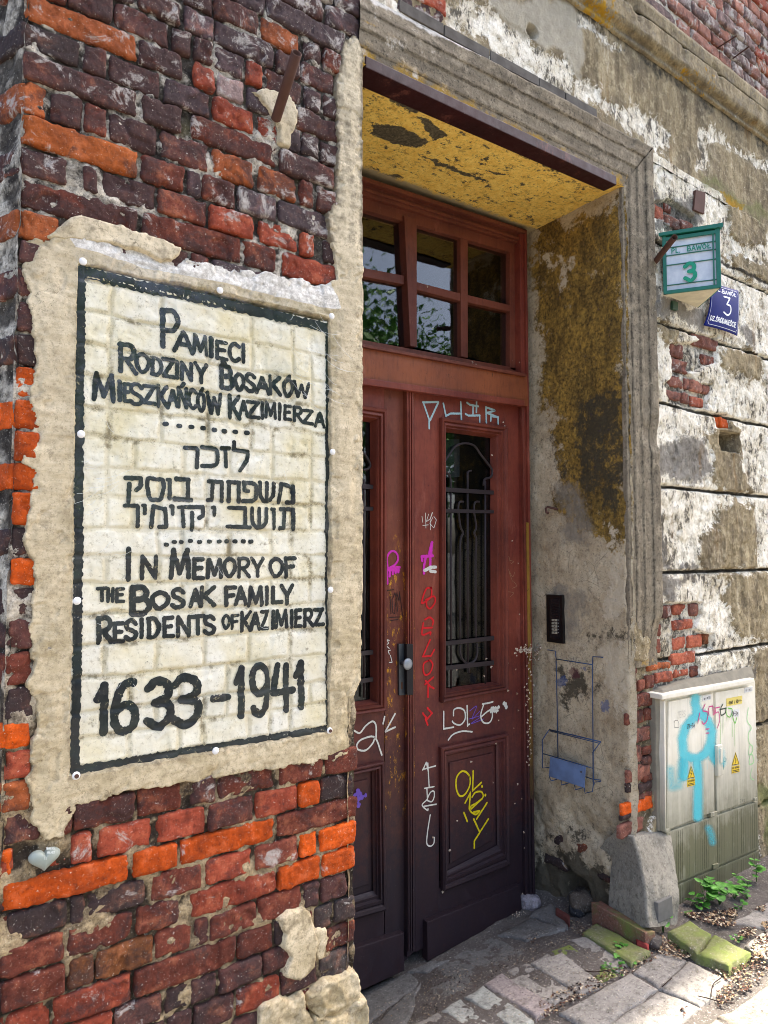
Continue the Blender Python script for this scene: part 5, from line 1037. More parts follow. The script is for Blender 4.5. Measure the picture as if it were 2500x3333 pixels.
beam = Lp('transom_rail', [(1120,1112),(1716,1222),(1720,1322),(1120,1232)], 2.285, 2.42, m_door('transom_rail_paint', '#7c4228', '#90502f', False, .8), B, .003)
Lp('rail_moulding', [(1120,1108),(1714,1216),(1714,1226),(1120,1118)], 2.270, 2.30, TRN, beam); Lp('rail_moulding', [(1120,1220),(1708,1303),(1708,1322),(1120,1243)], 2.272, 2.30, DR, beam, .003)
PROF = [(0, 0), (0, .018), (.12, .024), (.28, .022), (.34, .014), (.45, .020), (.6, .022), (.66, .010), (.8, .012), (.86, .004), (1, -.028)]
# right leaf
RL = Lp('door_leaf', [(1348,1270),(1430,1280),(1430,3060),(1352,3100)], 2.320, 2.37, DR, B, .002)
Lp('door_stile', [(1643,1314),(1690,1322),(1702,2950),(1648,2975)], 2.3205, 2.37, DR, RL)
Lp('door_rail', [(1429,1279),(1644,1311),(1644,1396),(1429,1366)], 2.3210, 2.37, DR, RL); Lp('door_rail', [(1429,2280),(1647,2238),(1648,2390),(1429,2436)], 2.3210, 2.37, DR, RL); Lp('door_rail', [(1429,2890),(1650,2808),(1650,2990),(1429,3080)], 2.3210, 2.37, DR, RL)
picture_frame('window_moulding', [(1429,1360),(1644,1391),(1646,2242),(1431,2286)], [(1448,1402),(1609,1423),(1612,2222),(1446,2246)], PROF, 2.320, DR2, RL)
picture_frame('panel_moulding', [(1427,2431),(1647,2384),(1649,2815),(1434,2896)], [(1452,2462),(1616,2426),(1620,2752),(1452,2838)], PROF[:-1]+[(1, -.004)], 2.320, DR, RL)
Lp('door_panel', [(1448,2455),(1622,2420),(1624,2760),(1448,2845)], 2.332, 2.36, DR, RL); Lp('raised_field', [(1464,2482),(1606,2450),(1606,2735),(1466,2812)], 2.324, 2.35, DR, RL, .004)
Lp('kick_board', [(1391,3001),(1694,2880),(1698,2962),(1392,3130)], 2.292, 2.33, DR, RL, .004)
Lp('door_glass', [(1440,1395),(1615,1415),(1618,2230),(1440,2250)], 2.350, 2.353, GL, RL, 0)
# left leaf (partly behind the jamb)
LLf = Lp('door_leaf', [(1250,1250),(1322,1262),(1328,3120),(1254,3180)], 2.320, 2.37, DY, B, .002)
Lp('door_rail', [(1080,1222),(1251,1250),(1251,1336),(1080,1308)], 2.3210, 2.37, DR, LLf); Lp('door_rail', [(1080,2330),(1251,2310),(1251,2478),(1080,2520)], 2.3210, 2.37, DR2, LLf); Lp('door_rail', [(1080,3000),(1251,2950),(1251,3180),(1080,3260)], 2.3210, 2.37, DR, LLf)
picture_frame('window_moulding', [(1060,1305),(1252,1333),(1250,2312),(1060,2338)], [(1085,1350),(1217,1372),(1217,2280),(1085,2300)], PROF, 2.320, DR2, LLf)
picture_frame('panel_moulding', [(1060,2515),(1243,2475),(1250,2958),(1060,3010)], [(1085,2540),(1212,2512),(1216,2900),(1085,2940)], PROF[:-1]+[(1, -.004)], 2.320, DR2, LLf)
Lp('door_panel', [(1080,2535),(1222,2505),(1224,2910),(1080,2945)], 2.332, 2.36, DR2, LLf); Lp('raised_field', [(1090,2560),(1200,2535),(1200,2880),(1090,2915)], 2.326, 2.35, DR2, LLf, .004)
Lp('kick_board', [(1080,3112),(1316,3035),(1316,3160),(1080,3270)], 2.292, 2.33, DR, LLf, .004)
Lp('door_glass', [(1060,1345),(1225,1365),(1225,2290),(1060,2310)], 2.350, 2.353, GL, LLf, 0)
# astragal between the leaves: stacked fillets
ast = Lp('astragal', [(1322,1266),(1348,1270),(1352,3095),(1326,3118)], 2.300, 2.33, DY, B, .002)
for a in (1326, 1333.5, 1341): Lp('fillet', [(a,1272),(a+4,1273),(a+8,3095),(a+4,3098)], 2.293, 2.305, DR, ast, .0015)
# lock plate, knob
lk = Lp('lock_plate', [(1298,2096),(1323,2096),(1323,2262),(1300,2264)], 2.309, 2.322, STEEL, LLf, .0015)
p = atY(1321, 2160, 2.285); bm = tube([(p[0]-.004, 2.318, p[2]), (p[0], 2.285, p[2])], .010, 16); bm_obj('knob_neck', bm, STEEL, LLf, True)
bm = bmesh.new(); bmesh.ops.create_uvsphere(bm, u_segments=24, v_segments=14, radius=.0235)
for v in bm.verts: v.co.y *= .42
bmesh.ops.translate(bm, verts=bm.verts, vec=Vector((p[0], 2.272, p[2]))); bm_obj('door_knob', bm, plain('worn_aluminium', '#9aa0a4', .35, .5, .35), LLf, True)
Lp('keyhole', [(1306,2220),(1311,2220),(1311,2243),(1306,2243)], 2.3080, 2.312, plain('rust_keyhole', '#4a2a18'), lk, .001)
Lp('rebate_block', [(1324,2096),(1345,2096),(1346,2262),(1326,2262)], 2.290, 2.31, plain('black_iron', '#141014'), ast, .002)
# iron grilles
YG = 2.338
def rod(parent, P, r, Y=YG, cur=False, name='grille_rod'):
    pts = [atY(x, y, Y) for x, y in P]
    if cur: pts = catmull(pts, 6)
    return bm_obj(name, tube(pts, r, 8), IRON, parent, True)
for px in ([(1447,1586),(1609,1597),(1609,1610),(1447,1600)], [(1447,1656),(1609,1661),(1609,1671),(1447,1668)], [(1446,2088),(1609,2070),(1609,2084),(1446,2102)], [(1446,2168),(1609,2150),(1609,2164),(1446,2183)]): Lp('grille_bar', px, 2.330, 2.337, IRON, RL, .0008)
for x, y0, y1 in ((1467,1560,2240),(1522,1535,2170),(1579,1565,2225)): rod(RL, [(x,y0),(x+1,y1)], .0045)
rod(RL, [(1446,1505),(1462,1480),(1480,1455),(1500,1445),(1520,1443),(1545,1452),(1565,1480),(1585,1505),(1602,1530),(1598,1552),(1578,1560),(1574,1580)], .005, cur=True, name='grille_scroll')
rod(RL, [(1523,1585),(1521,1550),(1524,1536),(1534,1532)], .004, cur=True, name='grille_scroll')
rod(RL, [(1448,1536),(1462,1545),(1467,1570),(1467,1600)], .005, cur=True, name='grille_scroll')
for a in (1495, 1546):
    rod(RL, [(a+14,1633),(a+2,1634),(a-3,1648),(a-2,1672),(a+4 if a < 1520 else a+4,1715),(a+12 if a < 1520 else a-2,1735),(a+4,1760),(a+2,1850),(a+3,2088)], .0045, cur=True, name='grille_scroll')
rod(RL, [(1498,2100),(1499,2130),(1510,2152),(1526,2159),(1545,2150),(1553,2128),(1553,2095)], .005, cur=True, name='grille_scroll')
rod(RL, [(1526,2160),(1526,2190)], .006, name='grille_finial')
for px in ([(1085,1570),(1217,1578),(1217,1592),(1085,1586)], [(1085,1648),(1217,1650),(1217,1662),(1085,1662)], [(1085,2130),(1217,2115),(1217,2130),(1085,2146)], [(1085,2222),(1217,2204),(1217,2218),(1085,2238)]): Lp('grille_bar', px, 2.330, 2.337, IRON, LLf, .0008)
for x in (1130, 1184): rod(LLf, [(x,1560),(x,2270)], .0045)
rod(LLf, [(1180,1470),(1196,1492),(1205,1512),(1200,1525),(1182,1530)], .005, cur=True, name='grille_scroll')
# hallway behind the glass
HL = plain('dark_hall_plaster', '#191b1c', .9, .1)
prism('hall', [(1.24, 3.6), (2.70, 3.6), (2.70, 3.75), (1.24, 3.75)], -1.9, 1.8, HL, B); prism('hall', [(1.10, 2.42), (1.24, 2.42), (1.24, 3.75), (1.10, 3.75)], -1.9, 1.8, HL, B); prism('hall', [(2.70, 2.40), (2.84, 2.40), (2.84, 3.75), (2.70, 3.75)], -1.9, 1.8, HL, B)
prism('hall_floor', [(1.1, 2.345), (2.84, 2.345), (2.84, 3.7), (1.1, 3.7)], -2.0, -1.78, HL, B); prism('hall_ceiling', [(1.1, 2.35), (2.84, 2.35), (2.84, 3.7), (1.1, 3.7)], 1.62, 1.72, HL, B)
# enamel notice seen through the right pane
nb = Lp('notice_plate', [(1449,1430),(1496,1428),(1496,1552),(1449,1556)], 2.395, 2.398, plain('dim_notice', '#3a3d40', .6, .3), B, .001)
pl_ = lambda Y: (lambda x, z, l: np.stack([x, x*0+Y-l, z], 1))
word([(c, 1446+i*9.5, 1453+i*9.5, 1455, 1470, 2.2) for i, c in enumerate('PARAT')], 'notice_text', BK, nb, pl_(2.3925), 2.3925); word([('2',1457,1469,1508,1535,3.4),('7',1471,1482,1506,1533,3.4),('.',1484,1488,1528,1534,3)], 'notice_text', BK, nb, pl_(2.3925), 2.3925)
# ------------------------------------------------------------------ graffiti on the door
def paint(name, c, r=.5): return plain(name, c, r, .3, 0, 60, .18)
GW, GC, GPk, GRd, GYl, GBk, GVi = paint('white_marker', '#d4d2c8'), paint('pale_cyan_marker', '#a9c4c6'), paint('pink_spray', '#d02fae'), paint('red_marker', '#d00e1c'), paint('yellow_marker', '#d9c414'), paint('black_pen', '#1c1215'), paint('violet_pen', '#6a4fb0')
YS = 2.3185
def gf(L, w_, m_, parent=RL, curve=False, Y=YS, rough=.12, lb=None):
    o = line('graffiti', L, w_*1.3, m_, parent, pl_(Y), Y, rough, curve)
    if lb: o['label'] = lb
    return o
def q7(P): return T(TG[0], TG[1], P)
def qN(P): return T(1250, 1666, P)
def qP(P): return T(1250, 2500, P)
gf([q7(P) for P in ([(335,1265),(470,1262)],[(340,1268),(392,1420)],[(468,1268),(398,1420)],[(390,1410),(390,1490)],[(512,1275),(535,1385)],[(535,1382),(575,1362),(668,1362)],[(662,1262),(668,1415)],[(718,1268),(740,1285),(815,1300)],[(800,1245),(798,1350)],[(770,1295),(768,1370)],[(704,1365),(730,1380),(828,1378)],[(826,1380),(826,1435)],[(880,1305),(884,1440)],[(880,1308),(960,1335),(886,1358)],[(886,1355),(984,1395)],[(930,1385),(985,1395)],[(985,1390),(987,1450)],[(925,1385),(922,1425)])], 5.2, GC, lb='pale blue marker tag of angular letters above the pane')
gf([qN(P) for P in ([(328,40),(335,90)],[(358,10),(362,140)],[(335,118),(382,112)],[(385,20),(365,85),(400,60),(420,5)],[(415,8),(398,60),(400,155)],[(430,40),(452,70),(430,140),(395,100),(420,50)])], 1.7, GW, lb='thin white scribbled tag')
gf([qN([(30,470),(25,400),(50,350),(85,340),(115,370),(118,420),(90,460),(55,480),(28,500),(30,620)])], 5.5, GPk, LLf, True, lb='pink spray loop with drips'); gf([qN(P) for P in ([(25,490),(135,480)],[(28,500),(130,505)],[(50,500),(48,555)],[(75,500),(76,535)],[(100,500),(100,525)],[(122,500),(124,520)])], 7, GPk, LLf, lb='pink spray underline with drips')
gf([qN(P) for P in ([(412,265),(390,360)],[(335,385),(420,380)],[(360,395),(345,465)],[(415,265),(405,380)],[(400,380),(400,465)],[(345,460),(345,530)],[(325,385),(330,420)])], 7.5, GPk, lb='pink spray letter A with drips')
gf([qN([(350,505),(410,482)]), qN([(375,495),(400,478),(448,478)]), qN([(400,512),(445,518)])], 8, GW, lb='torn white sticker')
gf([qN(P) for P in ([(410,655),(365,665),(335,740),(330,790),(400,740),(412,690),(405,655)],[(360,760),(430,730),(440,780),(400,835),(370,815),(365,770)])], 4.6, GRd, RL, True, lb='red marker letter B')
gf([qN(P) for P in ([(355,930),(395,912),(425,940),(420,975)],[(340,960),(330,1060),(400,1040),(400,1060)],[(330,1005),(415,1000)])], 4.8, GRd, RL, True, lb='red marker letter E')
gf([qN(P) for P in ([(398,1105),(335,1250)],[(335,1250),(405,1245),(435,1190)])], 4.6, GRd, lb='red marker letter L'); gf([qN([(385,1285),(345,1310),(340,1370),(360,1410),(400,1385),(420,1320),(400,1285),(385,1285)])], 4.6, GRd, RL, True, lb='red marker letter O')
gf([qN(P) for P in ([(360,1460),(400,1510),(430,1525)],[(425,1430),(355,1490)],[(380,1500),(380,1600)])], 5, GRd, lb='red marker letter K'); gf([qN(P) for P in ([(335,1740),(375,1790)],[(375,1695),(415,1740)],[(412,1742),(365,1800)],[(358,1790),(378,1840)])], 5, GRd, lb='red marker letter at the foot of the column')
gf([qN(P) for P in ([(25,680),(85,672)],[(52,680),(60,880)],[(95,700),(70,760),(75,870),(92,880),(105,750),(95,700)],[(115,860),(110,700)],[(110,700),(130,770),(135,690)],[(135,690),(162,910)],[(45,912),(145,908)],[(55,940),(120,930)])], 1.8, GBk, LLf, lb='thin black pen word TOM')
gf([qN(P) for P in ([(45,1110),(25,1105),(40,1135),(20,1150)],[(28,1165),(45,1180)],[(55,1195),(35,1200),(45,1230)],[(55,1240),(70,1300),(45,1300)])], 2.2, GW, LLf, lb='small white scratched letters')
gf([qN(P) for P in ([(515,1725),(515,1875)],[(515,1875),(600,1860)],[(718,1675),(722,1850)],[(722,1842),(738,1835)])], 4.4, GW, lb='white marker strokes of a four letter tag'); gf([qN(P) for P in ([(600,1760),(605,1710),(650,1695),(695,1720),(700,1790),(660,1840),(610,1830),(590,1810)],[(850,1660),(910,1650),(940,1640)],[(860,1665),(835,1760),(860,1820),(910,1820),(935,1770),(930,1700)],[(840,1770),(900,1720),(950,1700)],[(555,1970),(600,1920),(680,1895),(760,1900)])], 4.2, GW, RL, True, lb='white marker loops of a four letter tag')
gf([qN([(930,1700),(990,1690)]), qN([(1040,1650),(1055,1690)]), qN([(925,1715),(980,1720)])], 9, GW, rough=.5, lb='white paint smudge'); gf([qN(P) for P in ([(740,1720),(800,1680),(760,1790),(830,1720)],[(735,1790),(850,1760),(750,1830),(860,1790)])], 1.8, GVi, RL, True, lb='violet pen scribble')
gf([qP([(740,75),(700,30),(660,35),(625,90),(625,180),(655,240),(700,225),(740,150),(740,75)])], 4.8, GYl, RL, True, Y=2.3222, lb='yellow marker letter O'); gf([qP(P) for P in ([(770,25),(765,195)],[(765,195),(840,125)],[(745,215),(700,300)],[(745,210),(735,350)],[(845,265),(755,350)],[(890,300),(800,440)],[(690,385),(720,460)],[(775,440),(825,550)],[(900,440),(780,630)],[(780,630),(780,690)],[(775,380),(825,370)])], 4.8, GYl, RL, Y=2.3222, lb='yellow marker strokes')
gf([qP([(760,250),(790,210),(840,205),(855,250),(800,300),(750,330),(745,370),(790,400),(820,380)])], 4.4, GYl, RL, True, Y=2.3222, lb='yellow marker loop'); gf([qP([(846,155),(847,160)]), qP([(874,231),(875,236)])], 6, GYl, RL, Y=2.3222, lb='two yellow marker dots')
gf([qN(P) for P in ([(365,2165),(335,2230)],[(365,2165),(380,2230)],[(335,2225),(445,2195)],[(378,2170),(390,2380)])]+[qP(P) for P in ([(350,175),(432,160)],[(370,180),(375,270)],[(345,330),(450,312)],[(398,405),(388,470)])], 3.6, GW, lb='white marker vertical tag strokes'); gf([qP([(375,260),(400,210),(430,200),(432,250),(410,290),(365,275)]), qP([(365,280),(330,320),(375,365),(380,350)]), qP([(395,430),(375,560),(370,650),(400,675),(430,650),(435,600)])], 3.6, GW, RL, True, lb='white marker vertical tag loops')
def qQ(P): return T(625, 1666, P)
gf([qQ([(1400,1890),(1450,1910),(1500,1850),(1560,1810),(1590,1850),(1590,1950)]), qQ([(1640,2100),(1580,1950),(1480,1960),(1430,2000),(1430,2050),(1500,2060),(1560,2000),(1580,1950)])], 4.6, GW, LLf, True, Y=2.3185, lb='white marker looping tag'); gf([qN([(5,1770),(-8,1830)]), qN([(95,1745),(10,1900),(95,1860)])], 4.6, GW, LLf, lb='white marker slashes')
gf([T(625, 2500, [(1390,250),(1440,200),(1470,260)]), T(625, 2500, [(1400,290),(1500,235)]), T(625, 2500, [(1430,190),(1440,330)])], 8, GVi, LLf, Y=2.322, rough=.5, lb='violet spray blot')
gf([qN(P) for P in ([(1060,395),(1080,390),(1090,440)],[(1090,420),(1120,430),(1095,450)],[(1070,490),(1110,560),(1130,520)],[(1080,520),(1110,600)],[(1120,600),(1145,640),(1110,660)],[(1075,690),(1120,700),(1090,735)])], 1.1, paint('pale_scratch', '#9a7a5c'), RL, True, lb='fine pale scratches')
# ------------------------------------------------------------------ rusty pipe stubs
def pipe(a, b, r, lb):
    a, b = Vector(a), Vector(b); n = 22; bm = bmesh.new(); d = (b-a).normalized(); u = d.cross(Vector((0, 0, 1))).normalized(); v = u.cross(d)
    R1 = [[bm.verts.new(c+(u*math.cos(k*6.2832/n)+v*math.sin(k*6.2832/n))*q) for k in range(n)] for c, q in ((a, r), (a*.5+b*.5, r*1.02), (b, r), (b, r*.82), (a*.3+b*.7, r*.82))]
    for A, Bq in zip(R1, R1[1:]):
        for k in range(n): bm.faces.new((A[k], A[(k+1) % n], Bq[(k+1) % n], Bq[k]))
    bm.faces.new(R1[-1]); bmesh.ops.recalc_face_normals(bm, faces=bm.faces)
    o = bm_obj('pipe_stub', bm, RUST, None, True); tag(o, lb, 'pipe'); return o
pipe(atY(898, 388, 1.80), atY(966, 172, 1.62), .0145, 'rusty open pipe stub poking up from the brickwork above the memorial panel')
pipe(atY(2134, 850, 1.775), atY(2196, 772, 1.60), .0130, 'rusty pipe stub sticking out in front of the green street lamp box')
for (x0, y0, x1, y1), lb in (((2334, 157, 2397, 117), 'thin iron rod sticking out of the upper brickwork, nearer the top edge'), ((2386, 190, 2438, 152), 'thin iron rod sticking out of the upper brickwork, just over the mossy string course')):
    tag(bm_obj('iron_rod', tube([atY(x0, y0, 1.79), atY(x1, y1, 1.66)], .0035, 8), RUST, None, True), lb, 'rod')
# ------------------------------------------------------------------ wedge shaped address lamp
A0, C0 = atY(2157, 960, 1.79), atY(2250, 992, 1.79); Bx = atY(2345, 925, 1.585); zb_ = A0[2]; zt_ = zb_+.272
tri = [np.array((A0[0], 1.785)), np.array((Bx[0], Bx[1])), np.array((C0[0]+.05, 1.785))]
lamp = thing('address_lamp', 'green triangular house lamp with milky panes showing street name and number 3', 'lamp', (A0[0], 1.79, zb_))
def pr3(name, sc_, z0, z1, mat, par, dz=0.0):
    c = sum(tri)/3; P = [c+(t-c)*sc_ for t in tri]; P = [(p[0], min(p[1], 1.79)) for p in P]
    f = [(p[0], p[1], z0) for p in P]+[(p[0], p[1], z1+(dz if i == 1 else 0)) for i, p in enumerate(P)]
    bm = bmesh.new(); vs = [bm.verts.new(q) for q in f]
    for fc in ((0, 1, 2), (5, 4, 3), (0, 3, 4, 1), (1, 4, 5, 2), (2, 5, 3, 0)): bm.faces.new([vs[i] for i in fc])
    bmesh.ops.recalc_face_normals(bm, faces=bm.faces); return bm_obj(name, bm, mat, par)
MILK = NT('milk_glass', .3, .5); MILKm = MILK.col(MILK.mix(MILK.mr(MILK.noise(14, 5), .35, .7), '#b9c2cc', '#dfe3e6'))
CRM = plain('cream_bottom', '#d9d0b4', .6, .3, 0, 20, .3)
pr3('lamp_body', .90, zb_+.004, zt_-.01, MILKm, lamp); pr3('lamp_bottom', .96, zb_-.002, zb_+.004, CRM, lamp)
roof_ = pr3('lamp_roof', 1.16, zt_, zt_+.014, TEAL, lamp, .004)
def face_pt(s, z, out=.0, i=0, j=1):
    a, b = tri[i], tri[j]; t = a*(1-s)+b*s; d = b-a; n = np.array((d[1], -d[0])); n = n/np.linalg.norm(n); c = sum(tri)/3
    if np.dot(n, (a+b)/2-c) < 0: n = -n
    t = t+n*out; return np.array((t[0], t[1], z))
def bar(name, s0, z0, s1, z1, th, i=0, j=1, par=None, out=.0, mat=TEAL, dp=.008):
    a, b = face_pt(s0, z0, out, i, j), face_pt(s1, z1, out, i, j); d = (b-a); d /= np.linalg.norm(d)
    e = face_pt(1, 0, 0, i, j)-face_pt(0, 0, 0, i, j); e /= np.linalg.norm(e); n = face_pt(0, 0, 1, i, j)-face_pt(0, 0, 0, i, j); s = np.cross(n, d); s /= np.linalg.norm(s)
    f = [a-s*th/2, a+s*th/2, b+s*th/2, b-s*th/2]; f2 = [p+n*dp/2 for p in f]; b2 = [p-n*dp/2 for p in f]
    return bm_obj(name, box_m(.0008, f2+b2), mat, par or lamp)
LH = zt_-zb_
for i, j in ((0, 1), (1, 2)):
    for s in (.03, .97): bar('lamp_frame', s, zb_, s, zt_, .016, i, j)
    for z in (zb_+.008, zt_-.014): bar('lamp_frame', 0, z, 1, z, .016, i, j, dp=.0088)
    bar('lamp_frame', .895, zb_+.02, .895, zt_-.02, .006, i, j, out=-.003)
    for fz_ in (.80, .665, .50, .155): bar('glass_rib', .06, zb_+LH*fz_, .94, zb_+LH*fz_, .0035, i, j, out=-.006, mat=plain('rib_green', '#3d7a6c'))
def place_face(x, z, l): return np.array([face_pt(a, b, -.0035+l) for a, b in zip(x, z)])
def face_text(items, name, mat, par, w_):
    V, Fc = [], []
    L = np.linalg.norm(tri[1]-tri[0])
    for ch, s0, s1, z0, z1 in items:
        for st in G[ch]:
            pts = [(s0+(s1-s0)*float(q.split(',')[0]), z0+(z1-z0)*float(q.split(',')[1])) for q in st[2:].split()]
            if st[0] == 'c': pts = catmull(pts, 8)
            pl2 = lambda x, z, l: np.array([face_pt(a/L, b, .0005+l) for a, b in zip(x, z)])
            ribbon([(a*L, b) for a, b in pts], w_, V, Fc, pl2, .0)
    return mesh_obj(name, V, Fc, mat, par)
tg = plain('lettering_green', '#2f8f76', .5, .4); tg2 = plain('number_green', '#0f9a74', .45, .4)
zA = zb_+LH*.69
face_text([('P',.16,.21,zA,zA+.022),('L',.235,.275,zA,zA+.022),('.',.29,.31,zA,zA+.02),('B',.44,.50,zA,zA+.022),('A',.52,.58,zA,zA+.022),('W',.60,.69,zA,zA+.022),('Ó',.71,.77,zA,zA+.020),('Ł',.79,.85,zA,zA+.022)], 'street_name', tg, lamp, .0045)
face_text([('3',.40,.57,zb_+LH*.19,zb_+LH*.48)], 'number', tg2, lamp, .017)
face_text([('O',.375,.41,zb_+LH*.415,zb_+LH*.45),('O',.375,.41,zb_+LH*.215,zb_+LH*.25)], 'number', tg2, lamp, .010)
qbox('lamp_bracket', T(*TC, [(842,385),(882,400),(880,470),(840,455)]), 1.785, 1.80, plain('bracket_green', '#2d4a35', .6), lamp)
# ------------------------------------------------------------------ blue enamel number plate
hp = thing('house_number_plate', 'blue enamel plate with white number 3 curling off the wall beside the lamp', 'sign', tuple(atY(2350, 1000, 1.79)))
PC = [atY(*p, 1.775) for p in T(*TC, [(1150,225),(1403,300),(1410,686),(1120,594)])]
def plate_pt(u, v, out=0.0):
    p = PC[0]*(1-u)*(1-v)+PC[1]*u*(1-v)+PC[2]*u*v+PC[3]*(1-u)*v
    b = .016*(1-(2*v-1)**2)*(.5+u*.5)-.010*(abs(2*u-1)**2)*v; pin = .02*(1-(2*v-1)**2)*(abs(2*u-1)**3)*(1 if u < .5 else -1)
    return np.array((p[0]+pin, p[1]-b-out, p[2]))
NB = plain('blue_enamel', '#06196a', .5, .08, 0, 25, .2); NW = plain('white_enamel', '#e9ecf0', .25, .5, 0, 60, .1)
n = 24; V = [plate_pt(i/(n-1), j/(n-1)) for j in range(n) for i in range(n)]+[plate_pt(i/(n-1), j/(n-1), -.0025) for j in range(n) for i in range(n)]
ring = [i for i in range(n)]+[n*(j+1)-1 for j in range(1, n)]+[n*n-1-i for i in range(1, n)]+[n*(n-1-j) for j in range(1, n-1)]
Fc = npgridF(n, n, flip=True)+[tuple(q+n*n for q in f[::-1]) for f in npgridF(n, n, flip=True)]+[(ring[i], ring[(i+1) % len(ring)], ring[(i+1) % len(ring)]+n*n, ring[i]+n*n) for i in range(len(ring))]
mesh_obj('plate', V, Fc, NB, hp)
PW, PH = np.linalg.norm(PC[1]-PC[0]), np.linalg.norm(PC[3]-PC[0])
def plate_text(items, name, w_):
    V, Fc = [], []
    for ch, u0, u1, v0, v1 in items:          # v0 = bottom, v1 = top (v runs downwards)
        for st in (G[ch] if len(ch) == 1 else [ch]):
            pts = [(u0+(u1-u0)*float(q.split(',')[0]), v0+(v1-v0)*float(q.split(',')[1])) for q in st[2:].split()]
            if st[0] == 'c': pts = catmull(pts, 8)
            ribbon([(a*PW, -b*PH) for a, b in pts], w_, V, Fc, lambda x, z, l: np.array([plate_pt(a/PW, -b/PH, .0009+l) for a, b in zip(x, z)]), .0)
    return mesh_obj(name, V, Fc, NW, hp)
plate_text([('l .09,.05 .91,.05 .93,.09 .955,.11 .955,.89 .93,.91 .91,.95 .09,.95 .07,.91 .045,.89 .045,.11 .07,.09 .09,.05',0,1,0,1)], 'border_line', .0018)
plate_text([('L',.27,.33,.17,.09),('.',.35,.38,.17,.09)]+[(c, .40+i*.10, .40+i*.10+.075, .185, .10) for i, c in enumerate('BAWÓŁ')], 'street_name', .0040)
plate_text([('l .1,.98 .92,.98',.42,.65,.66,.25),('l .88,.95 .45,.58',.42,.65,.66,.25),('c .45,.58 .95,.52 .98,.2 .6,0 .1,.1',.42,.65,.66,.25)], 'number', .0085)
s_ = 'DZ.ŚRÓDMIEŚCIE'; x = .09
its = []
for c in s_:
    wdt = .03 if c in '.I' else (.085 if c == 'M' else .062); its.append((c, x+.004, x+wdt-.012, .86, .765)); x += wdt
plate_text(its, 'district_name', .0046)
# ------------------------------------------------------------------ things on the reveal: intercom, wire rack, hook
def RP(x, y, out=0.0):
    p = atX(x, y, XJ-.004-out); return np.array((XJ-.004-out, p[1], p[2]))
def rbox(name, px, o0, o1, mat, par, bev=.0015):
    f = [RP(x, y, o1) for x, y in px]; b = [np.array((XJ-.004-o0, p[1], p[2])) for p in f]; return bm_obj(name, box_m(bev, f+b), mat, par)
ic = thing('intercom', 'black narrow door intercom panel with five pale name buttons on the reveal', 'intercom', tuple(RP(1805, 2015)))
rbox('intercom_body', qN([(1400,713),(1540,720),(1550,1140),(1405,1122)]), -.01, .012, BLACKP, ic, .002); rbox('intercom_inset', qN([(1430,745),(1515,750),(1522,1100),(1436,1090)]), .012, .0135, plain('satin_black', '#17181b', .25, .5), ic, .0008)
for i in range(6): rbox('speaker_slot', qN([(1448,790+i*20),(1512,794+i*20),(1512,799+i*20),(1448,795+i*20)]), .0135, .0145, plain('slot_black', '#050506', .6), ic, .0003)
BT = plain('button_cream', '#a59e8c', .4, .4)
for i in range(5):
    y = 925+i*27; b_ = rbox('call_button', qN([(1448,y),(1494,y+2),(1494,y+22),(1448,y+19)]), .0135, .0165, BT, ic, .001)
    rbox('button_number', qN([(1468,y+6),(1474,y+6),(1474,y+16),(1468,y+16)]), .0165, .0168, BLACKP, b_, 0); rbox('button_light', qN([(1501,y+6),(1509,y+7),(1509,y+14),(1501,y+13)]), .0135, .015, plain('led_grey', '#8d8f92', .4), ic, .0003)
def R2(x, y): return (1700+x*500/705, 2050+y*900/1269)
rk = thing('wire_rack', 'blue wire leaflet rack with a pale blue plate hanging on the reveal', 'rack', tuple(RP(*R2(220, 400))))
def wire(P, name='rack_wire', r=.0024, cur=False):
    pts = [RP(*R2(x, y), o_) for x, y, o_ in P]; bm_obj(name, tube(pts, r, 8), BLUEW, rk, True)
wire([(112,92,-.01),(125,93,.012),(152,98,.014),(155,130,.014),(160,350,.014),(164,585,.014)]); wire([(375,128,-.01),(360,125,.012),(324,123,.014),(322,160,.014),(324,440,.014),(327,700,.014),(332,708,.02)])
wire([(155,134,.016),(322,160,.016)]); wire([(124,458,.05),(240,485,.05),(360,514,.05)], r=.003); wire([(126,464,.044),(240,492,.044),(352,520,.044)], r=.0022)
wire([(124,458,.05),(92,505,.05),(93,570,.05),(93,634,.04),(124,632,.02)]); wire([(360,514,.05),(324,562,.05),(325,640,.05),(325,700,.04),(360,696,.016)])
wire([(95,568,.045),(165,588,.045),(325,636,.045)]); wire([(124,672,.045),(132,693,.05),(160,686,.03)]); wire([(178,690,.045),(180,712,.05),(212,704,.03)]); wire([(240,712,.045),(244,734,.05),(280,724,.03)]); wire([(284,720,.045),(288,750,.05),(322,742,.035),(328,700,.03)])
wire([(290,674,.03),(325,686,.03),(362,690,.014)])
f = [RP(*R2(x, y), .052) for x, y in ((128,582),(291,630),(285,726),(122,672))]; bm_obj('rack_plate', box_m(.001, f+[p+np.array((.0025, 0, 0)) for p in f]), BLUEP, rk); bm_obj('plate_bolt', tube([RP(*R2(270,652), .050), RP(*R2(270,652), .057)], .004, 10), IRON, rk)
hk = bm_obj('wall_hook', tube([RP(1822,1660,-.02), RP(1805,1655,.012), RP(1782,1650,.034), RP(1776,1656,.040), RP(1779,1668,.040), RP(1786,1670,.036)], .0055, 10), RUST, None, True); tag(hk, 'rusty bent iron hook in the stained reveal above the intercom', 'hook')
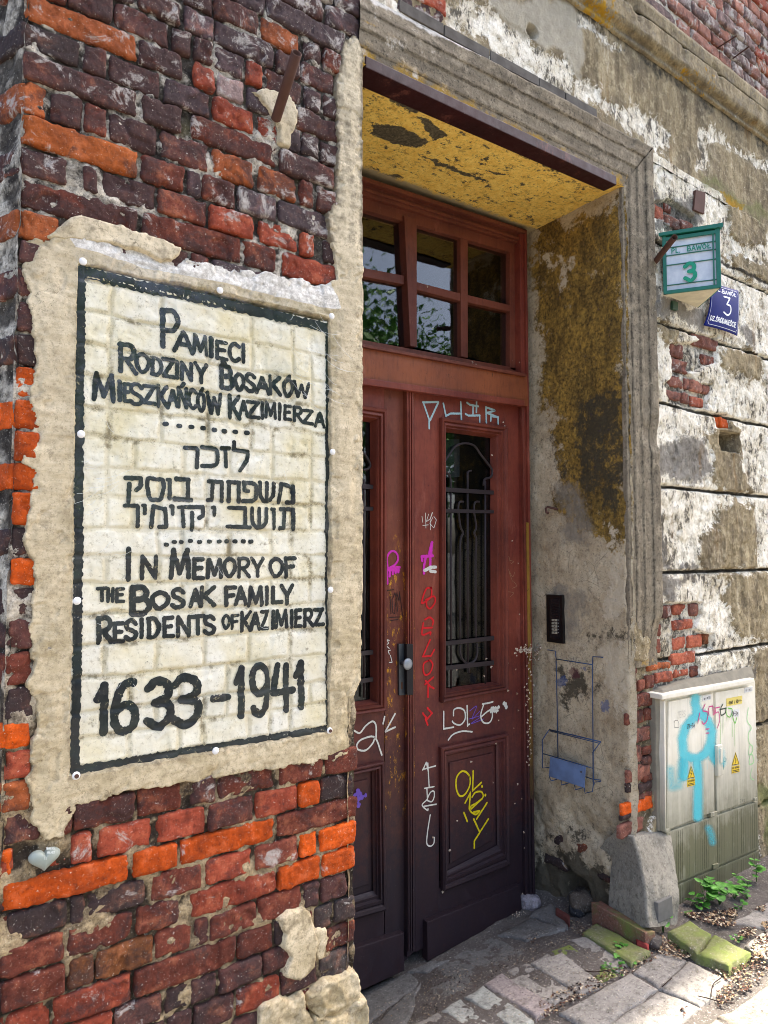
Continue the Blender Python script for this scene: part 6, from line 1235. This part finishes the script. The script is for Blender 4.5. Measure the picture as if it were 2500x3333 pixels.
# ------------------------------------------------------------------ utility cabinet
def m_cab():
    t = NT('cabinet_grp', .55, .35); n2 = t.noise(14, 6, .7); st = t.noise(46, 7, .7, st=(1, 1, .03))
    c = t.mix(t.mr(n2, .35, .7), '#d6d0bc', '#e8e3d4'); lo = t.ma('ADD', t.mr(t.xyz(2), -.82, -1.34), t.ma('MULTIPLY', t.ma('SUBTRACT', st, .5), .8)); lo = t.ma('ADD', lo, t.ma('MULTIPLY', t.ma('SUBTRACT', n2, .5), .7))
    c = t.mix(t.mr(lo, .05, .95, 0, .92), c, t.mix(t.noise(9, 5), '#4c4a30', '#56562c')); c = t.mix(t.mr(st, .64, .70, 0, .4), c, '#6a6450'); c = t.mix(t.mr(t.noise(160, 3), .7, .75, 0, .5), c, '#8f8a76')
    t.bump([(t.noise(60, 4), .15, .002)]); return t.col(c)
CB = m_cab(); YC = 1.772
cb = thing('utility_cabinet', 'off white two door electrical cabinet covered in turquoise graffiti and green grime', 'cabinet', (3.15, YC, -1.55))
def C4(x, y): return (2100+x/1.6925, 2150+y/1.6925)
def cq(name, P, Y0, Y1, mat, par=cb, bev=.003): return qbox(name, [C4(*p) for p in P], Y0, Y1, mat, par, bev)
cq('cabinet_body', [(112,200),(606,110),(630,1200),(112,1480)], YC+.012, 1.86, CB)
cq('lid', [(93,188),(602,96),(602,124),(95,218)], YC-.022, 1.83, CB, bev=.005)
dl = cq('cabinet_door', [(131,226),(376,180),(383,832),(119,936)], YC, YC+.03, CB); dr = cq('cabinet_door', [(388,176),(596,140),(612,762),(396,838)], YC, YC+.03, CB)
cq('lower_panel', [(118,948),(620,776),(626,1036),(122,1250)], YC+.003, YC+.03, CB); cq('base_panel', [(122,1262),(628,1046),(630,1200),(122,1470)], YC+.006, YC+.03, CB)
cq('cabinet_clip', [(362,840),(398,830),(398,852),(362,864)], YC-.006, YC+.02, CB, bev=.002); cq('cabinet_clip', [(376,1126),(406,1116),(406,1140),(376,1150)], YC-.004, YC+.02, CB, bev=.002); cq('hinge_foot', [(114,930),(140,924),(140,944),(114,950)], YC-.006, YC+.02, CB, bev=.003); cq('hinge_foot', [(604,758),(622,755),(622,770),(604,774)], YC-.006, YC+.02, CB, bev=.002)
cq('side_strip', [(104,222),(112,220),(118,938),(110,942)], YC-.004, YC+.03, CB, bev=.002)
V, Fc = [], []
for x in range(138, 620, 12):
    if 360 < x < 400 or rs.random() < .35: continue
    yb1, yb2 = 948-(x-118)*.343+14, 1250-(x-122)*.424-12
    for a_, b_ in ((yb1, yb2), (yb2+36, yb2+150)):
        Q = [atY(*C4(x, a_), YC), atY(*C4(x, b_), YC)]; ribbon([(Q[0][0], Q[0][2]), (Q[1][0], Q[1][2])], .0020, V, Fc, lambda X_, Z_, l: np.stack([X_, X_*0+YC+.0026, Z_], 1), .25, seed=x)
o = mesh_obj('dirt_streaks', V, Fc, plain('dirt_green_black', '#35331f', .9, .1), cb)
hd = cq('door_handle', [(398,470),(428,462),(432,630),(402,642)], YC-.014, YC+.01, CB, dr, .004); cq('handle_lever', [(416,484),(430,480),(430,560),(416,566)], YC-.018, YC-.012, CB, hd, .003)
pc = lambda Yq: (lambda X_, Z_, l: np.stack([X_, X_*0+Yq-l, Z_], 1))
def cl(L, w_, mat, curve=False, name='graffiti', par=cb, Y=YC-.0015, rough=.15, lb=None):
    o = line(name, [[C4(*p) for p in l] for l in L], w_, mat, par, pc(Y), Y, rough, curve)
    if lb: o['label'] = lb
    return o
cl([[(432,540),(437,536),(446,540),(444,553),(434,555),(432,540)]], 1.8, paint('turquoise_dark', '#0d6d6a'), True); cl([[(432,556),(432,600)]], 1.8, paint('turquoise_dark2', '#0d6d6a'))
def m_spray(name, c):
    t = NT(name, .5, .3); out = t.N['Material Output']; tr = t.N.new('ShaderNodeBsdfTransparent'); mx = t.N.new('ShaderNodeMixShader')
    t.set(t.b.inputs['Base Color'], hx(c)); f = t.mr(t.ma('ADD', t.attr('cov'), t.ma('MULTIPLY', t.ma('SUBTRACT', t.noise(180, 4, .8), .5), .9)), .12, 1.0, 0, .78)
    t.L.new(f, mx.inputs[0]); t.L.new(tr.outputs[0], mx.inputs[1]); t.L.new(t.b.outputs[0], mx.inputs[2]); t.L.new(mx.outputs[0], out.inputs[0]); return t.m
SPM = m_spray('turquoise_spray', '#45c4d2')
def spray(L, wpx, soft_px, par, Y, lb, name='spray_paint', x0=0, x1=1, cj=1):
    S = [[np.array(C4(*p)) for p in l] for l in L]; A_ = np.concatenate(S); mn, mx = A_.min(0)-wpx-soft_px, A_.max(0)+wpx+soft_px
    nu, nv = int((mx[0]-mn[0])/2.2)+2, int((mx[1]-mn[1])/2.2)+2; X_, Y_ = np.meshgrid(np.linspace(mn[0], mx[0], nu), np.linspace(mn[1], mx[1], nv)); d = np.full(X_.shape, 1e9)
    for l in S:
        for a, b in zip(l, l[1:]):
            e = b-a; t = np.clip(((X_-a[0])*e[0]+(Y_-a[1])*e[1])/(e@e), 0, 1); d = np.minimum(d, np.hypot(X_-a[0]-e[0]*t, Y_-a[1]-e[1]*t))
    cov = np.clip(1-(d-wpx/2)/soft_px, 0, 1)*cj
    keep = (cov > .01).ravel(); P = np.array([atY(a, b, Y) for a, b in zip(X_.ravel(), Y_.ravel())]); Fc = npgridF(nu, nv, keep, flip=True)
    used = np.unique(np.array(Fc)); mp = -np.ones(len(P), int); mp[used] = np.arange(len(used))
    o = mesh_obj(name, P[used], mp[np.array(Fc)].tolist(), SPM, par, attrs={'cov': cov.ravel()[used]}); o['label'] = lb; return o
ring_ = [(212,520),(205,430),(222,370),(262,320),(310,290),(345,330),(368,390),(362,450),(335,510),(290,540),(245,535),(225,520)]
spray([[(278,205),(276,235),(284,270),(282,300)], ring_, [(282,540),(290,600),(292,700),(290,860)], [(215,520),(215,640)], [(360,450),(375,530),(410,575)]], 15, 15, cb, YC-.0008, 'broad turquoise ring and stem sprayed over the left door')
spray([[(140,600),(150,700),(185,690),(200,560)]], 10, 18, cb, YC-.0011, 'faint turquoise haze left of the ring', cj=.55); spray([[(420,500),(430,560)]], 8, 16, cb, YC-.0165, 'faint turquoise haze on the handle', cj=.5); spray([[(350,925),(365,960),(372,1000)]], 10, 14, cb, YC+.0015, 'turquoise spot on the lower panel', cj=.6)
for x in (207, 232, 252, 268, 300, 318, 340): cl([[(x,530),(x+1,600-(x % 40)+20)]], 1.3, SPM if False else paint('turquoise_drip', '#3cc3d6'), name='spray_drip')
PK = paint('magenta_paint', '#c22a7c'); GNp = paint('lime_green_paint', '#63b93a'); LGp = paint('pale_green_paint', '#8fd48a'); DKp = paint('black_green_paint', '#1c3226')
cl([[(330,240),(318,275),(345,285),(340,330),(322,350),(312,335)],[(300,290),(290,345)]], 4, PK, True, lb='magenta marker tag'); cl([[(350,262),(352,300)],[(352,255),(372,250),(376,300)],[(378,255),(382,295)],[(384,262),(410,256)],[(386,262),(388,290)]], 3.4, PK); cl([[(388,290),(405,285),(410,330),(398,372)]], 3, PK, True); cl([[(334,378),(352,376)],[(334,400),(352,399)]], 3.2, PK)
cl([[(428,240),(416,265),(418,300),(440,290),(445,268)],[(412,270),(448,262)]], 4.2, DKp, True, lb='black and green tag'); cl([[(446,262),(450,300),(470,310),(480,270),(458,262)],[(480,300),(495,345),(505,315)]], 3.4, GNp, True); cl([[(418,300),(414,460)],[(430,300),(428,400)],[(492,345),(494,470)],[(480,340),(481,420)],[(450,310),(450,330)]], 1.4, GNp)
cl([[(568,260),(562,330),(585,370),(570,400),(572,450),(588,470)],[(575,470),(572,520),(592,500),(592,470)],[(580,520),(574,570),(598,560),(592,520),(580,520)]], 2.6, LGp, True, lb='pale green vertical scribble'); cl([[(590,590),(580,640),(600,660)]], 2, LGp, True)
YEP = plain('yellow_label', '#e0bd22', .5, .3, 0, 40, .12); YE2 = plain('pale_yellow_label', '#dcc766', .5, .3, 0, 40, .12); WLB = plain('white_label', '#dcdcd8', .5, .3)
lb1 = cq('number_label', [(449,210),(535,193),(535,236),(449,253)], YC-.0016, YC, YE2, dr, 0)
def ct(s, x0, y0, x1, y1, h, w_, par, mat=BK, Yt=None):
    n_ = len(s); it = []
    for i, c in enumerate(s):
        if c == ' ': continue
        a, b = i/n_, (i+.78)/n_; p0 = C4(x0+(x1-x0)*a, y0+(y1-y0)*(a+b)/2); p1 = C4(x0+(x1-x0)*b, y0+(y1-y0)*(a+b)/2); it.append((c, p0[0], p1[0], p0[1]-h/1.6925, p0[1], w_))
    Yt = Yt or YC-.0022; return word(it, 'label_text', mat, par, pc(Yt), Yt)
BL2 = plain('print_black', '#16181a', .6); ct('-1661 / RD-1-', 456, 243, 532, 228, 17, 1.9, lb1, BL2)
for x, y in ((318,196),(548,150)):
    q = cq('maker_label', [(x,y),(x+44,y-9),(x+44,y+19),(x,y+28)], YC-.0016, YC, WLB, cb, 0); ct('8: 3', x+6, y+20, x+28, y+14, 9, 1.4, q, BL2); cl([[(x+30,y+3),(x+42,y)],[(x+30,y+9),(x+42,y+6)],[(x+30,y+15),(x+42,y+12)]], .8, BL2, name='label_text', par=q, Y=YC-.0022, rough=0)
q = cq('cabinet_code_label', [(228,345),(276,338),(276,372),(228,380)], YC-.0005, YC, WLB, dl, 0); ct('ZK-3', 232, 374, 266, 366, 22, 1.8, cb, BL2, YC-.0016); cl([[(270,352),(274,356),(274,366),(267,366),(268,359),(274,359)]], 1.6, BL2, name='label_text', Y=YC-.0016, rough=0)
q = cq('cabinet_code_label', [(474,272),(518,266),(518,308),(474,314)], YC-.0005, YC, WLB, dr, 0); ct('ZK-3', 478, 306, 504, 302, 24, 1.8, cb, BL2, YC-.0016); cl([[(506,284),(512,287),(512,300),(505,300),(506,292),(512,292)]], 1.6, BL2, name='label_text', Y=YC-.0016, rough=0)
for x, y in ((233,578),(478,505)):
    w_ = 42; T3 = [C4(x, y+74), C4(x+21, y), C4(x+w_, y+66)]
    tp = [atY(*p, YC-.0016) for p in T3]; sg = mesh_obj('warning_triangle', tp+[p+np.array((0, .001, 0)) for p in tp], [(0, 2, 1), (3, 4, 5), (0, 1, 4, 3), (1, 2, 5, 4), (2, 0, 3, 5)], YEP, cb, False)
    cl([[(x+3,y+71),(x+21,y+5),(x+w_-3,y+64),(x+3,y+71)]], 1.9, BL2, name='triangle_border', par=sg, Y=YC-.0022, rough=0); cl([[(x+24,y+24),(x+17,y+44),(x+24,y+42),(x+18,y+60)]], 2, BL2, name='bolt_symbol', par=sg, Y=YC-.0022, rough=0)
    q = cq('warning_label', [(x,y+80),(x+w_,y+71),(x+w_,y+108),(x,y+118)], YC-.0016, YC, YEP, cb, 0); ct('NIE DOTYKAC', x+3, y+93, x+w_-1, y+85, 9, 1.2, q, BL2); cl([[(x+3,y+103),(x+w_-3,y+95)],[(x+3,y+111),(x+w_-3,y+103)]], 2.0, BL2, name='label_text', par=q, Y=YC-.0022, rough=.4)
cl([[(160,332),(162,370),(186,368),(186,345),(180,330),(164,330),(160,345)]], 1.1, BL2, name='label_text', rough=0); cl([[(522,768),(528,766)],[(522,780),(528,778)],[(540,764),(534,770),(540,780)],[(548,762),(543,768),(548,778)]], 1.2, BL2, name='moulded_mark', rough=0)
ct('ZERS', 178, 318, 225, 308, 34, 1.0, cb, paint('faded_grey_marker', '#b5b2a6'), YC-.0012)
# cement fillet over and beside the cabinet
CF = plain('grey_cement_fillet', '#8c8676', .9, .2, 0, 18, .35)
def cem(name, px, y0, y1, mat=CF):
    f = [atY(x, y, Y) for (x, y), Y in zip(px, y0)]; b = [np.array((p[0], y1, p[2]+.004)) for p in f]; bm = box_m(.003, f+b); bmesh.ops.subdivide_edges(bm, edges=bm.edges, cuts=6, use_grid_fill=True)
    A = np.array([v.co for v in bm.verts]); n = fbm(A[:, 0], A[:, 1], A[:, 2], 22, 4, 500)*.008
    for v, q in zip(bm.verts, n): v.co += Vector((0, -q, q))
    return bm_obj(name, bm, mat, B, True)
cem('cement_fillet', [C4(92,150), C4(592,30), C4(600,100), C4(94,186)], [1.795, 1.795, 1.768, 1.768], 1.83); cem('cement_fillet', [C4(52,185), C4(96,170), C4(116,940), C4(70,940)], [1.797, 1.785, 1.785, 1.795], 1.83)
# ------------------------------------------------------------------ heart shaped pebble in the gap of the brickwork
hb = (np.array(atY(144, 2798, 1.797))); n1, n2 = 48, 20; V = []; Fc = []
for j in range(n2+1):
    ph = math.pi*j/n2
    for i in range(n1):
        th = 2*math.pi*i/n1; hxn = 16*math.sin(th)**3/17; hz = (13*math.cos(th)-5*math.cos(2*th)-2*math.cos(3*th)-math.cos(4*th))/17; k = math.sin(ph)**.8
        V.append((hb[0]+.036*(hxn*.9+.1*math.sin(th))*k, hb[1]-.017*math.cos(ph), hb[2]+.029*((hz*.85+.15*math.cos(th))*k)+.004))
for j in range(n2):
    for i in range(n1): Fc.append((j*n1+i, (j+1)*n1+i, (j+1)*n1+(i+1) % n1, j*n1+(i+1) % n1))
he = thing('heart_pebble', 'smooth grey heart shaped pebble set in a gap of the orange brick course', 'pebble', tuple(hb)); PBm = NT('grey_pebble', .45, .4); hm = PBm.col(PBm.mix(PBm.noise(30, 4), '#7c847a', '#9aa298')); mesh_obj('pebble', V, Fc, hm, he)
hl = plain('pale_pencil', '#c9cfc9', .7)
def hplace(X_, Z_, l): 
    r2 = ((X_-hb[0])/.042)**2+((Z_-hb[2])/.036)**2; return np.stack([X_, hb[1]-.0175*np.sqrt(np.clip(1-r2, .02, 1))-.0006-l, Z_], 1)
def pL(P): return T(0, 2500, P)
for s, x0, x1, y, h in (('WHERE', 410, 490, 718, 20), ('HEART', 415, 488, 748, 20), ('IS', 385, 412, 798, 22)):
    it = []
    for i, c in enumerate(s):
        a = x0+(x1-x0)*i/len(s); b = x0+(x1-x0)*(i+.75)/len(s); p = pL([(a, y-h), (b, y)]); it.append((c, p[0][0], p[1][0], p[0][1], p[1][1], .9))
    word(it, 'faint_lettering', hl, he, hplace, 1.775)
# ------------------------------------------------------------------ weeds
LFa = NT('fresh_leaf', .55, .3); lc = LFa.mix(LFa.mr(LFa.noise(30, 5, .7), .35, .65), '#2b5e1a', '#5f9a38'); LFa.set(LFa.b.inputs['Subsurface Weight'], .0); LFm = LFa.col(lc); STM = plain('green_stem', '#4f7a34', .6)
def leaf_mesh(name):
    V, Fc = [], []; n = 7
    for j in range(n):
        t = j/(n-1); w_ = math.sin(math.pi*min(1, t*.93+.05))**.75*.42*(1+.10*(j % 2)); 
        if j == n-1: w_ = .01
        for i in range(-2, 3): V.append((i/2*w_, t, -.22*t*t+.10*abs(i/2)*w_*2-.02*(abs(i) == 2)*(j % 2)))
    for j in range(n-1):
        for i in range(4): a = j*5+i; Fc.append((a, a+1, a+6, a+5))
    me = bpy.data.meshes.new(name); me.from_pydata(V, [], Fc); me.materials.append(LFm); me.polygons.foreach_set('use_smooth', [True]*len(me.polygons)); return me
LM = leaf_mesh('leaf')
def plant(px, py, lb, n, h, ls, seed, sprd=.03, grp=None, lean=0.0):
    rg = random.Random(seed); p = Vector(onG(px, py, .0)); th = thing('weed', lb, 'weed', tuple(p), grp)
    for k in range(n):
        a = rg.uniform(0, 6.28); r = sprd*rg.uniform(.2, 1); hh = h*rg.uniform(.45, 1); top = Vector((r*math.cos(a)+lean*hh, r*math.sin(a), hh)); mid = top*.5+Vector((0, 0, hh*.12))
        bm_obj('stem', tube([p, p+mid, p+top], [.0016, .0013, .0008], 5), STM, th, True)
        m_ = rg.choice((1, 2)) if n > 4 else (3 if k == 0 else 2)
        for q in range(m_):
            o = bpy.data.objects.new('leaf', LM); COL.objects.link(o); o.parent = th; o.location = top+Vector((0, 0, -.002*q))
            az = a+rg.uniform(-.9, .9)+q*2.2; o.rotation_euler = (rg.uniform(-.1, .6), rg.uniform(-.25, .25), az-math.pi/2); s = ls*rg.uniform(.7, 1.15); o.scale = (s*1.25, s, s)
    return th
def pR(x, y): return (1875+x/S_, 2500+y/S_)
plant(*pR(752,1425), 'small upright weed sprout growing between guard stone and mossy stone', 4, .075, .040, 3, .018)
W_ = [((1040,1215), 'low weed with three stalks at the cabinet base, nearest the guard stone', 7, .05, .032, 5, .045), ((1130,1190), 'bushy broad leaved weed against the cabinet base, left half of the clump', 9, .085, .040, 6, .05), ((1240,1180), 'bushy broad leaved weed against the cabinet base, tallest in the clump', 11, .095, .046, 7, .06), ((1370,1130), 'spreading weed at the right end of the large clump by the cabinet', 8, .07, .036, 8, .05),
      ((1480,1030), 'pale leaved weed low at the right corner of the cabinet', 7, .05, .034, 9, .05), ((1560,980), 'tall thin weed with an upright leaf at the right edge of the cabinet', 4, .10, .036, 10, .02), ((1480,1130), 'small dark clover like weed in the leaf litter', 6, .03, .022, 11, .03), ((1430,1220), 'tiny bright green weed in the litter below the big clump', 5, .022, .022, 12, .03),
      ((400,1580), 'small crinkled weed on the flat mossy stone', 6, .025, .016, 13, .03), ((440,1680), 'creeping weed along the foot of the flat mossy stone', 9, .018, .014, 14, .05), ((320,1760), 'tiny creeping weed in the joint before the paving rows', 7, .012, .012, 15, .04), ((1400,1500), 'small moss weed behind the farther green stone', 6, .02, .014, 16, .04), ((970,1270), 'tiny seedling beside the guard stone rubble', 3, .015, .014, 17, .015)]
for (x, y), lb, n, h, ls, sd, spr in W_: plant(*pR(x, y), lb, n, h, ls, sd, spr, 'weeds along the foot of the wall')
# ------------------------------------------------------------------ elm seeds caught in cobwebs on the door and reveal
SD = [plain('pale_seed', '#c9b9a4', .8, .2), plain('brown_seed', '#8a6a52', .8, .2)]
def seeds(name, pts, seed, Y=None, rev=False):
    rg = random.Random(seed); V, Fc, MI = [], [], []
    for x, y, s in pts:
        if rev: c = RP(x, y, rg.uniform(.004, .014)); ex, ez = np.array((0, -1, 0)), np.array((0, 0, 1)); nn = np.array((-1, 0, 0))
        else: c = atY(x, y, Y-rg.uniform(.002, .008)); ex, ez = np.array((1, 0, 0)), np.array((0, 0, 1)); nn = np.array((0, -1, 0))
        b = len(V); a0 = rg.uniform(0, 6.28); r = s*.0050
        V.append(c+nn*r*.4); 
        for k in range(8):
            a = a0+k*.785; q = r*(1+.25*math.sin(3*a+seed)); V.append(c+ex*q*math.cos(a)*rg.uniform(.8, 1)+ez*q*.8*math.sin(a)+nn*r*rg.uniform(-.5, .5))
        for k in range(8): Fc.append((b, b+1+k, b+1+(k+1) % 8)); MI.append(1 if k in (0, 4) or rg.random() < .12 else 0)
    o = mesh_obj(name, V, Fc, SD, None, False, mi=MI); o['kind'] = 'stuff'; return o
rg = random.Random(8); P1 = [(*qN([p])[0], s) for p, s in [((1060,180),1.2),((1108,250),1),((1160,445),1),((1170,885),1),((1070,1310),1.6),((1140,1360),1),((925,1340),1.6),((880,1272),1.4),((1072,1545),1.3),((1150,1570),1.3),((630,1365),.9),((865,1420),1),((1055,972),.9),((968,1995),1.6),((527,2045),1.8),((755,2160),1.2),((1160,1715),1.2),((990,1800),.9),((1055,2170),1.1),((1215,2010),1.1),((1120,1870),.8)]]
P1 += [(*qP([p])[0], s) for p, s in [((1210,555),1.4),((1245,600),1.4),((570,712),1.4),((508,1068),1.6),((425,600),1),((945,125),1),((1155,140),1.1),((1215,690),1),((632,455),.9),((1190,265),1),((1130,305),.9),((1070,10),1),((1280,40),1.4),((1125,1090),1.2),((1195,1085),1.2)]]+[(*q7([p])[0], s) for p, s in [((235,880),1.2),((375,265),1.1),((765,920),1.2),((797,938),1.1),((625,1180),1.2),((1180,1290),1.3),((1030,1435),1.1),((1045,1470),1),((1175,920),1.1),((935,1722),1),((1030,1048),1),((1100,1165),1)]]
seeds('elm_seeds', P1, 1, 2.312)
P2 = [(*qN([(1150+rg.gauss(90, 60), 1150+rg.gauss(40, 25))])[0], rg.uniform(.9, 1.9)) for _ in range(46)]+[(*qN([(1230+rg.gauss(20, 14), y_)])[0], rg.uniform(.8, 1.6)) for y_ in range(1200, 2200, 26)]; seeds('elm_seeds', [(min(x, 1728), y, s) for x, y, s in P2], 2, 2.276)
seeds('elm_seeds', [(*qN([(1300+abs(rg.gauss(0, 28)), 1180+rg.gauss(30, 30))])[0], rg.uniform(.9, 1.8)) for _ in range(22)]+[(*qN([(1290+abs(rg.gauss(8, 8)), y_)])[0], rg.uniform(.8, 1.5)) for y_ in range(1260, 2100, 60)], 3, None, True)
seeds('elm_seeds', [(*qP([(1150+rg.gauss(30, 40), 1280+rg.gauss(0, 22))])[0], rg.uniform(.6, 1.2)) for _ in range(30)], 4, 2.270)
# ------------------------------------------------------------------ trees across the street, mirrored in the panes
BKm = m_stone('bark', '#4a4036', '#62564a'); CRL = NT('tree_leaf', .6, .3); crm = CRL.col(CRL.mix(CRL.noise(1.2, 4), '#2c5a1a', '#62953a'))
def tree(x, y, h, seed, lb, cr):
    rg = random.Random(seed); th = thing('tree', lb, 'tree', (x, y, -1.8), 'trees across the street'); base = Vector((x, y, -1.8)); bm = bmesh.new(); tips = []
    top = base+Vector((rg.uniform(-.5, .5), rg.uniform(-.5, .5), h*.6)); tube([base, base.lerp(top, .5)+Vector((.1, .1, 0)), top], [.24, .19, .12], 10, bm=bm)
    for k in range(13):
        s = base.lerp(top, rg.uniform(.4, 1)); a = rg.uniform(0, 6.28); e = s+Vector((math.cos(a)*cr*rg.uniform(.5, .95), math.sin(a)*cr*rg.uniform(.5, .95), rg.uniform(.4, 2.4))); md = s.lerp(e, .5)+Vector((0, 0, .3)); tube([s, md, e], [.07, .04, .015], 6, bm=bm); tips += [e, md, s.lerp(e, .75)]
    bm_obj('trunk', bm, BKm, th, True)
    V, Fc = [], []
    for c in tips:
        for _ in range(270):
            d = Vector((rg.gauss(0, .62), rg.gauss(0, .62), rg.gauss(0, .5))); p = c+d; s = rg.uniform(.05, .11); u = Vector((rg.gauss(0, 1), rg.gauss(0, 1), rg.gauss(0, 1))).normalized(); v = u.cross(Vector((rg.gauss(0, 1), rg.gauss(0, 1), rg.gauss(0, 1)))).normalized(); b = len(V)
            V += [tuple(p-u*s), tuple(p+v*s*.55), tuple(p+u*s), tuple(p-v*s*.55)]; Fc.append((b, b+1, b+2, b+3))
    o = mesh_obj('crown', V, Fc, crm, th, False); return th
tree(6.5, -7.5, 8.5, 1, 'leafy street tree directly across from the doorway', 2.6); tree(10.5, -9.0, 10, 2, 'tall leafy tree farther along the far pavement', 3.0); tree(2.2, -8.5, 7.5, 3, 'smaller leafy tree opposite the brick corner', 2.3); tree(15.0, -11.0, 10.5, 4, 'tall leafy tree at the far end of the row across the street', 3.2)
